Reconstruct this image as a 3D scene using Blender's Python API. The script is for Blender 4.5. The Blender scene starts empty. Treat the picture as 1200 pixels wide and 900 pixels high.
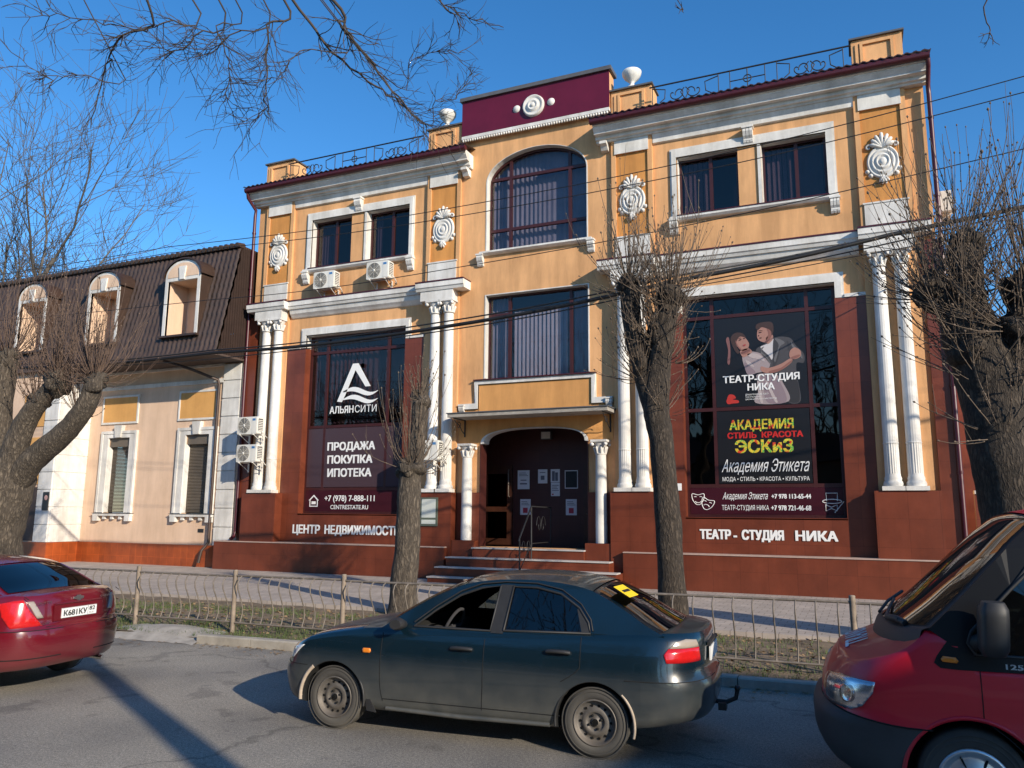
import bpy, bmesh, math, random
from mathutils import Vector, Matrix
from mathutils.geometry import tessellate_polygon, delaunay_2d_cdt
R = math.radians
sc = bpy.context.scene
col = sc.collection

# ------------------------------------------------------------------ camera
cd = bpy.data.cameras.new('camera'); cam = bpy.data.objects.new('camera', cd); col.objects.link(cam)
cd.sensor_width = 36.0; cd.lens = 27.714; cd.clip_end = 3000
_yaw, _pit, _rol = 0.4167, 0.1623, 0.0080
_f = Vector((-math.sin(_yaw)*math.cos(_pit), math.cos(_yaw)*math.cos(_pit), math.sin(_pit)))
_r = Vector((math.cos(_yaw), math.sin(_yaw), 0)); _u = _r.cross(_f)
_r2 = math.cos(_rol)*_r + math.sin(_rol)*_u; _u2 = -math.sin(_rol)*_r + math.cos(_rol)*_u
cam.matrix_world = Matrix(((_r2.x, _u2.x, -_f.x, 8.48), (_r2.y, _u2.y, -_f.y, -20.53), (_r2.z, _u2.z, -_f.z, 2.009), (0, 0, 0, 1)))
sc.camera = cam

# ------------------------------------------------------------------ light
SUN_EL, SUN_AZ = 22.0, -29.0            # azimuth from +x; minus = towards the street
wd = bpy.data.worlds.new('World'); sc.world = wd; wd.use_nodes = True
nt = wd.node_tree; bg = nt.nodes['Background']
sky = nt.nodes.new('ShaderNodeTexSky'); sky.sky_type = 'NISHITA'; sky.sun_disc = False
sky.sun_elevation = R(SUN_EL); sky.sun_rotation = R(90-SUN_AZ)
sky.altitude = 400; sky.air_density = 1.0; sky.dust_density = 0.1; sky.ozone_density = 4.0
hs = nt.nodes.new('ShaderNodeHueSaturation'); hs.inputs['Saturation'].default_value = 1.22; hs.inputs['Value'].default_value = 1.0
nt.links.new(sky.outputs[0], hs.inputs['Color']); nt.links.new(hs.outputs[0], bg.inputs[0]); bg.inputs[1].default_value = 0.15
ld = bpy.data.lights.new('sun', 'SUN'); ld.energy = 4.4; ld.angle = R(0.55); ld.color = (1.0, 0.885, 0.72)
sun = bpy.data.objects.new('sun', ld); col.objects.link(sun)
_d = Vector((math.cos(R(SUN_EL))*math.cos(R(SUN_AZ)), math.cos(R(SUN_EL))*math.sin(R(SUN_AZ)), math.sin(R(SUN_EL))))
sun.rotation_euler = _d.to_track_quat('Z', 'Y').to_euler(); sun.location = _d*60
sc.view_settings.view_transform = 'Standard'; sc.view_settings.look = 'None'
sc.view_settings.exposure = 0.46; sc.view_settings.gamma = 1.0; sc.view_settings.use_curve_mapping = False
try:
    sc.cycles.max_bounces = 8; sc.cycles.transparent_max_bounces = 16; sc.cycles.caustics_reflective = False; sc.cycles.caustics_refractive = False
except Exception: pass

# ------------------------------------------------------------------ materials
def nodes(m):
    m.use_nodes = True; t = m.node_tree
    return t, t.nodes['Principled BSDF'], t.nodes, t.links
def mat(name, c, rough=0.7, metal=0.0, var=0.12, scale=3.0, bump=0.0, bscale=40.0, streak=0.0, coat=0.0, dirt=None, spec=None, brick=None):
    m = bpy.data.materials.new(name); t, b, N, L = nodes(m)
    b.inputs['Roughness'].default_value = rough; b.inputs['Metallic'].default_value = metal
    if coat: b.inputs['Coat Weight'].default_value = coat; b.inputs['Coat Roughness'].default_value = 0.06
    if spec is not None: b.inputs['Specular IOR Level'].default_value = spec
    tc = N.new('ShaderNodeTexCoord'); vec = tc.outputs['Object']
    cur = None
    if var > 0:
        nz = N.new('ShaderNodeTexNoise'); nz.inputs['Scale'].default_value = scale; nz.inputs['Detail'].default_value = 7; nz.inputs['Roughness'].default_value = 0.65
        L.new(vec, nz.inputs['Vector'])
        rp = N.new('ShaderNodeValToRGB'); rp.color_ramp.elements[0].position = 0.3; rp.color_ramp.elements[1].position = 0.7
        rp.color_ramp.elements[0].color = tuple(x*(1-var) for x in c)+(1,); rp.color_ramp.elements[1].color = tuple(min(1, x*(1+var)) for x in c)+(1,)
        L.new(nz.outputs['Fac'], rp.inputs['Fac']); cur = rp.outputs['Color']
    if streak > 0:
        mp = N.new('ShaderNodeMapping'); mp.inputs['Scale'].default_value = (1.1, 1.1, 0.16); L.new(vec, mp.inputs['Vector'])
        n2 = N.new('ShaderNodeTexNoise'); n2.inputs['Scale'].default_value = 1.6; n2.inputs['Detail'].default_value = 8; n2.inputs['Roughness'].default_value = 0.7; L.new(mp.outputs[0], n2.inputs['Vector'])
        r2 = N.new('ShaderNodeValToRGB'); r2.color_ramp.elements[0].position = 0.38; r2.color_ramp.elements[1].position = 0.62
        g = 1-streak; r2.color_ramp.elements[0].color = (g, g*0.98, g*0.95, 1); r2.color_ramp.elements[1].color = (1, 1, 1, 1); L.new(n2.outputs['Fac'], r2.inputs['Fac'])
        mx = N.new('ShaderNodeMix'); mx.data_type = 'RGBA'; mx.blend_type = 'MULTIPLY'; mx.inputs[0].default_value = 1
        L.new(cur, mx.inputs[6]); L.new(r2.outputs['Color'], mx.inputs[7]); cur = mx.outputs[2]
    bh = None
    if brick:                      # (width, height, joint colour, joint, axis)
        sx = N.new('ShaderNodeSeparateXYZ'); L.new(vec, sx.inputs[0]); cx = N.new('ShaderNodeCombineXYZ')
        if brick[4] == 'wall':
            ad = N.new('ShaderNodeMath'); ad.operation = 'ADD'; L.new(sx.outputs['X'], ad.inputs[0]); L.new(sx.outputs['Y'], ad.inputs[1])
            L.new(ad.outputs[0], cx.inputs['X']); L.new(sx.outputs['Z'], cx.inputs['Y'])
        else:
            L.new(sx.outputs['X'], cx.inputs['X']); L.new(sx.outputs['Y'], cx.inputs['Y'])
        bt = N.new('ShaderNodeTexBrick'); bt.offset = brick[5] if len(brick) > 5 else 0.0; bt.inputs['Scale'].default_value = 1.0
        bt.inputs['Brick Width'].default_value = brick[0]; bt.inputs['Row Height'].default_value = brick[1]; bt.inputs['Mortar Size'].default_value = brick[3]
        bt.inputs['Color1'].default_value = (0.90, 0.90, 0.90, 1); bt.inputs['Color2'].default_value = (1.06, 1.05, 1.04, 1)
        bt.inputs['Mortar'].default_value = brick[2]+(1,); bt.inputs['Mortar Smooth'].default_value = 0.2; L.new(cx.outputs[0], bt.inputs['Vector'])
        mx = N.new('ShaderNodeMix'); mx.data_type = 'RGBA'; mx.blend_type = 'MULTIPLY'; mx.inputs[0].default_value = 1
        L.new(cur, mx.inputs[6]); L.new(bt.outputs['Color'], mx.inputs[7]); cur = mx.outputs[2]
    if dirt:                       # (colour, z0, z1) splash dirt that thins out upwards
        sx = N.new('ShaderNodeSeparateXYZ'); L.new(vec, sx.inputs[0])
        mr = N.new('ShaderNodeMapRange'); mr.inputs['From Min'].default_value = dirt[1]; mr.inputs['From Max'].default_value = dirt[2]; mr.inputs['To Min'].default_value = 1; mr.inputs['To Max'].default_value = 0
        L.new(sx.outputs['Z'], mr.inputs['Value'])
        n3 = N.new('ShaderNodeTexNoise'); n3.inputs['Scale'].default_value = 5; n3.inputs['Detail'].default_value = 8; L.new(vec, n3.inputs['Vector'])
        ml = N.new('ShaderNodeMath'); ml.operation = 'MULTIPLY'; L.new(mr.outputs[0], ml.inputs[0]); 
        m2 = N.new('ShaderNodeMapRange'); m2.inputs['From Min'].default_value = 0.25; m2.inputs['From Max'].default_value = 0.75; m2.inputs['To Min'].default_value = 0.45; m2.inputs['To Max'].default_value = 1.0
        L.new(n3.outputs['Fac'], m2.inputs['Value']); L.new(m2.outputs[0], ml.inputs[1])
        mx = N.new('ShaderNodeMix'); mx.data_type = 'RGBA'; L.new(ml.outputs[0], mx.inputs[0]); L.new(cur, mx.inputs[6]); mx.inputs[7].default_value = dirt[0]+(1,); cur = mx.outputs[2]
        rr = N.new('ShaderNodeMapRange'); rr.inputs['To Min'].default_value = rough; rr.inputs['To Max'].default_value = 0.75; L.new(ml.outputs[0], rr.inputs['Value']); L.new(rr.outputs[0], b.inputs['Roughness'])
        if coat:
            rc = N.new('ShaderNodeMapRange'); rc.inputs['To Min'].default_value = coat; rc.inputs['To Max'].default_value = 0.1; L.new(ml.outputs[0], rc.inputs['Value']); L.new(rc.outputs[0], b.inputs['Coat Weight'])
    if cur is None: b.inputs['Base Color'].default_value = c+(1,)
    else: L.new(cur, b.inputs['Base Color'])
    if bump > 0:
        nb = N.new('ShaderNodeTexNoise'); nb.inputs['Scale'].default_value = bscale; nb.inputs['Detail'].default_value = 6; L.new(vec, nb.inputs['Vector'])
        bp = N.new('ShaderNodeBump'); bp.inputs['Strength'].default_value = bump; bp.inputs['Distance'].default_value = 0.02; L.new(nb.outputs['Fac'], bp.inputs['Height']); L.new(bp.outputs[0], b.inputs['Normal'])
    return m
def glass(name, tint, refl=0.08, edge=0.6, rough=0.015, gcol=(0.80, 0.72, 0.66), wave=0.0):
    m = bpy.data.materials.new(name); m.use_nodes = True; t = m.node_tree; N = t.nodes; L = t.links
    N.remove(N['Principled BSDF']); out = N['Material Output']
    tr = N.new('ShaderNodeBsdfTransparent'); tr.inputs[0].default_value = tint+(1,)
    gl = N.new('ShaderNodeBsdfGlossy'); gl.inputs['Roughness'].default_value = rough; gl.inputs['Color'].default_value = gcol+(1,)
    lw = N.new('ShaderNodeLayerWeight'); lw.inputs['Blend'].default_value = 0.5
    pw = N.new('ShaderNodeMath'); pw.operation = 'POWER'; pw.inputs[1].default_value = 3.0; L.new(lw.outputs['Facing'], pw.inputs[0])
    mr = N.new('ShaderNodeMapRange'); mr.inputs['To Min'].default_value = refl; mr.inputs['To Max'].default_value = edge; L.new(pw.outputs[0], mr.inputs['Value'])
    mx = N.new('ShaderNodeMixShader'); L.new(mr.outputs[0], mx.inputs[0]); L.new(tr.outputs[0], mx.inputs[1]); L.new(gl.outputs[0], mx.inputs[2]); L.new(mx.outputs[0], out.inputs[0])
    if wave > 0:
        tc = N.new('ShaderNodeTexCoord'); nz = N.new('ShaderNodeTexNoise'); nz.inputs['Scale'].default_value = 1.1; nz.inputs['Detail'].default_value = 2; L.new(tc.outputs['Object'], nz.inputs['Vector'])
        bp = N.new('ShaderNodeBump'); bp.inputs['Strength'].default_value = wave; bp.inputs['Distance'].default_value = 0.05; L.new(nz.outputs['Fac'], bp.inputs['Height']); L.new(bp.outputs[0], gl.inputs['Normal'])
    return m

M = {}
M['peach'] = mat('peach stucco', (0.75, 0.405, 0.182), 0.85, var=0.13, scale=0.45, bump=0.3, bscale=70, streak=0.27)
M['orange'] = mat('orange stucco', (0.64, 0.285, 0.075), 0.85, var=0.13, scale=0.6, bump=0.3, bscale=70, streak=0.27)
M['apron'] = mat('apron stucco', (0.68, 0.335, 0.11), 0.85, var=0.13, scale=0.6, bump=0.3, bscale=70, streak=0.22)
M['white'] = mat('white trim', (0.74, 0.72, 0.68), 0.7, var=0.12, scale=2.2, bump=0.15, bscale=50, streak=0.26)
M['tile'] = mat('brown facing tile', (0.165, 0.040, 0.019), 0.36, var=0.22, scale=1.3, bump=0.03, bscale=25, streak=0.15, brick=(0.65, 0.65, (0.66, 0.62, 0.62), 0.005, 'wall'))
M['ledge'] = mat('pale ledge stone', (0.42, 0.30, 0.25), 0.7)
M['burgundy'] = mat('burgundy metal', (0.065, 0.008, 0.014), 0.4, var=0.15, scale=6)
M['roofedge'] = mat('dark roof sheet', (0.035, 0.014, 0.016), 0.5, var=0.2)
M['porchshade'] = mat('shaded porch tile', (0.055, 0.014, 0.011), 0.45, var=0.2, scale=1.5, brick=(0.65, 0.65, (0.6, 0.6, 0.6), 0.005, 'wall'))  # tile colour darkened to carry the shade inside the porch
M['red panel'] = mat('burgundy panel', (0.115, 0.006, 0.022), 0.35, var=0.12, scale=2)
M['frame'] = mat('burgundy window frame', (0.048, 0.011, 0.010), 0.4, var=0.15, scale=6)
M['dark'] = mat('interior shade', (0.03, 0.027, 0.027), 0.9, var=0.1)  # near black puts the shade of unlit inside spaces into the colour
M['curtain'] = mat('grey curtain', (0.40, 0.385, 0.42), 0.95, var=0.15, scale=2)
M['curtain2'] = mat('mauve curtain', (0.40, 0.33, 0.35), 0.95, var=0.15, scale=2)
M['blind'] = mat('pale blind', (0.62, 0.61, 0.63), 0.9, var=0.08, scale=3)
M['pane'] = glass('window glass', (0.74, 0.73, 0.77), 0.065, 0.6, wave=0.06)
M['film'] = glass('dark window film', (0.05, 0.045, 0.05), 0.06, 0.5, wave=0.10)
M['smoke'] = glass('smoked window glass', (0.52, 0.47, 0.50), 0.06, 0.55, wave=0.06)
M['iron'] = mat('black iron', (0.018, 0.017, 0.018), 0.55, var=0.2)
M['rail'] = mat('weathered railing metal', (0.175, 0.148, 0.122), 0.65, metal=0.1, var=0.35, scale=9, bump=0.1)
M['zinc'] = mat('grey zinc cap', (0.10, 0.10, 0.105), 0.5, var=0.2)
M['concrete'] = mat('old concrete', (0.33, 0.30, 0.26), 0.9, var=0.25, scale=5, bump=0.3, bscale=35)
M['granite'] = mat('pale step edge', (0.48, 0.44, 0.41), 0.6, var=0.1)
M['letter'] = mat('white lettering', (0.82, 0.82, 0.80), 0.5, var=0.0)
M['black'] = mat('black plastic', (0.02, 0.02, 0.021), 0.5, var=0.2)
M['ac'] = mat('off white appliance', (0.72, 0.70, 0.64), 0.5, var=0.08, scale=4, streak=0.15)
M['acdark'] = mat('dark fan grille', (0.07, 0.07, 0.07), 0.6)

# ------------------------------------------------------------------ builders
class MB:
    def __init__(s): s.v = []; s.f = []; s.m = []; s.sm = []
    def add(s, vs, fs, mi=0, smooth=False):
        o = len(s.v); s.v += [tuple(v) for v in vs]
        for f in fs: s.f.append(tuple(i+o for i in f)); s.m.append(mi); s.sm.append(smooth)
        return s
    def box(s, x0, x1, y0, y1, z0, z1, mi=0):
        return s.add([(x0,y0,z0),(x1,y0,z0),(x1,y1,z0),(x0,y1,z0),(x0,y0,z1),(x1,y0,z1),(x1,y1,z1),(x0,y1,z1)],
                     [(0,3,2,1),(4,5,6,7),(0,1,5,4),(1,2,6,5),(2,3,7,6),(3,0,4,7)], mi)
    def xprism(s, prof, x0, x1, mi=0):          # closed (y,z) profile pulled along x
        n = len(prof)
        return s.add([(x0,y,z) for y,z in prof]+[(x1,y,z) for y,z in prof],
                     [tuple(range(n)), tuple(range(2*n-1, n-1, -1))]+[(i,(i+1)%n,n+(i+1)%n,n+i) for i in range(n)], mi)
    def yprism(s, prof, y0, y1, mi=0):
        n = len(prof)
        return s.add([(x,y0,z) for x,z in prof]+[(x,y1,z) for x,z in prof],
                     [tuple(range(n)), tuple(range(2*n-1, n-1, -1))]+[(i,(i+1)%n,n+(i+1)%n,n+i) for i in range(n)], mi)
    def plate(s, loops, mapf, t0, t1, mi=0):    # flat shape with holes, mapf(a,b,t) -> point
        tri = tessellate_polygon([[Vector((a,b,0)) for a,b in l] for l in loops])
        P = [p for l in loops for p in l]; n = len(P)
        vs = [mapf(a,b,t0) for a,b in P]+[mapf(a,b,t1) for a,b in P]
        fs = [tuple(t) for t in tri]+[tuple(n+i for i in reversed(t)) for t in tri]
        o = 0
        for l in loops:
            k = len(l)
            fs += [(o+i, o+(i+1)%k, n+o+(i+1)%k, n+o+i) for i in range(k)]; o += k
        return s.add(vs, fs, mi)
    def tube(s, pts, rad, n=8, mi=0, smooth=True, caps=True, flat=None):
        pts = [Vector(p) for p in pts]; k = len(pts)
        if not isinstance(rad, (list, tuple)): rad = [rad]*k
        vs = []; prev = None
        for i, p in enumerate(pts):
            d = (pts[min(i+1,k-1)]-pts[max(i-1,0)])
            d = d.normalized() if d.length > 1e-9 else Vector((0,0,1))
            if prev is None:
                a = d.cross(Vector((0,0,1)) if abs(d.z) < 0.9 else Vector((1,0,0))).normalized()
            else:
                a = prev - d*prev.dot(d); a = a.normalized() if a.length > 1e-6 else d.orthogonal().normalized()
            prev = a; b = d.cross(a)
            for j in range(n):
                th = 2*math.pi*j/n
                vs.append(p+(a*math.cos(th)+b*math.sin(th)*(flat or 1.0))*rad[i])
        fs = [(i*n+j, i*n+(j+1)%n, (i+1)*n+(j+1)%n, (i+1)*n+j) for i in range(k-1) for j in range(n)]
        s.add(vs, fs, mi, smooth)
        if caps and n > 2:
            s.add(vs[:n], [tuple(range(n-1,-1,-1))], mi); s.add(vs[-n:], [tuple(range(n))], mi)
        return s
    def lathe(s, prof, c=(0,0,0), axis='z', n=24, mi=0, smooth=True, sc_=(1,1), cap=True):   # prof: (radius, along)
        c = Vector(c); vs = []
        for r, h in prof:
            for j in range(n):
                th = 2*math.pi*j/n; a, b = r*math.cos(th)*sc_[0], r*math.sin(th)*sc_[1]
                vs.append(c+(Vector((a,b,h)) if axis == 'z' else Vector((a,h,b)) if axis == 'y' else Vector((h,a,b))))
        fs = [(i*n+j, i*n+(j+1)%n, (i+1)*n+(j+1)%n, (i+1)*n+j) for i in range(len(prof)-1) for j in range(n)]
        s.add(vs, fs, mi, smooth)
        if cap and prof[0][0] > 1e-6: s.add(vs[:n], [tuple(range(n))], mi)
        if cap and prof[-1][0] > 1e-6: s.add(vs[-n:], [tuple(range(n))], mi)
        return s
    def grid(s, rows, mi=0, smooth=True):
        k = len(rows[0])
        return s.add([p for r in rows for p in r], [(i*k+j, i*k+j+1, (i+1)*k+j+1, (i+1)*k+j) for i in range(len(rows)-1) for j in range(k-1)], mi, smooth)
    def mesh(s, name, mats, fix=True):
        me = bpy.data.meshes.new(name); me.from_pydata([tuple(v) for v in s.v], [], s.f)
        for m in (mats if isinstance(mats, (list, tuple)) else [mats]): me.materials.append(M[m] if isinstance(m, str) else m)
        me.polygons.foreach_set('material_index', s.m); me.polygons.foreach_set('use_smooth', s.sm)
        if fix:
            bm = bmesh.new(); bm.from_mesh(me); bmesh.ops.recalc_face_normals(bm, faces=bm.faces); bm.to_mesh(me); bm.free()
        me.update(); return me
    def build(s, name, mats, parent=None, fix=True, **kw):
        o = bpy.data.objects.new(name, s.mesh(name, mats, fix)); return link(o, parent, **kw)
def tag(o, label=None, cat=None, group=None, kind=None):
    if label: o['label'] = label
    if cat: o['category'] = cat
    if group: o['group'] = group
    if kind: o['kind'] = kind
    return o
def link(o, parent=None, label=None, cat=None, group=None, kind=None):
    col.objects.link(o)
    if parent is not None:
        o.parent = parent
        root = parent
        while root.parent: root = root.parent
        if root.get('_w'): o.matrix_parent_inverse = Matrix.Translation(root['_w']).inverted() if parent is root else Matrix.Identity(4)
    return tag(o, label, cat, group, kind)
def thing(name, loc, label, cat, group=None, world=True):     # Empty at the base; world=True: parts are modelled in world space
    o = bpy.data.objects.new(name, None); col.objects.link(o); o.empty_display_size = 0.3
    o.location = loc
    if world: o['_w'] = list(loc)
    return tag(o, label, cat, group)
def copy_tree(o, parent=None):
    c = o.copy(); col.objects.link(c)
    if parent is not None: c.parent = parent
    for ch in list(o.children): copy_tree(ch, c)
    return c
def W(a, b, t): return (a, t, b)                              # wall mapping: a=x, b=z, t=y
def rect(x0, x1, z0, z1): return [(x0,z0),(x1,z0),(x1,z1),(x0,z1)]
def arch(x0, x1, z0, zs, zc, n=20, p=2.0):                    # opening with a flattened round head
    c = (x0+x1)/2; h = (x1-x0)/2; pts = [(x0,z0),(x1,z0)]
    for i in range(n+1):
        th = math.pi*i/n; a, b = math.cos(th), math.sin(th)
        pts.append((c+h*math.copysign(abs(a)**(2/p), a), zs+(zc-zs)*b**(2/p)))
    return pts
_fc = {}
def text(s, string, x0, x1, z0, z1, y, mi=0, bold=0.0, shear=0.0, depth=0.004, tr=None, spread=1.0, step=-0.0004):
    """flat lettering between a baseline z0 and cap height z1; tr maps (a,b,t) -> point; bold lays shifted copies over it"""
    c = bpy.data.curves.new('lettering', 'FONT'); c.body = string; c.shear = shear; c.space_character = spread; c.resolution_u = 3
    o = bpy.data.objects.new('lettering', c); col.objects.link(o)
    c.fill_mode = 'NONE'
    me = bpy.data.meshes.new_from_object(o.evaluated_get(bpy.context.evaluated_depsgraph_get()))
    nxt = {e.vertices[0]: e.vertices[1] for e in me.edges}; left = set(nxt); loops = []
    cyc = set()
    adj = {}
    for e in me.edges: adj.setdefault(e.vertices[0], []).append(e.vertices[1]); adj.setdefault(e.vertices[1], []).append(e.vertices[0])
    seen = set()
    for v0 in range(len(me.vertices)):
        if v0 in seen or v0 not in adj: continue
        lp = [v0]; seen.add(v0); cur = min(adj[v0], key=lambda q: (abs(q-v0) != 1, q))
        if v0+1 in adj[v0]: cur = v0+1
        while cur not in seen:
            lp.append(cur); seen.add(cur); n_ = [q for q in adj[cur] if q not in seen]
            if not n_: break
            cur = n_[0]
        loops.append([me.vertices[i].co.copy() for i in lp])
    area = lambda l: 0.5*sum(l[i].x*l[(i+1) % len(l)].y-l[(i+1) % len(l)].x*l[i].y for i in range(len(l)))
    def inside(p, l):
        r = False
        for i in range(len(l)):
            a, b_ = l[i], l[i-1]
            if (a.y > p.y) != (b_.y > p.y) and p.x < (b_.x-a.x)*(p.y-a.y)/(b_.y-a.y)+a.x: r = not r
        return r
    loops = [l for l in loops if len(l) > 2 and abs(area(l)) > 1e-7]
    pts_, eds_ = [], []
    for l in loops:
        n0 = len(pts_); pts_ += [Vector((p.x, p.y)) for p in l]; eds_ += [(n0+i, n0+(i+1) % len(l)) for i in range(len(l))]
    dv, _, df, *_r = delaunay_2d_cdt(pts_, eds_, [], 0, 1e-5)
    bx_ = [(min(p.x for p in l), max(p.x for p in l), min(p.y for p in l), max(p.y for p in l)) for l in loops]
    def wind(x, y):                     # winding number: overlapping strokes join, counters stay open
        w_ = 0
        for l, q in zip(loops, bx_):
            if not (q[0] < x < q[1] and q[2] < y < q[3]): continue
            for i in range(len(l)):
                a, b_ = l[i-1], l[i]
                if (a.y <= y) != (b_.y <= y) and (b_.x-a.x)*(y-a.y)/(b_.y-a.y)+a.x > x: w_ += 1 if b_.y > a.y else -1
        return w_
    vs = [Vector((p.x, p.y, 0)) for p in dv]; lay = [0]*len(vs)
    fs = [tuple(f) for f in df if wind(sum(dv[i].x for i in f)/len(f), sum(dv[i].y for i in f)/len(f)) != 0]
    bpy.data.objects.remove(o); bpy.data.curves.remove(c); bpy.data.meshes.remove(me)
    ax, bx = min(v.x for v in vs), max(v.x for v in vs); k = (z1-z0)/0.70; w = abs(bold)*0.8
    tr = tr or W
    shifts = [(0, 0)] if bold <= 0 else [(-w, -w*0.5), (w, -w*0.5), (-w, w*0.5), (w, w*0.5), (0, 0)]
    for n, (dx, dz) in enumerate(shifts):
        s.add([tr(x0+w+(v.x-ax)/(bx-ax)*(x1-x0-2*w)+dx, z0+v.y*k+dz, y+(n+g_)*step) for v, g_ in zip(vs, lay)], fs, mi)
    return s
def clusters(mb, gap=0.03):
    """split a builder into groups of pieces that touch"""
    n = len(mb.v); par = list(range(n))
    def fd(a):
        while par[a] != a: par[a] = par[par[a]]; a = par[a]
        return a
    for f in mb.f:
        r = fd(f[0])
        for q in f[1:]: par[fd(q)] = r
    comp = {}
    for i in range(n): comp.setdefault(fd(i), []).append(i)
    cs = []
    for vs in comp.values():
        P = [mb.v[i] for i in vs]; cs.append([[min(p[k] for p in P)-gap for k in range(3)], [max(p[k] for p in P)+gap for k in range(3)], set(vs)])
    if len(cs) > 400: return [mb]
    ch = True
    while ch:
        ch = False
        for i in range(len(cs)):
            for j in range(len(cs)-1, i, -1):
                a, b = cs[i], cs[j]
                if all(a[0][k] <= b[1][k] and b[0][k] <= a[1][k] for k in range(3)):
                    cs[i] = [[min(a[0][k], b[0][k]) for k in range(3)], [max(a[1][k], b[1][k]) for k in range(3)], a[2] | b[2]]; del cs[j]; ch = True
    if len(cs) == 1: return [mb]
    out = []
    for c in cs:
        o = MB(); mp = {}
        for f, m_, sm in zip(mb.f, mb.m, mb.sm):
            if f[0] in c[2]:
                for q in f:
                    if q not in mp: mp[q] = len(o.v); o.v.append(mb.v[q])
                o.f.append(tuple(mp[q] for q in f)); o.m.append(m_); o.sm.append(sm)
        out.append(o)
    return out
def build_each(name, mb, m, parent): return [c.build(name, m, parent) for c in clusters(mb)][0]
# ------------------------------------------------------------------ ground, road, pavement
def smat(name, build):
    m = bpy.data.materials.new(name); t, b, N, L = nodes(m); build(t, b, N, L); M[name] = m
def asphalt(t, b, N, L):
    tc = N.new('ShaderNodeTexCoord'); V = tc.outputs['Object']
    def noise(s, d=6, r=0.6):
        n = N.new('ShaderNodeTexNoise'); n.inputs['Scale'].default_value = s; n.inputs['Detail'].default_value = d; n.inputs['Roughness'].default_value = r; L.new(V, n.inputs['Vector']); return n.outputs['Fac']
    def ramp(f, p0, c0, p1, c1):
        r = N.new('ShaderNodeValToRGB'); r.color_ramp.elements[0].position = p0; r.color_ramp.elements[1].position = p1
        r.color_ramp.elements[0].color = c0+(1,); r.color_ramp.elements[1].color = c1+(1,); L.new(f, r.inputs['Fac']); return r.outputs['Color']
    def mul(a, c, bt='MULTIPLY', f=1.0):
        m = N.new('ShaderNodeMix'); m.data_type = 'RGBA'; m.blend_type = bt
        if isinstance(f, float): m.inputs[0].default_value = f
        else: L.new(f, m.inputs[0])
        L.new(a, m.inputs[6]); L.new(c, m.inputs[7]); return m.outputs[2]
    base = ramp(noise(0.55, 8), 0.3, (0.235, 0.218, 0.192), 0.7, (0.33, 0.303, 0.262))
    fine = ramp(noise(95, 3, 0.8), 0.36, (0.42, 0.42, 0.42), 0.64, (1.45, 1.44, 1.41))
    c = mul(base, fine)
    c = mul(c, ramp(noise(34, 4, 0.8), 0.36, (0.66, 0.66, 0.66), 0.64, (1.25, 1.24, 1.22)))
    chips = ramp(noise(55, 2, 0.9), 0.64, (0, 0, 0), 0.70, (0.34, 0.32, 0.29))
    c = mul(c, chips, 'ADD', 0.8)
    vo = N.new('ShaderNodeTexVoronoi'); vo.feature = 'DISTANCE_TO_EDGE'; vo.inputs['Scale'].default_value = 0.22
    ds = N.new('ShaderNodeTexNoise'); ds.inputs['Scale'].default_value = 1.3; ds.inputs['Detail'].default_value = 6; L.new(V, ds.inputs['Vector'])
    va = N.new('ShaderNodeVectorMath'); va.operation = 'ADD'; L.new(V, va.inputs[0]); L.new(ds.outputs['Color'], va.inputs[1]); L.new(va.outputs[0], vo.inputs['Vector'])
    crack = ramp(vo.outputs['Distance'], 0.002, (0.6, 0.6, 0.6), 0.006, (1, 1, 1)); c = mul(c, crack)
    c = mul(c, ramp(noise(0.28, 4), 0.42, (0.78, 0.78, 0.80), 0.58, (1.08, 1.06, 1.03)))
    c = mul(c, ramp(noise(2.3, 5), 0.60, (1, 1, 1), 0.72, (0.62, 0.61, 0.60)))
    pat = ramp(noise(0.9, 3), 0.60, (1, 1, 1), 0.63, (0.72, 0.72, 0.73)); c = mul(c, pat)
    L.new(c, b.inputs['Base Color']); b.inputs['Roughness'].default_value = 0.85
    bp = N.new('ShaderNodeBump'); bp.inputs['Strength'].default_value = 0.55; bp.inputs['Distance'].default_value = 0.012; L.new(noise(75, 3, 0.8), bp.inputs['Height']); L.new(bp.outputs[0], b.inputs['Normal'])
smat('asphalt', asphalt)
M['paving'] = mat('paving slabs', (0.40, 0.345, 0.30), 0.85, var=0.16, scale=1.6, bump=0.15, bscale=60, brick=(0.25, 0.25, (0.55, 0.53, 0.5), 0.008, 'floor', 0.5))
M['soil'] = mat('verge soil', (0.17, 0.125, 0.08), 0.95, var=0.45, scale=3.5, bump=0.9, bscale=22)
M['kerb'] = mat('concrete kerb', (0.34, 0.31, 0.265), 0.9, var=0.22, scale=4, bump=0.3, bscale=50, streak=0.12)
M['earth'] = mat('far ground', (0.14, 0.12, 0.09), 0.95, var=0.3, scale=0.3)
M['grass'] = mat('grass blades', (0.075, 0.105, 0.03), 0.8, var=0.35, scale=2.0)
M['litter'] = mat('dry leaves', (0.26, 0.17, 0.09), 0.9, var=0.4, scale=9)

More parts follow.
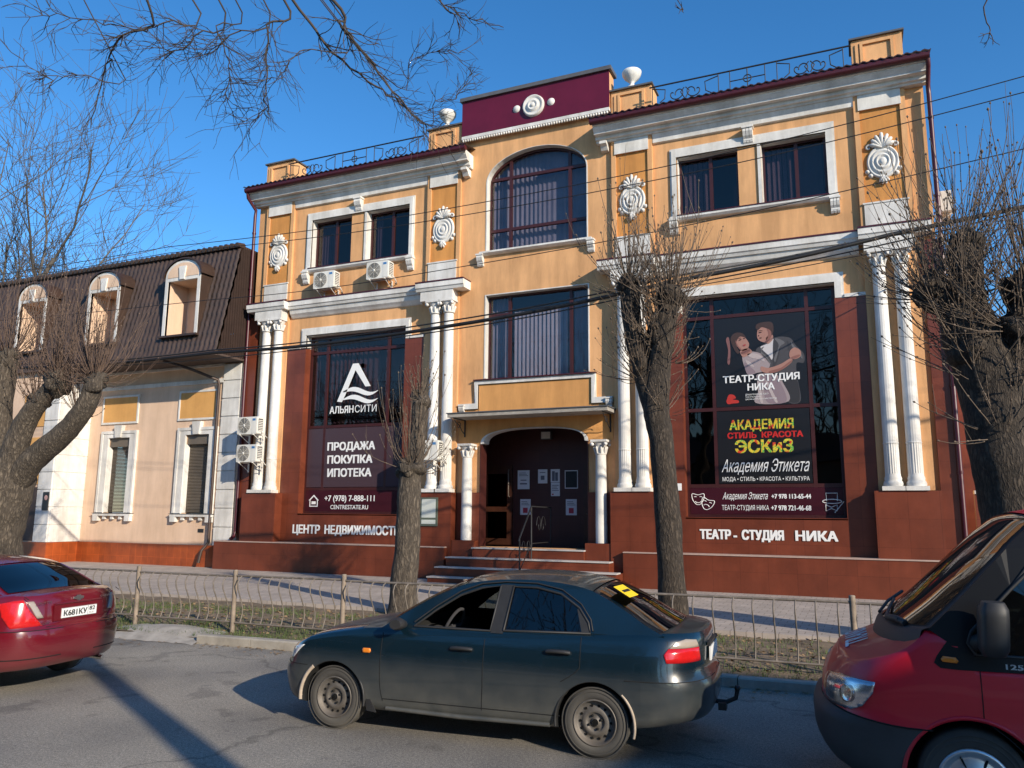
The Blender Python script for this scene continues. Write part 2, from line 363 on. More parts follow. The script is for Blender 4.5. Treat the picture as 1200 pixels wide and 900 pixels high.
def yk(x):                                  # road edge of the kerb
    x = max(-7.0, min(14.0, x)); return -10.93+0.055*(x-0.1)
g = MB(); g.add([(-700,-700,-0.06),(700,-700,-0.06),(700,700,-0.06),(-700,700,-0.06)], [(0,1,2,3)]); g.build('ground', 'earth', kind='structure')
xs = [-140, -60, -30, -15, -7, -3, 0, 4, 8, 14, 30, 60, 140]
g = MB(); g.grid([[(x, -19.3, 0) for x in xs], [(x, yk(x)+0.05, 0) for x in xs]], smooth=False); g.build('road', 'asphalt', kind='structure')
g = MB(); g.box(-140, 140, -6.95, 0.3, -0.05, 0.15); g.build('pavement', 'paving', kind='structure')
g = MB(); g.box(-140, 140, -25.0, -19.45, -0.05, 0.12); g.build('opposite_pavement', 'paving', kind='structure')
g = MB(); g.box(-140, 140, -19.45, -19.3, -0.05, 0.13); g.build('opposite_kerb', 'kerb', kind='structure')
rng = random.Random(3)
k = MB()
x = -60.0
while x < 60:
    L_ = 1.0 if abs(x) < 20 else 4.0
    if not (-2.55 < x+0.5 < -0.5 and L_ == 1.0):
        d = rng.uniform(-0.006, 0.006); h = 0.125+rng.uniform(-0.008, 0.008); e = 0.006
        a, b_ = x+e, x+L_-e; ya, yb = yk(a)+d, yk(b_)+d; w = 0.15; c = 0.018
        prof = [(0, -0.05), (0, h-c), (c, h), (w, h), (w, -0.05)]
        k.add([(a, ya+p, q) for p, q in prof]+[(b_, yb+p, q) for p, q in prof], [(0,1,2,3,4), (9,8,7,6,5)]+[(i, (i+1)%5, 5+(i+1)%5, 5+i) for i in range(5)])
    x += L_
k.build('kerb', 'kerb', kind='structure')
# worn concrete apron in the gap of the kerb
rows = []
for i in range(9):
    t = i/8; row = []
    for j in range(17):
        s = j/16; x = -3.02+s*2.06; y = yk(x)-0.12+t*0.75
        z = 0.005+0.15*min(1, t*1.6)*(0.55+0.45*math.sin(math.pi*s))+rng.uniform(-0.008, 0.008)
        row.append((x, y, z))
    rows.append(row)
k = MB(); k.grid(rows); k.build('kerb_apron', 'concrete', kind='structure')
# verge
from mathutils import noise as mnoise
def vz(x, y):
    t = (y-(yk(x)+0.12))/3.6
    return 0.075+0.05*math.sin(math.pi*max(0, min(1, t)))+0.05*mnoise.noise(Vector((x*0.9, y*0.9, 0)))+0.02*mnoise.noise(Vector((x*4, y*4, 3)))
vx = [-60+i*3 for i in range(16)]+[-12+i*0.25 for i in range(1, 116)]+[17+i*3 for i in range(1, 15)]
k = MB(); k.grid([[(x, yk(x)+0.12+(-6.93-yk(x)-0.12)*j/18, vz(x, yk(x)+0.12+(-6.93-yk(x)-0.12)*j/18)) for x in vx] for j in range(19)]); k.build('verge', 'soil', kind='structure')
k = MB(); lf = MB()
for i in range(9000):
    x = rng.uniform(-9, 12); y = yk(x)+0.18+rng.random()**1.4*3.2
    n = mnoise.noise(Vector((x*0.55+7, y*0.8, 5)))
    dens = (0.75 if x < 3 else 0.32)*(1.2 if y < yk(x)+1.3 else 0.6)
    if n+rng.uniform(-0.45, 0.45) > dens-0.35: continue
    z = vz(x, y)-0.01
    for q in range(4):
        a = rng.uniform(0, 6.28); h = rng.uniform(0.03, 0.10); bx = x+rng.uniform(-0.05, 0.05); by = y+rng.uniform(-0.05, 0.05); w = 0.006
        ca, sa = math.cos(a), math.sin(a); ln = rng.uniform(0.2, 0.8)*h
        k.add([(bx-sa*w, by+ca*w, z), (bx+sa*w, by-ca*w, z), (bx+ca*ln, by+sa*ln, z+h)], [(0,1,2)])
for i in range(2600):
    x = rng.uniform(-9, 12); y = yk(x)+0.2+rng.random()*3.5; z = vz(x, y)+0.012; a = rng.uniform(0, 6.28); w = rng.uniform(0.02, 0.05)
    tl = [rng.uniform(-0.015, 0.02) for _ in range(4)]
    lf.add([(x+w*math.cos(a+q*1.571), y+w*(0.6 if q % 2 else 1)*math.sin(a+q*1.571), z+tl[q]) for q in range(4)], [(0,1,2,3)])
for i in range(900):
    x = rng.uniform(-9, 12); y = yk(x)-rng.random()**3*0.55-0.01; z = 0.006; a = rng.uniform(0, 6.28); w = rng.uniform(0.010, 0.032)
    lf.add([(x+w*math.cos(a+q*1.571), y+w*(0.6 if q % 2 else 1)*math.sin(a+q*1.571), z+rng.uniform(0, 0.012)) for q in range(4)], [(0,1,2,3)])
k.build('verge_grass', 'grass', fix=False, kind='stuff'); lf.build('leaf_litter', 'litter', fix=False, kind='stuff')

# ------------------------------------------------------------------ the theatre building
T = thing('theatre_building', (0, 0, 0.15), 'orange three storey building with white paired columns, arched centre window and burgundy parapet', 'building')
def P(name, mb, m, parent=None): return build_each(name, mb, m, parent or T)
w = MB()
ARCH1 = arch(-1.56, 1.70, 9.78, 12.0, 12.92, 24, 2.0)
PORCH = arch(-1.62, 1.66, 1.06, 3.98, 4.42, 24, 2.6)
holes = [rect(-8.08,-6.5,10.03,11.75), rect(-5.88,-4.25,10.03,11.75), rect(4.3,5.92,10.03,11.75), rect(6.52,8.12,10.03,11.75),
         rect(-8.08,-4.25,1.93,7.75), rect(4.28,8.12,1.93,7.75), rect(-1.56,1.72,5.86,8.46), ARCH1, PORCH]
w.plate([rect(-10.42, 10.42, 0.1, 13.0)]+holes, W, 0.10, 0.42)
w.box(-10.42, -10.1, 0.43, 10.0, 0.1, 13.0); w.box(10.1, 10.42, 0.43, 10.0, 0.1, 13.0); w.box(-10.42, 10.42, 10.0, 10.3, 0.1, 13.0)
w.box(-2.36, 2.42, 0.10, 0.42, 12.999, 13.6)
P('wall', w, 'peach')
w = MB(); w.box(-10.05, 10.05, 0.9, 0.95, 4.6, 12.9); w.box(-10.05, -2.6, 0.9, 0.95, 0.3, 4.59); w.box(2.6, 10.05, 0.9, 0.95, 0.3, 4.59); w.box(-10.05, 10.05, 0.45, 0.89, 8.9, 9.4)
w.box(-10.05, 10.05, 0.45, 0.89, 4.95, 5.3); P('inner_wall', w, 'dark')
w = MB(); w.box(-10.42, 10.42, 0.45, 10.25, 13.02, 13.16); P('flat_roof', w, 'zinc')

# brown tiled base
def U(x0, x1):            # tiled surround of a shop window
    return [(x0,1.05),(x1,1.05),(x1,7.33),(x1-(0.62 if x1 > 8 or x1 < 0 else 0.62),7.33)]
b = MB()
for (x0, x1, wl, wr) in ((-8.82, -3.58, -8.08, -4.25), (3.58, 8.82, 4.28, 8.12)):
    b.plate([[(x0,1.05),(x1,1.05),(x1,7.33),(wr,7.33),(wr,1.93),(wl,1.93),(wl,7.33),(x0,7.33)]], W, 0.03, 0.097)
    for q, e in ((wl, 0.012), (wr, -0.012)): b.box(min(q, q+e), max(q, q+e), 0.03, 0.34, 1.95, 7.33)
    b.box(wl, wr, 0.03, 0.40, 1.90, 1.945)
for x0, x1 in ((-10.1, -8.72), (8.72, 10.1), (-3.66, -2.36), (2.38, 3.66)): b.box(x0, x1, -0.30, 0.097, 1.05, 2.585)
for x0, x1 in ((-10.47, -10.103), (10.103, 10.47)): b.box(x0, x1, -0.02, 0.097, 1.05, 8.55)
b.box(-2.357, -1.62, 0.03, 0.097, 1.05, 2.585); b.box(1.66, 2.377, 0.03, 0.097, 1.05, 2.585)
P('tiled_base', b, 'tile')
b = MB(); b.box(-11.0, -2.47, -0.46, 0.09, 0.1, 1.02); b.box(2.75, 10.75, -0.46, 0.09, 0.1, 1.02); b.box(-2.466, -2.36, -0.30, 0.09, 0.1, 1.05); b.box(2.38, 2.746, -0.30, 0.09, 0.1, 1.05); P('plinth', b, 'tile')
b = MB(); b.box(-11.02, -2.47, -0.48, 0.0, 1.022, 1.05); b.box(2.75, 10.77, -0.48, 0.0, 1.022, 1.05); P('plinth_ledge', b, 'ledge')
# steps
b = MB(); e = MB()
for x0, x1, y0, z0, z1 in ((-2.45, 2.98, -1.42, 0.14, 0.27), (-2.40, 2.74, -1.08, 0.27, 0.51), (-2.26, 2.45, -0.74, 0.51, 0.76), (-1.62, 1.66, -0.40, 0.76, 1.02)):
    b.box(x0, x1, y0+0.02, 0.1 if z1 < 1 else 1.74, z0+0.001, z1); e.box(x0-0.02, x1+0.02, y0-0.01, y0+0.34, z1+0.002, z1+0.035)
s_ = P('steps', b, 'tile'); P('step_edge', e, 'granite', s_)

# upper pilasters with medallions, paired columns
def medallion():
    m = MB()
    for i in range(3): pass
    pr = [(0.0, -0.10), (0.05, -0.11), (0.09, -0.07), (0.115, -0.06), (0.135, -0.095), (0.165, -0.095), (0.185, -0.055), (0.21, -0.05), (0.235, -0.08), (0.27, -0.08), (0.295, -0.04), (0.32, -0.035), (0.34, -0.065), (0.375, -0.06), (0.39, 0.0)]
    m.lathe(pr, (0,0,0), 'y', 40, sc_=(0.95, 1.12))
    for a in range(-3, 4):                       # palmette on top
        th = R(90-a*23); L_ = 0.40-0.035*abs(a); c = Vector((0, -0.02, 0.36))
        pts = [c+Vector((math.cos(th)*L_*t, -0.03-0.03*math.sin(math.pi*t), math.sin(th)*L_*t)) for t in (0, 0.35, 0.7, 0.92, 1.0)]
        m.tube(pts, [0.02, 0.042, 0.062, 0.05, 0.015], 8, flat=0.8)
    for sx in (-1, 1):
        sp = [Vector((sx*(0.30-0.10*(1-t)*math.cos(t*7)), -0.04, 0.40+0.09*(1-t)*math.sin(t*7))) for t in [i/12 for i in range(13)]]
        m.tube(sp, [0.035-0.018*i/12 for i in range(13)], 7)
        for k in range(2): m.lathe([(0,-0.07),(0.05,-0.05),(0.065,0)], (sx*(0.36-0.07*k), 0, -0.22-0.11*k), 'y', 10)
    for a in (-1.5, -0.5, 0.5, 1.5):
        th = R(-90+a*26); L_ = 0.22-0.03*abs(a); c = Vector((0, -0.02, -0.40))
        m.tube([c+Vector((math.cos(th)*L_*t, -0.03-0.02*math.sin(math.pi*t), math.sin(th)*L_*t)) for t in (0, 0.4, 0.8, 1.0)], [0.03, 0.055, 0.045, 0.012], 8, flat=0.8)
    return m
for x0 in (-10.02, -3.58, 2.44, 8.82):
    x1 = x0+1.18; xc = (x0+x1)/2
    p = MB(); p.plate([rect(x0, x1, 8.96, 12.6), rect(x0+0.13, x1-0.13, 9.66, 12.13)], W, 0.0, 0.097); p.box(x0, x1, 0.0, 0.097, 2.6, 8.64)
    pil = P('pilaster', p, 'peach')
    f = MB(); f.box(x0+0.131, x1-0.131, 0.045, 0.096, 9.661, 12.129); P('sunk_panel', f, 'orange', pil)
    f = MB(); f.box(x0+0.10, x1-0.10, -0.03, -0.002, 12.13, 12.56); f.box(x0+0.10, x1-0.10, -0.03, -0.002, 9.08, 9.62); f.box(x0+0.07, x1-0.07, -0.05, -0.003, 9.62, 9.66); P('white_block', f, 'white', pil)
    md = medallion(); md.v = [(x*1.0+xc, y+0.045, z+10.70) for x, y, z in md.v]; P('medallion', md, 'white', pil)
    f = MB(); f.box(x0+0.02, x1-0.04, -0.31, -0.003, 8.36, 8.66); P('entablature_block', f, 'white', pil)
def column(xc, yc, z0, z1, r, plain=False):
    c = MB(); n = 40; rows = []
    zs = [z0+(z1-z0)*i/10 for i in range(11)] if plain else [z0+0.28, z0+0.95, z0+0.97, z0+1.0, z0+1.03]+[z0+1.2+(z1-0.42-z0-1.2)*i/10 for i in range(11)]
    for z in zs:
        t = (z-z0)/(z1-z0); rr = r*(1-0.14*t*t)
        if not plain and abs(z-z0-1.0) < 0.02: rr *= 1.06
        fl = 0.06 if (not plain and z <= z0+0.97) else (0.014 if not plain else 0)
        rows.append([(xc+(rr*(1-fl*(0.5+0.5*math.cos(j*math.pi*0.5*2)) if j % 2 else rr))*math.cos(2*math.pi*j/n) if False else xc+rr*(1-(fl if j % 2 else 0))*math.cos(2*math.pi*j/n), yc+rr*(1-(fl if j % 2 else 0))*math.sin(2*math.pi*j/n), z) for j in range(n+1)])
    c.grid(rows, smooth=plain); sh = P('column', c, 'white')
    bmb = MB()
    if not plain:
        bmb.lathe([(r*1.25, 0), (r*1.32, 0.05), (r*1.2, 0.11), (r*1.08, 0.13), (r*1.15, 0.18), (r*1.02, 0.24), (r*1.0, 0.29)], (xc, yc, z0), n=28); bmb.box(xc-r*1.5, xc+r*1.5, yc-r*1.5, yc+r*1.5, z0-0.1, z0)
        P('column_base', bmb, 'white', sh)
    k = MB(); h = 0.40; zc = z1-h
    k.lathe([(r*0.9, 0), (r*1.08, 0.02), (r*0.9, 0.05), (r*0.88, 0.12), (r*1.0, 0.24), (r*1.3, 0.34)], (xc, yc, zc), n=24)
    k.box(xc-r*1.45, xc+r*1.45, yc-r*1.45, yc+r*1.45, z1-0.06, z1)
    for j in range(8):                           # leaves and scrolls
        th = R(45*j+22); d = Vector((math.cos(th), math.sin(th), 0)); b0 = Vector((xc, yc, zc))
        k.tube([b0+d*r*0.9+Vector((0,0,0.04)), b0+d*r*1.02+Vector((0,0,0.14)), b0+d*r*1.22+Vector((0,0,0.21)), b0+d*r*1.34+Vector((0,0,0.19))], [0.035, 0.05, 0.045, 0.015], 6, flat=0.6)
    for sx in (-1, 1):
        for sy in (-1, 1): k.lathe([(0.0,-0.05),(0.05,-0.04),(0.05,0.04),(0,0.05)], (xc+sx*r*1.2, yc+sy*r*1.2, zc+0.28), 'y', 12)
    P('capital', k, 'white', sh)
for xc in (-9.62, -9.12, -3.12, -2.66, 2.74, 3.22, 9.14, 9.62): column(xc, -0.10, 2.69, 8.36, 0.165)
for xc in (-1.98, 2.06): column(xc, -0.06, 1.24, 3.98, 0.155, True)
b = MB()
for x0, x1 in ((-2.34, -1.625), (1.665, 2.37)): b.box(x0, x1, -0.27, 0.02, 0.1, 1.235)
P('porch_pedestal', b, 'tile')

# middle ledge and top cornice
l = MB(); fl = MB()
def ledge(x0, x1, y, zt=8.93, zb=8.66):
    l.xprism([(0.099,zt-0.02),(y,zt-0.02),(y,zt-0.17),(y+0.03,zt-0.19),(y+0.06,zb),(0.099,zb)], x0, x1); fl.box(x0-0.005, x1+0.005, y-0.02, 0.099, zt-0.018, zt+0.02)
for a, b_ in ((-8.73, -3.70), (3.70, 8.73)):
    ledge(a, b_, -0.2); l.xprism([(0.099,8.655),(-0.10,8.655),(-0.06,8.52),(0.0,8.46),(0.05,8.40),(0.099,8.38)], a+0.001, b_-0.001)
for a, b_ in ((-10.32, -8.732), (8.732, 10.32), (-3.698, -2.05), (2.10, 3.698)): ledge(a, b_, -0.40)
ld_ = P('ledge', l, 'white'); P('flashing', fl, 'burgundy', ld_)
l = MB(); gt = MB(); rf = MB()
PR = [(0.099,12.98),(-0.47,12.98),(-0.47,12.89),(-0.42,12.89),(-0.42,12.85),(-0.33,12.74),(-0.33,12.70),(-0.17,12.69),(-0.17,12.60),(-0.09,12.59),(-0.08,12.54),(-0.06,12.46),(0.0,12.42),(0.0,12.30),(0.099,12.30)]
PS = [(y,z) if z > 12.55 else (y, z) for y, z in PR]
for a, b_ in ((-10.56, -1.98), (1.98, 10.56)):
    l.xprism(PR[:11]+[(0.099,12.54)], a+0.05, b_-0.05)
    wa, wb = (-8.82, -3.6) if a < 0 else (3.64, 8.82); l.xprism([(0.098,12.535),(-0.04,12.535),(0.02,12.42),(0.03,12.30),(0.098,12.28)], wa, wb)
    th = [R(180+i*18) for i in range(11)]
    gt.xprism([(-0.53+0.085*math.cos(t), 12.99+0.085*math.sin(t)) for t in th]+[(-0.46,12.99),(-0.46,13.05),(-0.615,13.05)], a, b_)
    n = int((b_-a)/0.045); rows = [[], []]
    for i in range(n+1):
        x = a-0.03+(b_-a+0.06)*i/n; dz = 0.022*math.sin(i*0.045/0.19*2*math.pi)
        rows[0].append((x, -0.64, 13.09+dz)); rows[1].append((x, 0.30, 13.22+dz))
    rf.grid(rows); rf.grid([[(p[0], p[1], p[2]-0.03) for p in rows[0]], rows[0]])
for xc, in ((-2.2,), (2.26,)):
    l.xprism([(0.099,12.53),(-0.22,12.53),(-0.22,12.45),(-0.12,12.40),(-0.05,12.30),(0.099,12.28)], xc-0.10, xc+0.10)
cn = P('cornice', l, 'white'); P('roof_edge', rf, 'roofedge', cn); 
gq = P('gutter', gt, 'burgundy')
def downpipe(x, y, z0, z1, side):
    d = MB(); d.tube([(x-side*0.02,-0.50,12.93),(x,-0.46,12.75),(x+side*0.03,y+0.02,12.45),(x+side*0.03,y,12.2),(x+side*0.03,y,z0+0.25),(x+side*0.03,y-0.04,z0+0.1),(x+side*0.03,y-0.2,z0)], 0.055, 10)
    for z in (3.0, 5.0, 7.2, 9.6, 11.6): d.tube([(x+side*0.03,y,z-0.03),(x+side*0.03,y,z+0.03)], 0.07, 10)
    P('downpipe', d, 'burgundy')
downpipe(-10.50, -0.06, 1.1, 12, 0); downpipe(10.52, -0.06, 1.1, 12, 0)

# parapet, posts, urns, balustrades
p = MB(); p.box(-2.36, 2.42, -0.03, 0.42, 13.602, 14.76); pp = P('parapet', p, 'peach')
q = MB(); q.box(-2.365, 2.425, -0.06, -0.032, 13.62, 14.757); P('burgundy_panel', q, 'red panel', pp)
q = MB(); q.box(-2.42, 2.50, -0.13, 0.48, 14.762, 14.88); P('parapet_cap', q, 'zinc', pp)
q = MB(); q.box(-2.36, 2.42, -0.08, 0.099, 13.50, 13.60)
for i in range(58): q.lathe([(0,-0.045),(0.03,-0.03),(0.036,0),(0.03,0.03),(0,0.045)], (-2.31+i*0.0818, -0.06, 13.455), 'z', 8)
P('bead_moulding', q, 'white', pp)
q = MB(); q.lathe([(0.0,-0.12),(0.04,-0.13),(0.06,-0.09),(0.10,-0.08),(0.13,-0.11),(0.16,-0.11),(0.19,-0.06),(0.26,-0.05),(0.30,-0.09),(0.33,-0.08),(0.35,0)], (0.06,-0.06,14.14), 'y', 36); P('rosette', q, 'white', pp)
for xx in (-0.50, 0.62):
    q = MB(); q.lathe([(0,-0.05),(0.08,-0.045),(0.12,0)], (xx,-0.06,14.16), 'y', 20); P('boss', q, 'white', pp)
for x0 in (-10.15, -3.60, 2.46, 8.86):
    x1 = x0+1.18
    p = MB(); p.box(x0, x1, 0.02, 0.68, 13.12, 14.08); po = P('roof_post', p, 'peach')
    f = MB(); f.plate([rect(x0+0.2, x1-0.2, 13.35, 13.98), rect(x0+0.27, x1-0.27, 13.42, 13.91)], W, -0.03, 0.019); f.box(x0+0.09, x0+0.16, -0.01, 0.018, 13.2, 13.95); P('panel_moulding', f, 'peach', po)
    f = MB(); f.box(x0-0.05, x1+0.05, -0.05, 0.75, 14.082, 14.13); P('post_cap', f, 'zinc', po)
for xc, lb in ((-3.0, 'stone garden urn on the roof post left of the burgundy parapet'), (3.05, 'stone garden urn on the roof post right of the burgundy parapet')):
    u = MB(); n = 24; pr = [(0.0,0),(0.15,0),(0.15,0.04),(0.07,0.09),(0.06,0.15),(0.10,0.19),(0.20,0.27),(0.27,0.38),(0.28,0.45),(0.26,0.47),(0.22,0.46),(0.18,0.40),(0,0.36)]
    rows = [[(xc+r*(1+(0.05 if (j % 3 == 0 and 0.2 < h < 0.4) else 0))*math.cos(2*math.pi*j/n), 0.3+r*(1+(0.05 if (j % 3 == 0 and 0.2 < h < 0.4) else 0))*math.sin(2*math.pi*j/n), 14.13+h) for j in range(n+1)] for r, h in pr]
    u.v = []; u.f = []; u.m = []; u.sm = []; rows = [[(p_[0]*1, p_[1]-0.16, 14.13+(p_[2]-14.13)*1.15) for p_ in r_] for r_ in rows]; u.grid(rows); u.build('roof_urn', 'white', label=lb, cat='urn', group='urns on the roof posts')
def balustrade(x0, x1, lb):
    r = MB(); y = -0.28; z0, z1 = 13.19, 13.80
    r.tube([(x0,y,z1),(x1,y,z1)], 0.022, 6); r.tube([(x0,y,z0+0.02),(x1,y,z0+0.02)], 0.012, 6)
    Lx = x1-x0; us = [0, 0.37, 0.44, 0.56, 0.63, 1.0]; us = [x0+0.08+(Lx-0.16)*t for t in (0.0, 0.36, 0.42, 0.60, 0.66, 0.98)]
    for u in us: r.tube([(u,y,z0-0.1),(u,y,z1)], 0.013, 6)
    for a, b_ in ((us[0], us[1]), (us[4], us[5])):
        c = (a+b_)/2; h = (b_-a)/2
        for sx in (-1, 1):
            sp = [(c+sx*(0.10+0.25*t*h/0.85+0.17*math.cos(t*8.5)*(1-0.55*t)), y, z0+0.24+0.17*math.sin(t*8.5)*(1-0.5*t)) for t in [i/26 for i in range(27)]]; r.tube(sp, 0.016, 5)
            r.tube([(c+sx*h, y, z1-0.06), (c+sx*h*0.6, y, z0+0.46), (c+sx*h*0.62, y, z0+0.2), (c+sx*h*0.78, y, z0+0.1)], 0.016, 5)
            r.tube([(c+sx*0.02, y, z0+0.12), (c+sx*0.12, y, z0+0.3), (c+sx*0.02, y, z0+0.42)], 0.016, 5)
    a, b_ = us[2], us[3]; c = (a+b_)/2; zc = (z0+z1)/2
    r.tube([(a,y,zc),(b_,y,zc)], 0.016, 5); r.tube([(c,y,z0),(c,y,z1)], 0.016, 5)
    r.tube([(c+0.1*math.cos(t), y, zc+0.1*math.sin(t)) for t in [i*math.pi/8 for i in range(17)]], 0.016, 5)
    bl = P('balustrade', r, 'iron')
balustrade(-8.95, -3.62, ''); balustrade(3.66, 8.84, '')

# windows
def window(name, x0, x1, z0, z1, mull, trans, y=0.33, glassm='pane', fw=0.07, outline=None, curtain=None, blind=None, sub=None):
    """trans: (z, xa, xb) bars"""
    f = MB(); o = outline or rect(x0, x1, z0, z1)
    cx, cz = (x0+x1)/2, (z0+z1)/2
    def inset(pts, d): return [(cx+(a-cx)*(1-2*d/(x1-x0)), cz+(b-cz)*(1-2*d/(z1-z0))) for a, b in pts]
    f.plate([o, inset(o, fw)], W, y-0.03, y+0.06)
    for m_ in mull: f.box(m_-0.045, m_+0.045, y-0.035, y+0.05, z0+0.02, (z1-0.02) if outline is None else sub(m_))
    for z, a, b_ in trans: f.box(a, b_, y-0.033, y+0.048, z-0.045, z+0.045)
    fr = P(name, f, 'frame')
    g_ = MB(); g_.plate([inset(o, fw*0.8)], W, y+0.012, y+0.022); P('pane', g_, glassm, fr)
    for (a, b_, za, zb, mt, amp, per) in (curtain or []):
        n = int((b_-a)/0.02); ph = random.Random(int(a*100)); offs = [0.0]
        rows = [[(a+(b_-a)*i/n, y+0.22+amp*math.sin(i*0.02/per*6.283+2.2*math.sin(i*0.037+a)+1.1*math.sin(i*0.083))*(0.6+0.4*math.sin(i*0.021+a*3)), z) for i in range(n+1)] for z in (za, (za+zb)/2, zb)]
        c_ = MB(); c_.grid(rows); P('curtain', c_, mt, fr)
    for (a, b_, za, zb) in (blind or []):
        c_ = MB(); n = int((b_-a)/0.13)
        for i in range(n):
            xx = a+0.065+i*0.13; c_.add([(xx-0.055, y+0.16, za), (xx+0.05, y+0.21, za), (xx+0.05, y+0.21, zb), (xx-0.055, y+0.16, zb)], [(0,1,2,3)])
        P('blind', c_, 'blind', fr)
    return fr
def archz(xx): 
    t = abs((xx-0.07)/1.63); return 12.0+0.92*math.sqrt(max(0, 1-t*t))-0.02
wa = window('arched_window', -1.56, 1.70, 9.78, 12.92, (-0.83, 1.08), ((12.15,-1.55,1.69),(10.50,-1.54,1.68)), outline=ARCH1, sub=archz, fw=0.08, curtain=[(-1.5,1.66,9.8,12.95,'curtain',0.035,0.16)])
window('window', -1.56, 1.72, 5.86, 8.46, (-0.83, 1.10), ((7.85,-1.55,-0.83),), fw=0.08, curtain=[(-1.5,-0.86,5.9,8.4,'curtain',0.03,0.14),(1.12,1.68,5.9,8.4,'curtain2',0.03,0.2)], blind=[(-0.76,1.05,5.92,7.95)])
for x0, x1, cu in ((-8.08,-6.5,[(-8.0,-7.5,10.05,11.7,'curtain',0.03,0.12)]), (-5.88,-4.25,[(-5.8,-5.55,10.05,11.7,'curtain',0.03,0.1)]), (4.3,5.92,[]), (6.52,8.12,[(7.4,8.0,10.05,11.7,'curtain',0.02,0.2)])):
    window('window', x0, x1, 10.03, 11.75, (((x0+x1)/2+0.06),), (), curtain=cu, glassm='smoke', blind=[(x0+0.1, x0+0.75, 10.05, 11.7)] if x0 > 0 else None)
window('shop_window', -8.08, -4.25, 1.93, 7.75, (-7.37, -5.02), ((7.17,-8.06,-4.27),(4.72,-8.06,-4.27),(2.72,-8.06,-4.27)), glassm='smoke', fw=0.09, curtain=[(-8.0,-4.5,4.85,7.7,'curtain2',0.05,0.17),(-8.0,-4.5,2.0,4.8,'curtain2',0.02,0.6)])
window('shop_window', 4.28, 8.12, 1.93, 7.75, (5.06, 7.43), ((7.19,4.30,8.10),(4.72,4.30,8.10),(2.74,4.30,8.10)), glassm='film', fw=0.09)
# white window surrounds, consoles, sills
s = MB()
def console(x, z, y=0.099, sc_=1.0, mb=None):
    prof = [(y,z+0.18*sc_),(y-0.17*sc_,z+0.18*sc_),(y-0.19*sc_,z+0.10*sc_),(y-0.15*sc_,z),(y-0.09*sc_,z-0.07*sc_),(y-0.09*sc_,z-0.13*sc_),(y-0.05*sc_,z-0.18*sc_),(y,z-0.18*sc_)]
    for k in (-1, 0, 1): (mb or s).xprism(prof, x+k*0.075*sc_-0.032*sc_, x+k*0.075*sc_+0.032*sc_)
    (mb or s).box(x-0.13*sc_, x+0.13*sc_, y-0.20*sc_, y, z+0.181*sc_, z+0.23*sc_); (mb or s).box(x-0.10*sc_, x+0.10*sc_, y-0.10*sc_, y, z-0.10*sc_, z+0.15*sc_)
for x0, x1, mid in ((-8.30, -4.08, -6.19), (4.10, 8.34, 6.22)):
    l0, l1 = (-8.08, -4.25) if x0 < 0 else (4.28, 8.12)
    for d, yy in ((0.0, 0.06), (0.05, 0.03), (0.12, 0.07)):
        s.plate([[(x0+d,10.0),(x0+d,12.02-d),(x1-d,12.02-d),(x1-d,10.0),(l1+0.005,10.0),(l1+0.005,11.755),(l0-0.005,11.755),(l0-0.005,10.0)]], W, yy, 0.099)
    for xx in ((-6.5, -5.88) if x0 < 0 else (5.92, 6.52)):
        a = xx if xx in (-6.5, 5.92) else xx-0.09; 
    s.box((-5.97 if x0 < 0 else 6.43), (-5.885 if x0 < 0 else 6.515), 0.06, 0.099, 10.0, 11.75)
    s.xprism([(0.099,10.02),(-0.06,10.02),(-0.06,9.96),(0.0,9.90),(0.099,9.88)], x0-0.02, x1+0.02)
    console(x0+0.08, 9.72); console(x1-0.08, 9.72); console(mid, 11.98, sc_=1.15)
    for wx0, wx1 in (((-8.08,-6.5), (-5.88,-4.25)) if x0 < 0 else ((4.3,5.92), (6.52,8.12))):     # white reveals
        s.box(wx0, wx0+0.012, 0.10, 0.30, 10.05, 11.745); s.box(wx0, wx1, 0.10, 0.30, 11.735, 11.748)
    # shop window surround
    for d, yy in ((0.0, 0.05), (0.06, 0.02), (0.13, 0.06)):
        s.plate([[(x0+d,7.34),(x0+d,8.0-d),(x1-d,8.0-d),(x1-d,7.34),(l1+0.005,7.34),(l1+0.005,7.755),(l0-0.005,7.755),(l0-0.005,7.34)]], W, yy, 0.099)
    s.box(l0-0.73, x0-0.002, 0.0, 0.099, 7.335, 7.42); s.box(x1+0.002, l1+0.70, 0.0, 0.099, 7.335, 7.42); s.box(l0, l1, 0.10, 0.30, 7.735, 7.748); s.box(l0, l0+0.012, 0.10, 0.30, 7.34, 7.73)
# arch window surround and centre window surround
o2 = arch(-1.74, 1.88, 9.78, 12.0, 13.08, 24, 2.0)
ring = [p_ for p_ in o2]; 
inner = arch(-1.565, 1.705, 9.78, 12.0, 12.925, 24, 2.0)
def lining(pts, y0, y1, d):      # thin white lining of a reveal
    c_ = [(sum(p_[0] for p_ in pts)/len(pts)), (sum(p_[1] for p_ in pts)/len(pts))]
    for i in range(len(pts)-1):
        (a, e), (a2, e2) = pts[i], pts[i+1]
        q = [(a, e), (a2, e2), (a2+(c_[0]-a2)*d, e2+(c_[1]-e2)*d), (a+(c_[0]-a)*d, e+(c_[1]-e)*d)]; s.yprism(q, y0, y1)
lining(ARCH1[1:]+[ARCH1[0]], 0.085, 0.30, 0.022)
s.xprism([(0.099,9.78),(-0.06,9.78),(-0.06,9.73),(0.02,9.68),(0.099,9.67)], -1.70, 1.84); console(-1.70, 9.52, sc_=0.9); console(1.80, 9.52, sc_=0.9)
lining([(1.72,5.9),(1.72,8.46),(-1.56,8.46),(-1.56,5.9)], 0.085, 0.30, 0.022)
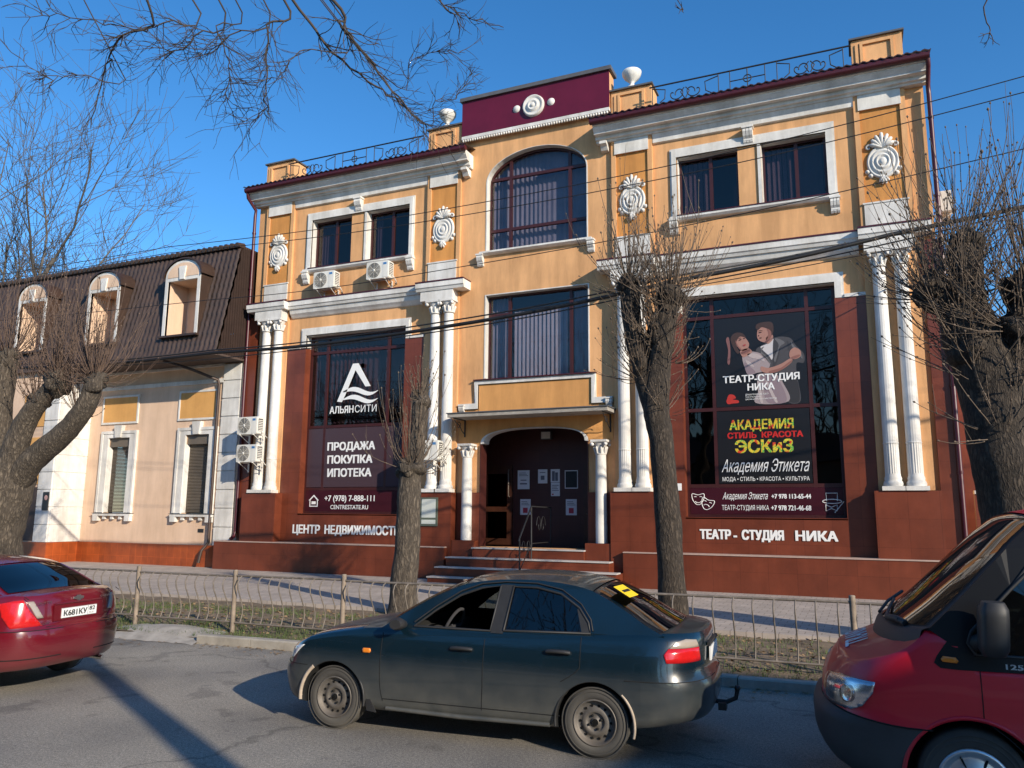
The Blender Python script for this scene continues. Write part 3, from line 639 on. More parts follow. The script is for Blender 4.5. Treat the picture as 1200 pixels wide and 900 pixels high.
for d, yy in ((0.0, 0.045), (0.05, 0.02)):      # apron outline with ears
    s.plate([[(-1.84,5.855-d),(1.90,5.855-d),(1.90-d,5.13+d),(2.38,5.13+d),(2.38,5.02),(1.78,5.02),(1.78,5.74),(-1.72,5.74),(-1.72,5.02),(-2.36,5.02),(-2.36,5.13+d),(-1.84+d,5.13+d)]], W, yy, 0.099)
console(-2.24, 4.98, sc_=0.75); console(2.28, 4.98, sc_=0.75)
P('window_surround', s, 'white')
s = MB(); s.box(-1.86, 1.92, -0.02, 0.30, 5.86, 5.885); 
for a, b_ in ((-8.10,-4.23), (4.28,8.14)): s.box(a, b_, -0.08, 0.30, 10.022, 10.045)
P('sill_flashing', s, 'burgundy')
s = MB(); s.plate([rect(-1.70, 1.76, 4.95, 5.73)], W, 0.07, 0.099); s.plate([[(-2.35,4.98),(-2.35,3.99),(-1.63,3.99)]+[(a,b_) for a, b_ in reversed(arch(-1.63,1.67,3.98,3.99,4.43,24,2.6)[2:])][1:-1]+[(1.67,3.99),(2.37,3.99),(2.37,4.98)]], W, 0.085, 0.099)
P('orange_apron', s, 'apron')
s = MB(); s.box(-1.619, -1.60, 0.031, 0.44, 1.06, 3.97); s.box(1.64, 1.659, 0.031, 0.44, 1.06, 3.97); P('porch_jamb', s, 'porchshade')
s = MB(); lining(PORCH[2:], 0.06, 0.43, 0.06); P('porch_arch', s, 'white')
# porch inside
s = MB(); s.box(-2.58, 2.58, 1.75, 1.85, 1.0, 4.55); s.box(-2.58, -2.5, 0.43, 1.749, 1.0, 4.55); s.box(2.5, 2.58, 0.43, 1.749, 1.0, 4.55); P('porch_wall', s, 'porchshade')
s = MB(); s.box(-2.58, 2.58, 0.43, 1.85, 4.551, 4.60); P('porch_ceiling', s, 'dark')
M['door'] = mat('dark wood door', (0.05, 0.017, 0.009), 0.4, var=0.3, scale=4)
for x0, x1, gl_ in ((-2.48, -1.32, True), (0.98, 2.0, False)):
    d = MB(); d.plate([rect(x0, x1, 1.06, 3.45)]+([rect(x0+0.16, x1-0.16, 2.2, 3.2), rect(x0+0.16, x1-0.16, 1.25, 2.05)] if gl_ else []), W, 1.66, 1.748)
    dr = P('door', d, 'door')
    if gl_:
        d = MB(); d.box(x0+0.15, x1-0.15, 1.69, 1.70, 1.24, 3.21); P('pane', d, 'film', dr)
    d = MB(); hx = x1-0.08 if gl_ else x0+0.1; d.tube([(hx,1.65,2.5),(hx,1.58,2.52),(hx,1.58,3.3),(hx,1.65,3.32)] if gl_ else [(hx,1.65,2.0),(hx,1.6,2.0),(hx+0.12,1.6,2.0)], 0.018, 8); P('handle', d, 'rail', dr)
# canopy
s = MB(); s.box(-2.30, 2.46, -0.74, 0.084, 4.70, 4.80); cp = P('canopy', s, 'concrete')
s = MB(); s.box(-2.33, 2.49, -0.77, 0.083, 4.803, 4.83); P('canopy_sheet', s, 'zinc', cp)
for bx in (-2.14, 2.30):
    s = MB(); s.tube([(bx,0.06,4.69),(bx,-0.66,4.69)], 0.016, 6); s.tube([(bx,0.06,4.70),(bx,0.06,4.20)], 0.022, 6)
    s.tube([(bx,0.06,4.28),(bx,-0.12,4.36),(bx,-0.30,4.52),(bx,-0.52,4.58),(bx,-0.60,4.64)], 0.014, 6)
    s.tube([(bx,-0.33+0.13*(1-t)*math.cos(9*t),4.50+0.13*(1-t)*math.sin(9*t)) for t in [i/20 for i in range(20)]], 0.010, 5)
    P('canopy_bracket', s, 'iron', cp)
# ------------------------------------------------------------------ the neighbouring mansard house
M['nbwall'] = mat('pale peach render', (0.73, 0.52, 0.37), 0.85, var=0.08, scale=0.9, bump=0.2, bscale=80, streak=0.14)
M['nborange'] = mat('ochre panel', (0.66, 0.35, 0.11), 0.85, var=0.1, scale=1.5, streak=0.1)
M['nbtile'] = mat('terracotta tile', (0.36, 0.075, 0.018), 0.35, var=0.3, scale=1.2, streak=0.2, brick=(0.30, 0.42, (1.5, 1.4, 1.3), 0.007, 'wall'))
M['roof'] = mat('brown metal roof tile', (0.060, 0.038, 0.028), 0.5, var=0.25, scale=2.5, streak=0.2)
M['brownsheet'] = mat('brown sheet metal', (0.052, 0.029, 0.020), 0.5, var=0.2, scale=3, streak=0.2)
M['soffit'] = mat('dark brown soffit', (0.075, 0.05, 0.04), 0.7, var=0.2)
M['shutter'] = mat('grey brown roller shutter', (0.13, 0.105, 0.08), 0.55, var=0.12, scale=3)
NB = thing('mansard_house', (-16, 0, 0.15), 'low peach house with steep brown tiled mansard roof and three arched dormers', 'building')
def Q(name, mb, m, parent=None): return build_each(name, mb, m, parent or NB)
XL, XR = -27.0, -10.53
b = MB(); b.plate([rect(-17.97, XR, 0.1, 7.05), rect(-13.02,-11.94,1.90,4.62), rect(-16.82,-15.70,1.90,4.62)], W, 0.02, 0.4); b.box(XL, XR, 9.6, 10.0, 0.1, 10.9); b.box(XR-0.3, XR, 0.401, 9.6, 0.1, 10.9); Q('wall', b, 'nbwall')
b = MB(); b.box(XL, -17.97, -1.22, 0.45, 0.1, 7.05); Q('bay_wall', b, 'nbwall')
b = MB(); b.box(-17.9, XR, -0.06, 0.019, 0.1, 0.86); b.box(XL, -17.90, -1.28, -0.06, 0.1, 0.86); Q('plinth', b, 'nbtile')
def rusticated(x0, x1, y, z0, z1, side=None):
    b = MB(); z = z0; h = 0.62
    while z < z1-0.05:
        t = min(z+h-0.035, z1); b.box(x0, x1, y, y+0.06, z, t); z += h
    b.box(x0+0.02, x1-0.02, y+0.035, y+0.075, z0, z1); return b
Q('corner_pier', rusticated(-11.46, -10.70, -0.045, 0.87, 7.0), 'white')
Q('bay_pier', rusticated(-18.62, -17.93, -1.30, 0.87, 7.0), 'white')
b = MB(); z = 0.87
while z < 6.95:
    b.box(-17.965, -17.90, -1.24, 0.015, z, min(z+0.585, 7.0)); z += 0.62
b.box(-17.967, -17.925, -1.22, 0.016, 0.87, 7.0); Q('bay_return', b, 'white')
b = MB(); b.box(-19.9, -18.7, -1.25, -1.221, 2.9, 4.6); b.box(-19.9, -18.7, -1.25, -1.221, 5.0, 6.2); Q('bay_panel', b, 'nborange')
b = MB(); b.box(-19.35, -18.72, -1.235, -1.221, 0.9, 2.8); Q('door', b, 'soffit')
for x0, x1 in ((-13.40, -11.75), (-17.2, -15.5)):
    b = MB(); b.box(x0, x1, -0.012, 0.019, 5.19, 6.10); pn = Q('ochre_panel', b, 'nborange')
    b = MB(); b.plate([rect(x0-0.07, x1+0.07, 5.12, 6.17), rect(x0, x1, 5.19, 6.10)], W, -0.03, 0.019); Q('panel_moulding', b, 'white', pn)
b = MB(); b.box(-17.89, -11.47, -0.04, 0.019, 6.38, 6.52); b.box(-17.89, -11.47, -0.08, 0.019, 6.96, 7.04); Q('string_course', b, 'white')
for xc in (-12.48, -16.26):
    b = MB()
    b.plate([rect(xc-0.90, xc+0.90, 1.90, 4.86), rect(xc-0.54, xc+0.54, 1.90001, 4.61)], W, -0.05, 0.019); b.plate([rect(xc-0.90, xc+0.90, 1.92, 4.86), rect(xc-0.80, xc+0.80, 1.9201, 4.76)], W, -0.075, -0.051)
    b.box(xc-0.5405, xc-0.52, 0.0, 0.175, 1.93, 4.284)
    b.yprism([(xc-0.13,4.62),(xc+0.13,4.62),(xc+0.2,5.06),(xc-0.2,5.06)], -0.13, 0.018)
    wf = Q('window_surround', b, 'white')
    b = MB(); n = 46
    for i in range(n):
        z = 1.94+i*(4.28-1.94)/n; h = (4.28-1.94)/n; b.xprism([(0.20,z),(0.175,z+h*0.25),(0.175,z+h*0.75),(0.20,z+h-0.006),(0.23,z+h-0.006),(0.23,z)], xc-0.535, xc+0.535)
    b.box(xc-0.538, xc+0.538, 0.05, 0.26, 4.285, 4.61);  b.box(xc+0.48, xc+0.538, 0.15, 0.26, 1.92, 4.284); Q('roller_shutter', b, 'shutter')
    b = MB(); b.box(xc-0.98, xc+0.98, -0.14, 0.2, 1.885, 1.90); sl = Q('window_sill', b, 'zinc')
    b = MB(); b.box(xc-0.94, xc+0.94, -0.12, 0.019, 1.80, 1.884)
    for k in range(5):
        big = k in (0, 4); xx = xc-0.80+k*0.40; b.box(xx-(0.12 if big else 0.06), xx+(0.12 if big else 0.06), -0.12 if big else -0.08, 0.018, 1.62 if big else 1.68, 1.799)
    Q('sill_bracket', b, 'white', sl)
# mansard roof: wavy tile sheet
YE, ZE, YT, ZT = -1.36, 7.16, -0.52, 11.0
rows = []; nrow = 11
for i in range(nrow):
    for k in range(4):
        t = (i+k/4+(0.02 if k == 0 else 0))/nrow; st = 0.035*(1-k/4)
        y = YE+(YT-YE)*t-st; z = ZE+(ZT-ZE)*t
        rows.append([(XL+(XR-0.06-XL)*j/560, y+0.026*math.sin(j*(XR-0.06-XL)/560/0.21*6.283), z+0.006*math.sin(j*(XR-0.06-XL)/560/0.21*6.283)) for j in range(561)])
b = MB(); b.grid(rows)
def in_dormer(f):
    c = [sum(b.v[q][k] for q in f)/4 for k in range(3)]
    return any(abs(c[0]-d) < 0.74 for d in (-12.36, -16.15, -20.0)) and 7.86 < c[2] < 10.2
keep = [i for i, f in enumerate(b.f) if not in_dormer(f)]; b.f = [b.f[i] for i in keep]; b.m = [0]*len(keep); b.sm = [True]*len(keep)
ro = b.build('mansard_roof', 'roof', NB)
b = MB(); b.box(XL, XR-0.05, YE+0.05, 9.7, 7.05, 7.13); b.box(XL, XR-0.05, YE-0.06, YE+0.06, 7.03, 7.20); Q('eave', b, 'soffit', ro)
b = MB()
for i in range(66):
    x = XL+0.1+i*(XR-XL-0.25)/65; b.tube([(x,YT-0.14,ZT+0.02),(x,YT+0.2,ZT+0.08)], 0.09, 6)
b.box(XL, XR-0.05, YT-0.10, 9.7, ZT-0.05, ZT+0.03); Q('roof_crest', b, 'roof', ro)
b = MB(); n = 13; 
for i in range(n):
    y0 = YE+0.08+i*(0.1-YE-0.05)/n; y1 = y0+(0.1-YE-0.05)/n*0.94
    def top(y): return min(ZT, ZE+(ZT-ZE)*(y-YE-0.06)/(YT-YE))
    yb, zt_ = y1, top(y0); b.add([(XR-0.06,y0,7.12),(XR-0.06,y1,7.12),(XR-0.06,y1,top(y1)),(XR-0.06,y0,top(y0)),(XR-0.02,(y0+y1)/2,7.12),(XR-0.02,(y0+y1)/2,top((y0+y1)/2))], [(0,4,5,3),(4,1,2,5)])
b.box(XR-0.12, XR-0.065, YT, 0.3, 7.12, ZT-0.02); M['gable'] = mat('dark brown gable sheet', (0.028,0.015,0.011), 0.8, var=0.2, spec=0.2); Q('gable_sheet', b, 'gable', ro)
for xc in (-12.36, -16.15, -20.0):
    y = -1.30; h = 0.80; z0 = 7.86; zs = 9.95; zc = 10.50
    o = arch(xc-h, xc+h, z0, zs, zc, 16); b = MB()
    b.plate([o, rect(xc-h+0.13, xc+h-0.13, z0+0.0001, 9.78)], W, y, y+0.10)
    df = b.build('dormer', 'white', NB)
    b = MB(); oo = arch(xc-h+0.10, xc+h-0.10, 9.90, zs, zc-0.10, 16); b.plate([oo], W, y-0.012, y-0.002); b.box(xc-h+0.13, xc+h-0.13, y+0.9, y+0.95, z0, 9.8); b.box(xc-h+0.10, xc-h+0.13, y+0.02, y+0.9, z0, 9.78); b.box(xc+h-0.13, xc+h-0.10, y+0.101, y+0.9, z0, 9.78); b.box(xc-h+0.13, xc+h-0.13, y+0.101, y+0.9, 9.781, 9.83)
    Q('dormer_niche', b, 'nbwall', df)
    b = MB(); b.yprism([(xc-0.10,9.80),(xc+0.10,9.80),(xc+0.16,10.26),(xc-0.16,10.26)], y-0.06, y-0.013); Q('keystone', b, 'white', df)
    b = MB(); top_ = arch(xc-h-0.10, xc+h+0.10, 9.84, zs-0.02, zc+0.07, 16)[2:]
    b.grid([[(p_[0], y-0.06, p_[1]) for p_ in top_], [(p_[0], 0.3, p_[1]+0.02) for p_ in top_]]); b.grid([[(p_[0], y-0.06, p_[1]) for p_ in top_], [(xc+(p_[0]-xc)*0.93, y-0.06, p_[1]-0.05) for p_ in top_]])
    b.box(xc-h-0.02, xc-h-0.001, y+0.02, 0.2, z0-0.05, zs); b.box(xc+h+0.001, xc+h+0.02, y+0.02, 0.2, z0-0.05, zs); b.box(xc-h-0.06, xc+h+0.06, y-0.10, y+0.3, z0-0.07, z0-0.003)
    Q('dormer_roof', b, 'brownsheet', df)
b = MB(); b.tube([(-13.0,-1.28,7.02),(-12.2,-0.75,6.75),(-11.62,-0.12,6.45),(-11.6,-0.09,6.3),(-11.6,-0.09,0.95),(-11.72,-0.25,0.7),(-11.75,-0.32,0.3)], 0.05, 9); Q('downpipe', b, 'brownsheet')
b = MB(); b.box(-12.2, -11.95, 0.005, 0.019, 1.28, 1.40); Q('vent', b, 'black')
# picture board on the bay
t = thing('picture_board', (-17.83, -1.3, 2.0), 'small dark picture board with a pale round emblem on the white corner pier', 'sign')
b = MB(); b.box(-18.25, -17.96, -1.335, -1.303, 1.98, 2.62); b.build('board', 'black', t)
b = MB(); b.lathe([(0,-0.004),(0.07,-0.004),(0.09,0)], (-18.08,-1.336,2.42), 'y', 16); b.build('emblem', mat('pale pink', (0.6,0.35,0.3)), t)
# wall to the right of the theatre
t = thing('yard_wall', (12.2, 0.3, 0.15), 'dark brown yard wall with a pale coping right of the theatre', 'wall')
b = MB(); b.box(10.8, 16.5, 0.3, 0.5, 0.1, 2.52); b.build('wall', 'tile', t); b = MB(); b.box(10.8, 16.52, 0.26, 0.54, 2.522, 2.60); b.build('coping', 'white', t)

t = thing('yard_annex', (14, 5, 0.1), 'plain brown annex set back to the right of the theatre behind the big tree', 'building')
b = MB(); b.box(10.75, 19.0, 2.4, 9.5, 0.0, 5.6); b.build('wall', 'tile', t); b = MB(); b.box(10.7, 19.2, 2.2, 9.7, 5.602, 5.75); b.build('roof', 'zinc', t)
# ------------------------------------------------------------------ air conditioners
def ac_proto():
    t = thing('air_conditioner', (0,0,0), 'x', 'air conditioner', 'outdoor air conditioning units on the facade', world=False)
    w_, h_, d_ = 0.82, 0.56, 0.30
    b = MB(); c = 0.03
    prof = [(-w_/2+c,0),(w_/2-c,0),(w_/2,c),(w_/2,h_-c),(w_/2-c,h_),(-w_/2+c,h_),(-w_/2,h_-c),(-w_/2,c)]
    b.yprism(prof, -d_, 0); b.box(0.20, w_/2-0.015, -d_-0.008, -d_-0.001, 0.03, h_-0.03)
    for k in range(7): b.box(w_/2+0.001, w_/2+0.006, -d_+0.06, -0.05, 0.10+k*0.055, 0.125+k*0.055)
    b.build('casing', 'ac', t)
    b = MB(); b.lathe([(0.0,-0.004),(0.235,-0.004),(0.245,0.0)], (-0.12,-d_-0.001,h_/2), 'y', 32)
    g_ = b.build('fan_opening', 'acdark', t); b = MB(); b.box(w_/2+0.0005, w_/2+0.004, -d_+0.05, -0.04, 0.09, 0.50); b.build('side_vent', 'acdark', t)
    b = MB()
    for r in (0.05, 0.09, 0.13, 0.17, 0.21, 0.245): b.tube([(-0.12+r*math.cos(q*0.2618), -d_-0.014, h_/2+r*math.sin(q*0.2618)) for q in range(25)], 0.0042, 4)
    for q in range(8): b.tube([(-0.12,-d_-0.012,h_/2),(-0.12+0.245*math.cos(q*0.785),-d_-0.012,h_/2+0.245*math.sin(q*0.785))], 0.004, 4)
    b.lathe([(0,-0.02),(0.04,-0.02),(0.045,0)], (-0.12,-d_,h_/2), 'y', 14); b.build('grille', 'ac', t)
    b = MB(); b.box(0.22, 0.34, -d_-0.012, -d_-0.009, h_-0.13, h_-0.06); b.build('badge', mat('blue badge', (0.05,0.2,0.45)), t)
    for sx in (-0.28, 0.28):
        b = MB(); b.box(sx-0.018, sx+0.018, -d_-0.03, 0.16, -0.03, -0.002); b.box(sx-0.018, sx+0.018, 0.125, 0.16, -0.30, -0.031)
        b.tube([(sx,-d_+0.02,-0.03),(sx,0.13,-0.26)], 0.011, 5); b.build('bracket', 'white', t)
    b = MB(); b.tube([(w_/2,-0.12,0.12),(w_/2+0.08,-0.1,0.06),(w_/2+0.10,0.0,-0.06),(w_/2+0.05,0.14,-0.10),(w_/2-0.02,0.158,-0.05)], 0.016, 6); b.build('pipe', 'ac', t)
    return t
ac = ac_proto()
ACS = [((-7.18,-0.062,9.18), 0, 'white air conditioner below the left window of the upper left pair'), ((-5.12,-0.062,9.26), 0, 'white air conditioner below the right window of the upper left pair'),
       ((-9.63,-0.46,4.46), 0, 'upper of two air conditioners stacked in front of the outer left columns'), ((-9.60,-0.46,3.56), 0, 'lower of two air conditioners stacked in front of the outer left columns'),
       ((-2.98,-0.46,3.50), 0, 'air conditioner across the inner left columns beside the canopy'), ((10.62,1.3,9.5), 90, 'air conditioner seen edge on at the right corner of the theatre')]
for i, (p_, rz, lb) in enumerate(ACS):
    o = ac if i == 0 else copy_tree(ac); o.location = p_; o.rotation_euler.z = R(rz); o['label'] = lb
# floodlight and cameras
t = thing('floodlight', (-0.1, 1.74, 4.3), 'grey floodlight under the porch ceiling above the posters', 'lamp')
b = MB(); b.box(-0.29, 0.03, 1.45, 1.60, 4.20, 4.44); b.build('housing', 'zinc', t); b = MB(); b.box(-0.27, 0.01, 1.440, 1.449, 4.22, 4.42); b.build('lens', 'ac', t); b = MB(); b.tube([(-0.13,1.6,4.32),(-0.13,1.74,4.4)], 0.02, 6); b.build('arm', 'zinc', t)

# ------------------------------------------------------------------ signs and lettering
def colmat(n, c, r=0.5): 
    if n not in M: M[n] = mat(n, c, r, var=0.0)
    return n
YG = 0.30
def sign(name, loc, label, cat='sign'): return thing(name, loc, label, cat)
def letters(parent, name, m, items):
    for it in items:
        b = MB(); text(b, *it[:6], **(it[6] if len(it) > 6 else {})); r_ = b.build(name, m, parent, fix=False)
    return r_
t = sign('window_logo', (-6.1, YG, 5.1), 'white peaked letter and wave emblem with a name line on the left shop window')
b = MB(); B_ = lambda pts: b.plate([pts], W, YG-0.012, YG-0.006)
ox, oz = -6.42, 5.43; sx_, sz_ = 1.02, 1.0
def pt(a, c): return (ox-0.50+a*1.55, oz+c*1.33)
B_([pt(a, c) for a, c in ((0.0,0.07),(0.36,0.98),(0.50,0.98),(0.82,0.40),(0.69,0.40),(0.43,0.82),(0.20,0.22),(0.12,0.05))])
for off in (0.0, -0.19):
    up = [(0.14+0.86*i/14, 0.33+off+0.075*math.sin(0.3+i/14*6.0-0.6)) for i in range(15)]; lo = [(a+0.0, c-0.115*math.sin(math.pi*min(1, (i+0.5)/14.5))-0.01) for i, (a, c) in enumerate(up)]
    B_([pt(a, c) for a, c in up]+[pt(a, c) for a, c in reversed(lo)])
b.lathe([(0.075,-0.006),(0.06,-0.006)], (ox+0.43,YG-0.006,oz+1.22), 'y', 16)
b.build('emblem', 'letter', t)
letters(t, 'lettering', 'letter', [('АЛЬЯН',-7.20,-6.27,5.14,5.36,YG-0.008,dict(bold=0.010)), ('СИТИ',-6.22,-5.40,5.14,5.36,YG-0.008)])
M['plum film'] = glass('plum window film', (0.10, 0.065, 0.08), 0.08, 0.4)
t = sign('service_sign', (-6.2, YG, 3.0), 'plum film with ПРОДАЖА ПОКУПКА ИПОТЕКА across the lower left shop window')
b = MB(); b.box(-7.99, -4.34, YG-0.004, YG-0.003, 2.78, 4.66); b.build('film', colmat('plum vinyl film', (0.062,0.038,0.047), 0.25), t)
letters(t, 'lettering', 'letter', [('ПРОДАЖА',-7.22,-5.40,3.95,4.19,YG-0.010,dict(bold=0.02)), ('ПОКУПКА',-7.20,-5.48,3.53,3.77,YG-0.010,dict(bold=0.02)), ('ИПОТЕКА',-7.18,-5.50,3.11,3.35,YG-0.010,dict(bold=0.02))])
t = sign('phone_sign', (-6.2, YG, 2.0), 'burgundy strip with house icon, phone number and web address under the left shop window')
b = MB(); b.box(-7.99, -4.34, YG-0.006, YG-0.003, 2.02, 2.67); b.build('strip', colmat('deep wine film', (0.045,0.008,0.014), 0.25), t)
letters(t, 'lettering', 'letter', [('+7 (978) 7-888-111',-7.24,-5.35,2.34,2.52,YG-0.012,dict(bold=0.006)), ('CENTRESTATE.RU',-7.0,-5.58,2.09,2.22,YG-0.012,dict(bold=0.004))])
b = MB(); hx, hz = -7.86, 2.16
b.plate([[(hx,hz+0.2),(hx+0.2,hz+0.38),(hx+0.4,hz+0.2),(hx+0.36,hz+0.2),(hx+0.36,hz),(hx+0.04,hz),(hx+0.04,hz+0.2)], [(hx+0.07,hz+0.03),(hx+0.33,hz+0.03),(hx+0.33,hz+0.21),(hx+0.2,hz+0.33),(hx+0.07,hz+0.21)]], W, YG-0.012, YG-0.008)
b.box(hx+0.12, hx+0.28, YG-0.012, YG-0.008, hz+0.08, hz+0.17); b.build('house_icon', 'letter', t)
t = sign('wall_lettering', (-6.2, 0.02, 1.3), 'row of white letters on the brown wall under the left shop window')
for it in (('ЦЕНТР',-8.22,-7.15,1.33,1.58,0.012,dict(bold=0.02)), ('НЕДВИЖИМОСТИ',-6.98,-4.22,1.33,1.58,0.012,dict(bold=0.02))): letters(t, 'word', 'letter', [it])
t = sign('wall_lettering', (6.2, 0.02, 1.4), 'row of white letters on the brown wall under the right shop window')
for it in (('ТЕАТР - ',4.63,5.55,1.41,1.63,0.012,dict(bold=0.02)), ('СТУДИЯ',5.66,6.66,1.41,1.63,0.012,dict(bold=0.02)), ('НИКА',6.92,7.88,1.41,1.63,0.012,dict(bold=0.02))): letters(t, 'word', 'letter', [it])
# theatre poster with the dancing couple
t = sign('theatre_poster', (6.25, YG, 4.8), 'dark photo poster of a dancing couple in the right shop window', 'poster')
b = MB(); b.box(5.11, 7.37, YG-0.006, YG-0.003, 4.77, 7.13); b.build('print', colmat('near black print', (0.012,0.011,0.012), 0.3), t)
cx0, cz0 = 5.11, 4.77; PW, PH = 2.26, 2.36
def pp_(u, v): return (cx0+(u-48)/760*PW, cz0+PH-(v-60)/735*PH)
def smooth(pts, n=6):
    k = len(pts); out = []
    for i in range(k):
        p0, p1, p2, p3 = [Vector(pts[(i+j-1) % k]) for j in range(4)]
        for q in range(n):
            s = q/n; out.append(tuple(0.5*((2*p1)+(-p0+p2)*s+(2*p0-5*p1+4*p2-p3)*s*s+(-p0+3*p1-3*p2+p3)*s**3)))
    return out
def shape(name, m, polys, lay):
    b = MB()
    for pts in polys: b.plate([[pp_(*q) for q in smooth(pts)]], W, YG-0.0075-lay*0.0016, YG-0.0066-lay*0.0016)
    b.build(name, m, t, fix=False)
shape('suit', colmat('grey suit print', (0.062,0.058,0.062)), [[(400,345),(470,300),(560,250),(680,262),(730,330),(790,400),(785,470),(730,470),(725,560),(745,770),(640,770),(600,600),(520,520),(470,420)]], 0)
shape('trousers', colmat('dark trouser print', (0.03,0.028,0.03)), [[(610,560),(720,600),(735,770),(655,772),(625,690)]], 1)
shape('shirt', colmat('white shirt print', (0.55,0.52,0.52)), [[(440,320),(490,300),(550,262),(548,360),(530,430),(505,395),(470,360)]], 1)
shape('lapel', colmat('shadow print', (0.045,0.042,0.045)), [[(552,262),(600,300),(590,400),(545,490),(538,430)],[(660,285),(700,360),(690,390),(668,350)]], 2)
shape('dress', colmat('pale dress print', (0.32,0.26,0.265)), [[(285,385),(350,352),(440,375),(500,440),(510,480),(470,520),(400,530),(330,545),(300,480)],[(400,545),(560,555),(610,620),(650,770),(380,772),(420,650)]], 3)
shape('dress_shade', colmat('mauve dress print', (0.24,0.18,0.20)), [[(430,560),(540,570),(600,640),(630,772),(480,772),(450,660)],[(300,440),(340,470),(390,525),(320,535)]], 4)
shape('skin', colmat('skin print', (0.36,0.185,0.145)), [[(420,185),(440,160),(500,165),(530,190),(535,235),(500,285),(470,285),(430,265),(415,235)],[(230,235),(270,205),(310,230),(345,285),(330,330),(290,345),(250,310),(225,275)],[(270,340),(340,325),(365,360),(300,395),(275,375)],[(440,480),(500,495),(600,470),(680,430),(690,460),(600,520),(510,540),(440,520)],[(680,370),(720,345),(765,375),(760,420),(710,440),(675,420)],[(490,250),(540,225),(545,265),(500,300)]], 5)
shape('hair', colmat('dark hair print', (0.055,0.03,0.025)), [[(405,160),(420,130),(480,118),(540,125),(555,170),(545,225),(525,230),(515,185),(460,160),(425,180)],[(190,230),(230,190),(290,195),(320,235),(275,222),(245,250),(240,300),(262,350),(240,360),(205,300)]], 6)
shape('ribbon', colmat('pink ribbon print', (0.20,0.09,0.085)), [[(150,240),(175,225),(185,330),(175,440),(155,430),(165,330)]], 6)
shape('shade', colmat('face shadow print', (0.24,0.105,0.085)), [[(500,175),(530,195),(533,235),(505,280),(480,284),(505,245),(510,210)],[(235,250),(255,300),(290,338),(262,325),(235,280)],[(275,350),(335,335),(355,350),(300,372)],[(510,520),(600,500),(680,450),(690,458),(600,520),(510,540)],[(690,420),(750,405),(755,418),(710,438)]], 7)
shape('features', colmat('dark feature print', (0.05,0.022,0.02)), [[(428,203),(440,197),(458,200),(442,207)],[(425,190),(445,184),(466,190),(445,189)],[(432,246),(446,243),(456,247),(444,252)],[(424,225),(430,222),(434,230),(427,233)],[(258,252),(272,244),(284,248),(270,256)],[(296,240),(308,236),(314,241),(304,246)],[(252,242),(268,232),(285,236),(268,238)]], 8)
shape('lips', colmat('lip print', (0.32,0.05,0.05)), [[(292,298),(306,290),(320,292),(308,304)]], 9)
shape('suit_fold', colmat('lit suit print', (0.13,0.125,0.13)), [[(560,262),(600,268),(640,300),(600,330),(575,400),(556,450),(548,420),(590,320)],[(690,290),(715,330),(770,400),(775,440),(745,400),(700,340)],[(470,320),(440,345),(500,420),(520,470),(480,420),(440,370)]], 3)
shape('sleeve_light', colmat('lit dress print', (0.44,0.37,0.36)), [[(330,370),(400,372),(450,400),(470,440),(420,420),(350,400)]], 5)
shape('dress_light', 'lit dress print', [[(400, 600), (420, 590), (430, 680), (440, 770), (420, 770), (405, 690)]], 5)
shape('dress_light', 'lit dress print', [[(470, 600), (490, 610), (530, 700), (560, 770), (540, 770), (500, 690)]], 5)
shape('dress_light', 'lit dress print', [[(310, 420), (350, 440), (380, 480), (330, 460)]], 5)
letters(t, 'lettering', 'letter', [('ТЕАТР-СТУДИЯ',5.30,7.19,5.40,5.57,YG-0.024,dict(bold=0.010)), ('НИКА',5.91,6.58,5.175,5.34,YG-0.024,dict(bold=0.010)), ('ДРАМАТИЧЕСКИЙ ТЕАТР',5.85,6.42,5.045,5.085,YG-0.022), ('ТЕАТРАЛЬНАЯ',5.85,6.22,4.985,5.02,YG-0.022), ('ШКОЛА АКТЕРСКОГО МАСТЕРСТВА',5.85,6.62,4.925,4.96,YG-0.022)])
b = MB(); ex = 5.50; ez = 5.0
b.plate([[pp_(*q) for q in smooth([(140,730),(160,695),(200,700),(215,725),(190,735),(235,745),(235,765),(190,768),(150,772),(135,755)])]], W, YG-0.012, YG-0.010); b.build('red_mark', colmat('red print', (0.45,0.03,0.02)), t, fix=False)
t = sign('academy_poster', (6.25, YG, 2.8), 'black poster with yellow, red and white script lettering below the dancing couple', 'poster')
b = MB(); b.box(5.11, 7.37, YG-0.006, YG-0.003, 2.80, 4.66); b.build('print', 'near black print', t)
M['rainbow'] = bpy.data.materials.new('rainbow print'); tt, bb, N_, L_2 = nodes(M['rainbow'])
nn = N_.new('ShaderNodeTexNoise'); nn.inputs['Scale'].default_value = 7; tcc = N_.new('ShaderNodeTexCoord'); L_2.new(tcc.outputs['Object'], nn.inputs['Vector'])
rr_ = N_.new('ShaderNodeValToRGB'); rr_.color_ramp.interpolation = 'CONSTANT'
for i_, (p_, c_) in enumerate(((0.0,(0.6,0.06,0.02)),(0.40,(0.62,0.45,0.03)),(0.52,(0.12,0.40,0.06)),(0.58,(0.7,0.55,0.04)))):
    e_ = rr_.color_ramp.elements[i_] if i_ < 2 else rr_.color_ramp.elements.new(p_); e_.position = p_; e_.color = c_+(1,)
L_2.new(nn.outputs['Fac'], rr_.inputs['Fac']); L_2.new(rr_.outputs['Color'], bb.inputs['Base Color'])
M['yellow print'] = mat('yellow print', (0.62,0.50,0.05), 0.5, var=0.0)
SER = dict(bold=0.012)
letters(t, 'heading', 'rainbow', [('АКАДЕМИЯ',5.42,6.99,4.17,4.41,YG-0.012,SER), ('ЭСКиЗ',5.54,6.96,3.58,3.88,YG-0.012,dict(bold=0.02))])
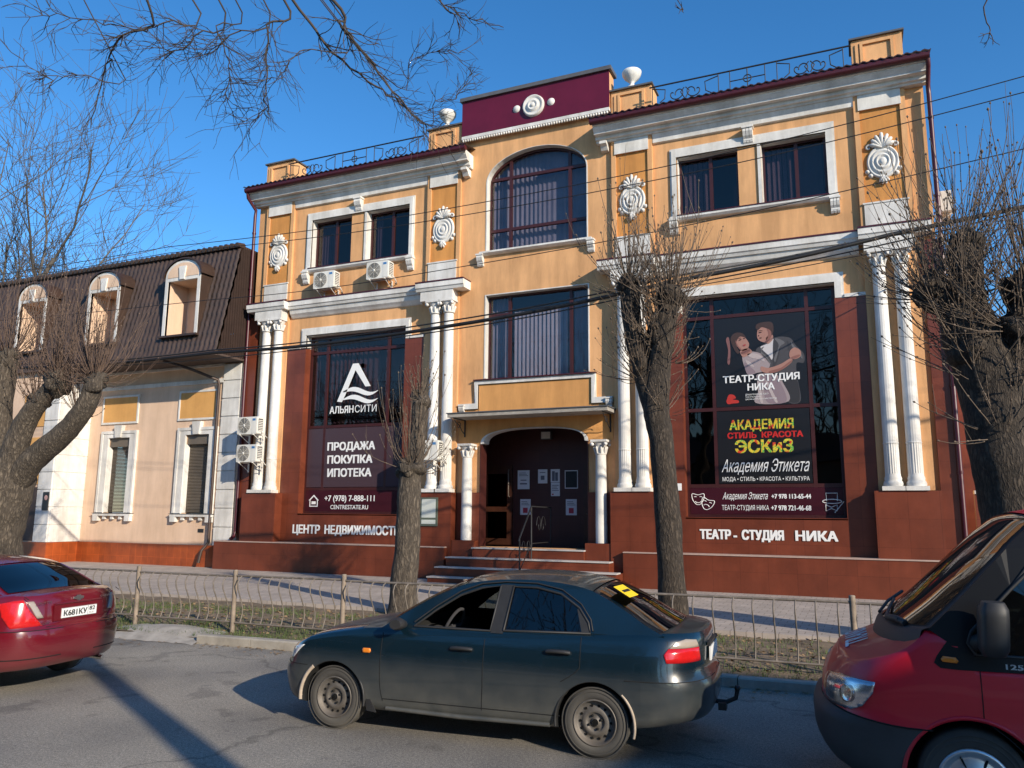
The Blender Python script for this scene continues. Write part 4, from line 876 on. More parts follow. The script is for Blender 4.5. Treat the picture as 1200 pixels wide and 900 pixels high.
letters(t, 'red_line', colmat('bright red print', (0.55,0.02,0.015)), [('СТИЛЬ  КРАСОТА',5.36,7.20,3.95,4.09,YG-0.012,SER)])
letters(t, 'script', 'letter', [('Академия Этикета',5.18,7.32,3.09,3.40,YG-0.012,dict(shear=0.45,bold=-0.006)), ('МОДА • СТИЛЬ • КРАСОТА • КУЛЬТУРА',5.20,7.30,2.86,2.96,YG-0.012)])
t = sign('contact_strip', (6.25, YG, 2.0), 'black strip with theatre masks, two phone lines and a top hat icon')
b = MB(); b.box(4.36, 8.04, YG-0.006, YG-0.003, 2.02, 2.69); b.build('strip', 'deep wine film', t)
letters(t, 'lettering', 'letter', [('Академия Этикета',5.18,6.30,2.40,2.57,YG-0.012,dict(shear=0.45,bold=-0.004)), ('+7 978 113-65-44',6.38,7.31,2.42,2.53,YG-0.012,dict(bold=0.006)), ('ТЕАТР-СТУДИЯ НИКА',5.16,6.31,2.13,2.25,YG-0.012), ('+7 978 721-46-68',6.36,7.30,2.13,2.25,YG-0.012,dict(bold=0.006))])
def outline(b, pts, w=0.010, n=4): b.tube([(a, YG-0.012, c) for a, c in pts], w, n)
b = MB()
for mx, mz, r_, smile in ((4.56, 2.44, 0.0, 1), (4.80, 2.31, -0.35, -1)):
    def mp_(a, c): return (mx+a*math.cos(r_)-c*math.sin(r_), mz+a*math.sin(r_)+c*math.cos(r_))
    outline(b, [mp_(a, c) for a, c in smooth([(-0.15,0.10),(0,0.07),(0.15,0.10),(0.14,-0.05),(0.06,-0.16),(0,-0.18),(-0.06,-0.16),(-0.14,-0.05),(-0.15,0.10)][:-1], 4)]+[mp_(-0.15,0.10)])
    for sx in (-1, 1): outline(b, [mp_(sx*0.07-0.03, 0.02), mp_(sx*0.07, 0.03), mp_(sx*0.07+0.03, 0.02)])
    outline(b, [mp_(0.07*math.cos(q), -0.09-smile*0.04*math.sin(q)) for q in [i*math.pi/6 for i in range(7)]])
b.build('mask_icon', 'letter', t)
b = MB(); hx, hz = 7.78, 2.30
outline(b, [(hx-0.12,hz+0.06),(hx-0.13,hz+0.25),(hx+0.13,hz+0.25),(hx+0.12,hz+0.06)]); outline(b, [(hx+0.22*math.cos(q), hz+0.05+0.05*math.sin(q)) for q in [i*math.pi/10 for i in range(21)]])
outline(b, [(hx-0.15,hz-0.03),(hx-0.15,hz-0.18),(hx-0.02,hz-0.12),(hx+0.11,hz-0.18),(hx+0.11,hz-0.03),(hx-0.02,hz-0.09),(hx-0.15,hz-0.03)]); outline(b, [(hx+0.05,hz-0.22),(hx+0.27,hz+0.05)]); b.build('hat_icon', 'letter', t)
# board by the columns (code left out), number plates, porch papers
t = sign('notice_board', (-3.1, -0.33, 1.7), 'small grey green notice board on the brown pedestal left of the porch')
b = MB(); b.box(-3.36, -2.78, -0.335, -0.302, 1.62, 2.44); b.build('backing', colmat('grey green board', (0.10,0.12,0.09)), t)
b = MB(); b.box(-3.30, -2.84, -0.342, -0.336, 1.86, 2.39); b.box(-3.30, -2.84, -0.342, -0.336, 1.68, 1.80); b.build('panel', colmat('pale green grey panel', (0.55,0.58,0.53)), t)
t = sign('number_plate', (-3.72, 0.02, 2.7), 'small white number plate beside the left pedestal'); b = MB(); b.box(-4.12, -3.62, 0.012, 0.028, 2.62, 2.80); b.build('plate', 'letter', t)
t = sign('number_plate', (4.1, 0.02, 2.7), 'small white number plate beside the trunk right of the porch'); b = MB(); b.box(3.95, 4.20, 0.012, 0.028, 2.62, 2.80); b.build('plate', 'letter', t)
M['paper'] = mat('paper', (0.66, 0.66, 0.68), 0.8, var=0.06, scale=8); colmat('ink', (0.12,0.12,0.15)); colmat('crimson ink', (0.40,0.03,0.06))
def paper(x0, x1, z0, z1, label, inks, base='paper', name='notice_paper'):
    t = thing(name, ((x0+x1)/2, 1.74, z0), label, 'poster'); b = MB(); b.box(x0, x1, 1.738, 1.747, z0, z1); b.build('sheet', base, t)
    for m_, rs in inks.items():
        b = MB(); w_, h_ = x1-x0, z1-z0
        for a, c, d, e in rs: b.box(x0+a*w_, x0+c*w_, 1.732, 1.737, z0+d*h_, z0+e*h_)
        b.build('print', m_, t)
ln = lambda n, z0, z1: [(0.12, 0.88-0.1*(i % 3), z0+(z1-z0)*i/n, z0+(z1-z0)*(i+0.35)/n) for i in range(n)]
paper(-1.16, -0.77, 2.73, 3.30, 'largest white notice paper beside the porch door', {'ink': ln(3, 0.7, 0.92)+[(0.25,0.75,0.45,0.50),(0.2,0.8,0.25,0.32)]})
paper(-0.49, -0.19, 2.90, 3.32, 'short white paper with a dark round mark above the handrail', {'ink': [(0.3,0.7,0.25,0.55),(0.2,0.8,0.75,0.80)]})
paper(-0.08, 0.21, 2.93, 3.32, 'paper printed with two dark figures in the porch', {'ink': [(0.15,0.45,0.1,0.85),(0.5,0.8,0.1,0.75)]})
paper(-0.07, 0.21, 2.52, 2.92, 'plain paper under the one with two dark figures', {'ink': ln(4, 0.4, 0.9), 'crimson ink': [(0.1,0.3,0.08,0.18)]})
paper(0.37, 0.78, 2.74, 3.28, 'black framed photo print on the porch wall', {'near black print': [(0.06,0.94,0.05,0.95)]}, name='framed_print')
for q, lb in ((-1.07, 'white paper with a crimson square behind the handrail'), (0.40, 'white paper with a crimson square right of the handrail')):
    paper(q, q+0.34, 1.96, 2.43, lb, {'ink': ln(3, 0.62, 0.92), 'crimson ink': [(0.28,0.72,0.12,0.45)]})
paper(-2.32, -1.91, 2.85, 3.12, 'grey plate on the porch door glass', {'ink': ln(4, 0.15, 0.85)}, name='door_plate')
# handrail
t = thing('handrail', (0, -0.5, 0.5), 'black wrought iron handrail standing on the entrance steps', 'railing')
b = MB()
for q in (((0.20,-0.45,2.17),(0.20,-0.45,0.79)), ((0.20,1.0,2.17),(0.20,1.0,1.04)), ((0.20,-1.25,1.36),(0.20,-1.25,0.28))): b.tube(q, 0.022, 8)
build_each('post', b, 'iron', t)
b = MB(); b.tube([(0.20,1.0,2.17),(0.20,-0.45,2.19),(0.20,-1.25,1.36),(0.20,-1.30,1.28)], 0.024, 8); b.tube([(0.20,1.0,1.2),(0.20,-0.45,1.2),(0.20,-1.25,0.52)], 0.014, 6); b.build('rail', 'iron', t)
b = MB()
for c0, c1, c2 in ((0.25,1.68,0.3), (-0.82,1.10,0.22)):
    for s_2 in (-1, 1): b.tube([(0.20, c0+s_2*(0.05+c2*(1-t_)*math.cos(8*t_)*0.6+0.1), c1+c2*(1-t_)*math.sin(8*t_)) for t_ in [i/18 for i in range(18)]], 0.010, 5)
b.build('scroll', 'iron', t)
# ------------------------------------------------------------------ overhead cables (strung between poles far outside the picture)
def span(pts, sag_n=10):
    out = []
    for i in range(len(pts)-1):
        a, b_ = Vector(pts[i]), Vector(pts[i+1])
        for q in range(sag_n): out.append(a.lerp(b_, q/sag_n)-Vector((0,0,0.012*(a-b_).length*math.sin(math.pi*q/sag_n))))
    out.append(Vector(pts[-1])); return out
CAB = [([(-40,-6.0,7.2),(-13.6,-6,6.0),(-6.05,-6,5.87),(0,-6,5.93),(5.6,-6,6.42),(9.2,-5.4,7.0),(26,-4.5,9.6)], 0.040, 'thickest black cable bundle sagging across the facade at lamp height'),
       ([(-40,-6.05,7.25),(-13.6,-6.05,6.08),(-6.05,-6.05,5.93),(0,-6.05,6.03),(5.6,-6.05,6.50),(9.4,-4,7.5),(10.4,-0.4,7.9)], 0.016, 'thin black cable riding on the thick bundle and ending at the right corner'),
       ([(-13,-6.02,5.90),(0,-6.02,5.84),(5.6,-6.05,6.30),(12,-6.2,7.0),(26,-6.4,8.6)], 0.013, 'thin black cable running just below the thick bundle'),
       ([(5.2,-6.0,6.42),(8.5,-3.4,7.6),(10.3,-0.35,8.15)], 0.009, 'short wire climbing from the bundle to the right corner columns'),
       ([(2.0,-6.0,6.15),(8.4,-4.6,6.9),(14,-5,7.4),(26,-5,8.6)], 0.009, 'thin wire fanning out below the bundle at the right'),
       ([(-30,-6,9.7),(-7.8,-6,8.85),(3.7,-6,8.68),(11.4,-6,9.27),(30,-6,11)], 0.009, 'uppermost thin wire crossing the upper windows'),
       ([(-30,-6,9.5),(-7.8,-6,8.68),(3.7,-6,8.45),(11.3,-6,8.98),(30,-6,10.6)], 0.009, 'second thin wire just under the uppermost one'),
       ([(-30,-6,8.6),(-6.3,-6,7.25),(0,-6,7.22),(11.2,-6,7.99),(30,-6,9.8)], 0.009, 'thin wire crossing above the middle ledge')]
M['cable'] = mat('black cable', (0.012,0.012,0.013), 0.6, var=0.0)
for pts, r, lb in CAB:
    b = MB(); b.tube(span(pts), r, 6); b.build('overhead_cable', 'cable', fix=False, label=lb, cat='cable')

# ------------------------------------------------------------------ railing along the kerb
F_ = thing('pedestrian_fence', (1.15, -10.3, 0.05), 'rusty low railing of bent bars standing on the grass verge', 'fence')
FP = [-9.1, -7.05, -5.0, -2.95, -0.9, 1.15, 3.2, 5.25, 8.30, 11.4, 14.5]
def yf(x): return yk(x)+0.62-0.012*(x-1)
rng = random.Random(8)
M['railpost'] = mat('rust stained post paint', (0.235,0.185,0.14), 0.7, var=0.35, scale=7, bump=0.1)
for i, x in enumerate(FP):
    y = yf(x); b = MB(); lean = rng.uniform(-0.02, 0.02); b.tube([(x,y,-0.02),(x+lean*0.5,y,0.5),(x+lean,y,1.05)], 0.038, 8); b.lathe([(0.038,0),(0.035,0.015),(0.0,0.02)], (x+lean,y,1.05), n=8); b.build('post', 'railpost', F_)
    if i == len(FP)-1: break
    x2 = FP[i+1]; y2 = yf(x2); b = MB(); L_ = x2-x-0.1; n = round(L_/(0.205 if x < 5 else 0.245))
    zt = 0.97+rng.uniform(-0.01, 0.01); zb = 0.24
    for (z, r) in ((zt, 0.019), (zb, 0.016)): b.tube([(x+0.03,y,z),(x2-0.03,y2,z+rng.uniform(-0.01,0.01))], r, 6)
    for k in range(n):
        t = (k+0.5)/n; px = x+0.05+L_*t+rng.uniform(-0.008, 0.008); py = y+(y2-y)*t; bw = 1.0+rng.uniform(-0.12, 0.12)
        pr = [(0.0,zt),(-0.07*bw,zt-0.035),(-0.105*bw,zt-0.11),(-0.09*bw,zt-0.2),(0.0,zt-0.38),(0.045*bw,zt-0.50),(0.05*bw,zt-0.60),(0.02,zb+0.05),(0.0,zb)]
        b.tube([(px, py+a, z) for a, z in pr], 0.0105, 5)
    b.build('panel', 'rail', F_, fix=False)

# ------------------------------------------------------------------ trees
def bark(name, c0, c1, scale):
    m = bpy.data.materials.new(name); t, b, N, L = nodes(m); tc = N.new('ShaderNodeTexCoord')
    mp = N.new('ShaderNodeMapping'); mp.inputs['Scale'].default_value = (scale, scale, scale*0.28); L.new(tc.outputs['Object'], mp.inputs['Vector'])
    vo = N.new('ShaderNodeTexVoronoi'); vo.feature = 'DISTANCE_TO_EDGE'; vo.inputs['Scale'].default_value = 2.2
    nz = N.new('ShaderNodeTexNoise'); nz.inputs['Scale'].default_value = 3.0; nz.inputs['Detail'].default_value = 8; L.new(mp.outputs[0], nz.inputs['Vector'])
    va = N.new('ShaderNodeVectorMath'); va.operation = 'ADD'; L.new(mp.outputs[0], va.inputs[0]); L.new(nz.outputs['Color'], va.inputs[1]); L.new(va.outputs[0], vo.inputs['Vector'])
    rp = N.new('ShaderNodeValToRGB'); rp.color_ramp.elements[0].position = 0.0; rp.color_ramp.elements[1].position = 0.45
    rp.color_ramp.elements[0].color = tuple(x*0.62 for x in c0)+(1,); rp.color_ramp.elements[1].color = c1+(1,); L.new(vo.outputs['Distance'], rp.inputs['Fac'])
    r2 = N.new('ShaderNodeValToRGB'); r2.color_ramp.elements[0].position = 0.3; r2.color_ramp.elements[1].position = 0.7; r2.color_ramp.elements[0].color = (0.55,0.55,0.55,1); r2.color_ramp.elements[1].color = (1.2,1.18,1.12,1); L.new(nz.outputs['Fac'], r2.inputs['Fac'])
    mx = N.new('ShaderNodeMix'); mx.data_type = 'RGBA'; mx.blend_type = 'MULTIPLY'; mx.inputs[0].default_value = 1; L.new(rp.outputs['Color'], mx.inputs[6]); L.new(r2.outputs['Color'], mx.inputs[7])
    L.new(mx.outputs[2], b.inputs['Base Color']); b.inputs['Roughness'].default_value = 0.95
    ma = N.new('ShaderNodeMath'); ma.operation = 'MULTIPLY_ADD'; L.new(nz.outputs['Fac'], ma.inputs[0]); ma.inputs[1].default_value = 0.5; 
    mn = N.new('ShaderNodeMath'); mn.operation = 'MINIMUM'; L.new(vo.outputs['Distance'], mn.inputs[0]); mn.inputs[1].default_value = 0.3; L.new(mn.outputs[0], ma.inputs[2])
    bp = N.new('ShaderNodeBump'); bp.inputs['Strength'].default_value = 0.9; bp.inputs['Distance'].default_value = 0.05; L.new(ma.outputs[0], bp.inputs['Height']); L.new(bp.outputs[0], b.inputs['Normal'])
    M[name] = m
bark('bark', (0.10,0.080,0.063), (0.175,0.143,0.112), 7.0)
bark('dark bark', (0.055,0.043,0.034), (0.10,0.078,0.060), 8.0)
M['shoot'] = mat('brown shoots', (0.125,0.092,0.066), 0.85, var=0.25, scale=3)
M['red shoot'] = mat('reddish shoots', (0.125,0.082,0.060), 0.85, var=0.25, scale=3)
M['twig'] = mat('grey brown twigs', (0.060,0.048,0.040), 0.9, var=0.2, scale=2)
M['far twig'] = mat('pale grey twigs', (0.105,0.09,0.075), 0.9, var=0.2, scale=2)
def trunk_tube(b, pts, rad, n=22, sub=8, seed=0, rough=0.10):
    """knobbly limb along a smoothed path"""
    P_ = [Vector(p) for p in pts]; k = len(P_); cp = []; cr = []
    for i in range(k-1):
        p0, p1, p2, p3 = P_[max(i-1,0)], P_[i], P_[i+1], P_[min(i+2,k-1)]
        for q in range(sub):
            s = q/sub; cp.append(0.5*((2*p1)+(-p0+p2)*s+(2*p0-5*p1+4*p2-p3)*s*s+(-p0+3*p1-3*p2+p3)*s**3)); cr.append(rad[i]+(rad[i+1]-rad[i])*s)
    cp.append(P_[-1]); cr.append(rad[-1]); prev = None; rows = []
    for i, p in enumerate(cp):
        d = (cp[min(i+1,len(cp)-1)]-cp[max(i-1,0)]).normalized()
        a = d.cross(Vector((0,1,0.1))).normalized() if prev is None else (prev-d*prev.dot(d)).normalized(); prev = a; c = d.cross(a); row = []
        for j in range(n+1):
            th = 2*math.pi*(j % n)/n; v = a*math.cos(th)+c*math.sin(th); q = p+v*cr[i]
            f = 1+rough*(mnoise.noise(q*2.3+Vector((seed,0,0)))*1.3+0.6*mnoise.noise(q*6+Vector((0,seed,0))))
            row.append(p+v*cr[i]*f)
        rows.append(row)
    rows.append([cp[-1]+(cp[-1]-cp[-2]).normalized()*cr[-1]*0.35]*(n+1)); b.grid(rows)
def knob(b, c, r, seed, sz=1.0):
    rows = []
    for i in range(13):
        ph = math.pi*i/12; row = []
        for j in range(19):
            th = 2*math.pi*(j % 18)/18; v = Vector((math.sin(ph)*math.cos(th), math.sin(ph)*math.sin(th), math.cos(ph)*sz))
            q = Vector(c)+v*r; f = 1+0.50*mnoise.noise(q*3.3+Vector((seed,seed,0)))+0.34*mnoise.noise(q*7.5)+0.16*mnoise.noise(q*15); row.append(Vector(c)+v*r*f)
        rows.append(row)
    b.grid(rows)
def shoots(b, rng, c, r, n, lmin, lmax, up=1.0, spread=1.0, rad=0.011, buds=True, droop=0.0, outward=None):
    for i in range(n):
        th = rng.uniform(0, 6.283); el = rng.uniform(-0.35, 1.2) if rng.random() < 0.6 else rng.uniform(0.5, 1.5)
        d = Vector((math.cos(th)*math.cos(el)*spread, math.sin(th)*math.cos(el)*spread, math.sin(el))).normalized()
        p = Vector(c)+d*r*0.8; L_ = rng.uniform(lmin, lmax)*(0.6+0.4*max(0, d.z+0.3)); k = 8; pts = [p.copy()]; rr = rad*rng.uniform(0.7, 1.25)*(0.6+0.4*L_/lmax)
        for q in range(k):
            d = (d+Vector((rng.gauss(0,0.06), rng.gauss(0,0.06), up*0.22+rng.gauss(0,0.05)))).normalized(); p = p+d*L_/k; pts.append(p.copy())
        b.tube(pts, [rr*(1-0.62*q/k) for q in range(k+1)], 5, caps=False)
        if buds:
            for q in range(2, k+1, 2 if rng.random() < 0.5 else 3):
                w = rr*rng.uniform(1.5, 2.2); v = pts[q]; b.tube([v-d*w*1.2, v, v+d*w*1.2], [w*0.3, w, w*0.3], 5, caps=False)
        for _f in range(2 if L_ > 1.1 and rng.random() < 0.5 else 1 if L_ > 0.6 and rng.random() < 0.8 else 0):
            q = rng.randint(2, 5); d2 = (d+Vector((rng.gauss(0,0.6), rng.gauss(0,0.6), 0.2))).normalized(); p2 = pts[q].copy(); pp2 = [p2.copy()]
            for _ in range(4): d2 = (d2+Vector((0,0,0.2*up))).normalized(); p2 = p2+d2*L_*0.12; pp2.append(p2.copy())
            b.tube(pp2, [rr*0.6*(1-0.5*q_/4) for q_ in range(5)], 4, caps=False)
GT = 'pollarded street trees on the verge'
# slim tree left of the entrance
t = thing('pollard_tree', (0.30,-7.05,0.1), 'slimmest pollarded tree with one knob, in front of the left shop window', 'tree', GT)
b = MB(); trunk_tube(b, [(0.22,-7.05,-0.05),(0.25,-7.05,0.25),(0.30,-7.05,1.2),(0.33,-7.05,2.2),(0.33,-7.05,2.85)], [0.36,0.275,0.245,0.23,0.22], seed=1); knob(b, (0.33,-7.05,2.85), 0.29, 2, 0.7)
trunk_tube(b, [(0.38,-7.0,2.8),(0.42,-6.95,3.4),(0.45,-6.95,4.2)], [0.17,0.15,0.16], seed=4, n=14); knob(b, (0.45,-6.95,4.22), 0.2, 5); b.build('trunk', 'bark', t, fix=False)
rng = random.Random(21); b = MB(); shoots(b, rng, (0.33,-7.05,2.85), 0.24, 52, 0.4, 1.9, 0.8, 1.0, 0.010); shoots(b, rng, (0.45,-6.95,4.25), 0.13, 30, 0.3, 1.0, 0.6, 1.0, 0.009); b.build('crown', 'shoot', t, fix=False)
# tree right of the entrance
t = thing('pollard_tree', (5.52,-7.3,0.1), 'pollarded tree with two dark stubs standing right of the entrance', 'tree', GT)
b = MB(); trunk_tube(b, [(5.58,-7.3,-0.05),(5.55,-7.3,0.3),(5.50,-7.3,1.5),(5.42,-7.3,3.0),(5.34,-7.3,3.9),(5.46,-7.3,4.9),(5.60,-7.3,5.75)], [0.31,0.24,0.215,0.205,0.225,0.19,0.18], seed=7)
trunk_tube(b, [(5.34,-7.3,3.6),(5.10,-7.25,4.5),(4.92,-7.25,5.3),(4.88,-7.25,6.1)], [0.19,0.19,0.17,0.17], seed=9, n=16); knob(b, (4.88,-7.25,6.05), 0.21, 3, 0.8); knob(b, (5.62,-7.3,5.72), 0.25, 6, 0.8); knob(b, (5.40,-7.25,5.1), 0.25, 11, 1.3); knob(b, (5.12,-7.3,4.55), 0.18, 12); b.build('trunk', 'dark bark', t, fix=False)
b = MB()
for c, n, r, l in (((4.88,-7.25,6.05),46,0.2,2.1), ((5.62,-7.3,5.75),52,0.22,1.9), ((5.40,-7.2,5.2),60,0.2,1.6), ((5.10,-7.3,4.5),40,0.16,1.4), ((5.50,-7.3,4.6),34,0.22,1.4)): shoots(b, rng, c, r, n, 0.4, l, 0.9, 1.0, 0.010)
for c, n, r, l in (((4.88,-7.25,5.9),36,0.2,1.5), ((5.62,-7.3,5.6),34,0.25,1.5), ((5.3,-7.3,5.0),40,0.2,1.3), ((5.05,-7.3,4.3),30,0.18,1.2), ((5.45,-7.3,3.7),16,0.22,1.0)): shoots(b, rng, c, r, n, 0.5, l, 0.25, 1.5, 0.009)
b.build('crown', 'shoot', t, fix=False)
# big tree at the right edge
t = thing('pollard_tree', (10.4,-7.4,0.1), 'massive dark pollarded tree at the right edge behind the red van', 'tree', GT)
b = MB(); trunk_tube(b, [(10.75,-7.4,-0.05),(10.65,-7.4,0.4),(10.52,-7.4,1.5),(10.38,-7.4,2.8),(10.30,-7.4,3.7),(10.12,-7.4,4.6),(9.95,-7.4,5.3)], [0.68,0.55,0.48,0.46,0.46,0.40,0.30], seed=13)
trunk_tube(b, [(10.4,-7.4,3.6),(10.75,-7.35,4.5),(10.9,-7.3,5.2)], [0.3,0.30,0.28], seed=15); trunk_tube(b, [(10.15,-7.4,4.7),(9.85,-7.45,5.1),(9.62,-7.5,5.35)], [0.2,0.22,0.22], seed=16, n=16); trunk_tube(b, [(10.05,-7.4,5.0),(10.1,-7.4,5.7),(10.08,-7.4,6.0)], [0.24,0.22,0.2], seed=18, n=16)
for c, r, s in (((9.98,-7.4,5.3),0.34,1), ((10.92,-7.3,5.25),0.42,2), ((9.6,-7.5,5.35),0.27,3), ((10.08,-7.4,6.0),0.26,4), ((10.75,-7.4,4.6),0.40,5), ((10.05,-7.55,4.4),0.3,6)): knob(b, c, r, s*3.7)
b.build('trunk', 'dark bark', t, fix=False)
b = MB()
for c, n, r, l in (((9.98,-7.4,5.3),44,0.3,1.9), ((10.92,-7.3,5.25),64,0.36,2.6), ((9.6,-7.5,5.35),60,0.24,2.2), ((10.08,-7.4,6.0),38,0.22,2.2), ((10.75,-7.4,4.6),36,0.36,2.0), ((10.0,-7.6,4.4),36,0.28,1.9), ((10.5,-7.8,3.6),24,0.3,1.6)): shoots(b, rng, c, r, n, 0.4, l, 0.7, 1.15, 0.011)
for c, n, r, l in (((9.7,-7.5,5.2),38,0.24,1.9), ((9.95,-7.6,4.7),38,0.3,1.7), ((10.1,-7.7,3.9),34,0.35,1.5), ((10.3,-7.8,3.1),26,0.4,1.2), ((10.6,-7.8,4.6),34,0.36,1.7)): shoots(b, rng, c, r, n, 0.4, l, 0.2, 1.5, 0.010)
b.build('crown', 'shoot', t, fix=False)
# big tree at the left edge
t = thing('pollard_tree', (-11.9,-7.0,0.1), 'thick grey pollarded tree with three limbs at the left edge', 'tree', GT)
b = MB(); trunk_tube(b, [(-12.15,-7,-0.1),(-12.1,-7,0.5),(-12.0,-7,1.6),(-11.85,-7,2.6),(-11.75,-7,3.1)], [0.90,0.70,0.63,0.68,0.62], n=30, seed=19)
trunk_tube(b, [(-11.6,-7,2.6),(-10.95,-6.95,3.25),(-10.05,-6.9,3.85),(-9.35,-6.9,4.45),(-9.02,-6.9,5.1)], [0.36,0.32,0.275,0.24,0.215], seed=21); trunk_tube(b, [(-11.6,-7.1,2.9),(-11.35,-7.15,3.7),(-10.95,-7.15,4.4),(-10.45,-7.1,4.95),(-10.1,-7.1,5.2)], [0.40,0.29,0.25,0.22,0.22], seed=23)
trunk_tube(b, [(-12.1,-7,2.9),(-12.35,-7,4.0),(-12.38,-7,5.2),(-12.3,-7,6.0)], [0.46,0.32,0.28,0.26], seed=25)
for c, r, s in (((-9.0,-6.9,5.15),0.25,1), ((-10.15,-7.1,5.2),0.31,2), ((-12.3,-7,6.0),0.28,3), ((-10.75,-7.1,4.75),0.25,4)): knob(b, c, r, s*5.3)
b.build('trunk', 'bark', t, fix=False)
b = MB(); rng = random.Random(5)
for c, n, r, l in (((-9.0,-6.9,5.2),95,0.32,2.3), ((-10.15,-7.1,5.25),110,0.36,2.5), ((-12.3,-7,6.0),95,0.32,2.8), ((-10.8,-7.1,4.7),40,0.26,1.4), ((-9.5,-6.9,4.4),24,0.28,1.2)): shoots(b, rng, c, r, n, 0.5, l, 0.75, 1.0, 0.011)
b.build('crown', 'red shoot', t, fix=False)
# bare trees
def grow(b, rng, p, d, L_, r, lev, maxlev, up, gnarl, n0=6, kids=(4,6), rmin=0.006, side=None):
    k = 6 if lev < maxlev else 4; pts = [p.copy()]; q = p.copy(); dd = d.copy(); dirs = []
    for i in range(k):
        dd = (dd+Vector((rng.gauss(0,gnarl), rng.gauss(0,gnarl), rng.gauss(0,gnarl)+up))).normalized(); q = q+dd*L_/k; pts.append(q.copy()); dirs.append(dd.copy())
    re = max(rmin*0.6, r*0.45); b.tube(pts, [r+(re-r)*i/k for i in range(k+1)], max(3, n0-lev), caps=False)
    if lev >= maxlev: return
    for _ in range(rng.randint(*kids)):
        i = rng.randint(2, k); base = pts[i]; ax = dirs[i-1]
        o = ax.orthogonal().normalized(); o.rotate(Matrix.Rotation(rng.uniform(0,6.283), 3, ax)); ang = rng.uniform(0.35, 0.95)
        nd = (ax*math.cos(ang)+o*math.sin(ang)).normalized(); rr = (r+(re-r)*i/k)*rng.uniform(0.5, 0.72)
        grow(b, rng, base, nd, L_*rng.uniform(0.52, 0.8), max(rmin, rr), lev+1, maxlev, up, gnarl, n0, kids, rmin)
def bare_tree(loc, h, seed, label, group=None, r=0.28, lev=5, up=0.10, kids=(4,5), m='far twig', lean=(0,0), rmin=0.007):
    rng = random.Random(seed); t = thing('bare_tree', loc, label, 'tree', group); b = MB(); x, y, z = loc; hb = h*0.28
    top = Vector((x+lean[0]*0.3, y, z+hb)); trunk_tube(b, [(x,y,z-0.1),(x,y,z+hb*0.5),tuple(top)], [r*1.3,r,r*0.85], n=10, sub=4, seed=seed); b.build('trunk', 'bark', t, fix=False)
    b = MB()
    for i in range(6):
        th = i*1.05+rng.uniform(-0.3,0.3); el = rng.uniform(0.7, 1.35); grow(b, rng, top-Vector((0,0,rng.uniform(0,hb*0.25))), Vector((math.cos(th)*math.cos(el)+lean[0]*0.15, math.sin(th)*math.cos(el), math.sin(el))).normalized(), h*rng.uniform(0.34,0.44), r*(0.55 if rmin < 0.01 else 0.72), 1, lev, up, 0.10, 7, kids, rmin)
    b.build('crown', m, t, fix=False); return t
GB = 'bare trees behind the mansard house'
bare_tree((-39.5, 12, 0), 27, 4, 'tallest bare tree spreading behind the mansard roof at the left', GB, 0.38, 5, 0.06, (3,5), rmin=0.016)
bare_tree((-35, 17, 0), 17.0, 11, 'lower bare tree behind the mansard roof near the theatre', GB, 0.30, 5, 0.05, (3,5), rmin=0.016)
bare_tree((-42, 9, 0), 25, 15, 'bare tree at the far left edge behind the mansard roof', GB, 0.34, 5, 0.05, (3,5), rmin=0.016)
# tree on the near pavement whose branches hang into the top of the picture
t = thing('overhanging_tree', (0.5,-21.6,0.1), 'bare tree whose drooping twigs hang across the top of the sky', 'tree')
b = MB(); trunk_tube(b, [(0.5,-21.6,-0.1),(0.5,-21.6,2),(0.7,-21.5,5),(1.2,-21.2,8),(1.6,-20.8,10.5)], [0.42,0.34,0.30,0.24,0.16], seed=31); b.build('trunk', 'bark', t, fix=False)
rng = random.Random(77); b = MB()
def hang(pts, r0, r1, tw, ltw):
    P_ = [Vector(p) for p in pts]; k = len(P_); cp = []
    for i in range(k-1):
        p0, p1, p2, p3 = P_[max(i-1,0)], P_[i], P_[i+1], P_[min(i+2,k-1)]
        for q in range(5): s = q/5; cp.append(0.5*((2*p1)+(-p0+p2)*s+(2*p0-5*p1+4*p2-p3)*s*s+(-p0+3*p1-3*p2+p3)*s**3)+Vector((rng.gauss(0,0.012),rng.gauss(0,0.012),rng.gauss(0,0.012))))
    cp.append(P_[-1]); n = len(cp); r0 *= 0.62; r1 *= 0.7; rad = [r0+(r1-r0)*i/(n-1) for i in range(n)]; b.tube(cp, rad, 6, caps=False)
    for i in range(int(n*tw*0.56)):
        j = rng.randint(min(n-1, 12), n-1); ax = (cp[min(j+1,n-1)]-cp[j-1]).normalized(); o = ax.orthogonal().normalized(); o.rotate(Matrix.Rotation(rng.uniform(0,6.283), 3, ax)); a_ = rng.uniform(0.4,1.0)
        grow(b, rng, cp[j], (ax*math.cos(a_)+o*math.sin(a_)).normalized(), ltw*rng.uniform(0.3,0.72), max(0.0042, rad[j]*0.5), 1, 2, 0.0, 0.15, 5, (2,4), 0.003)
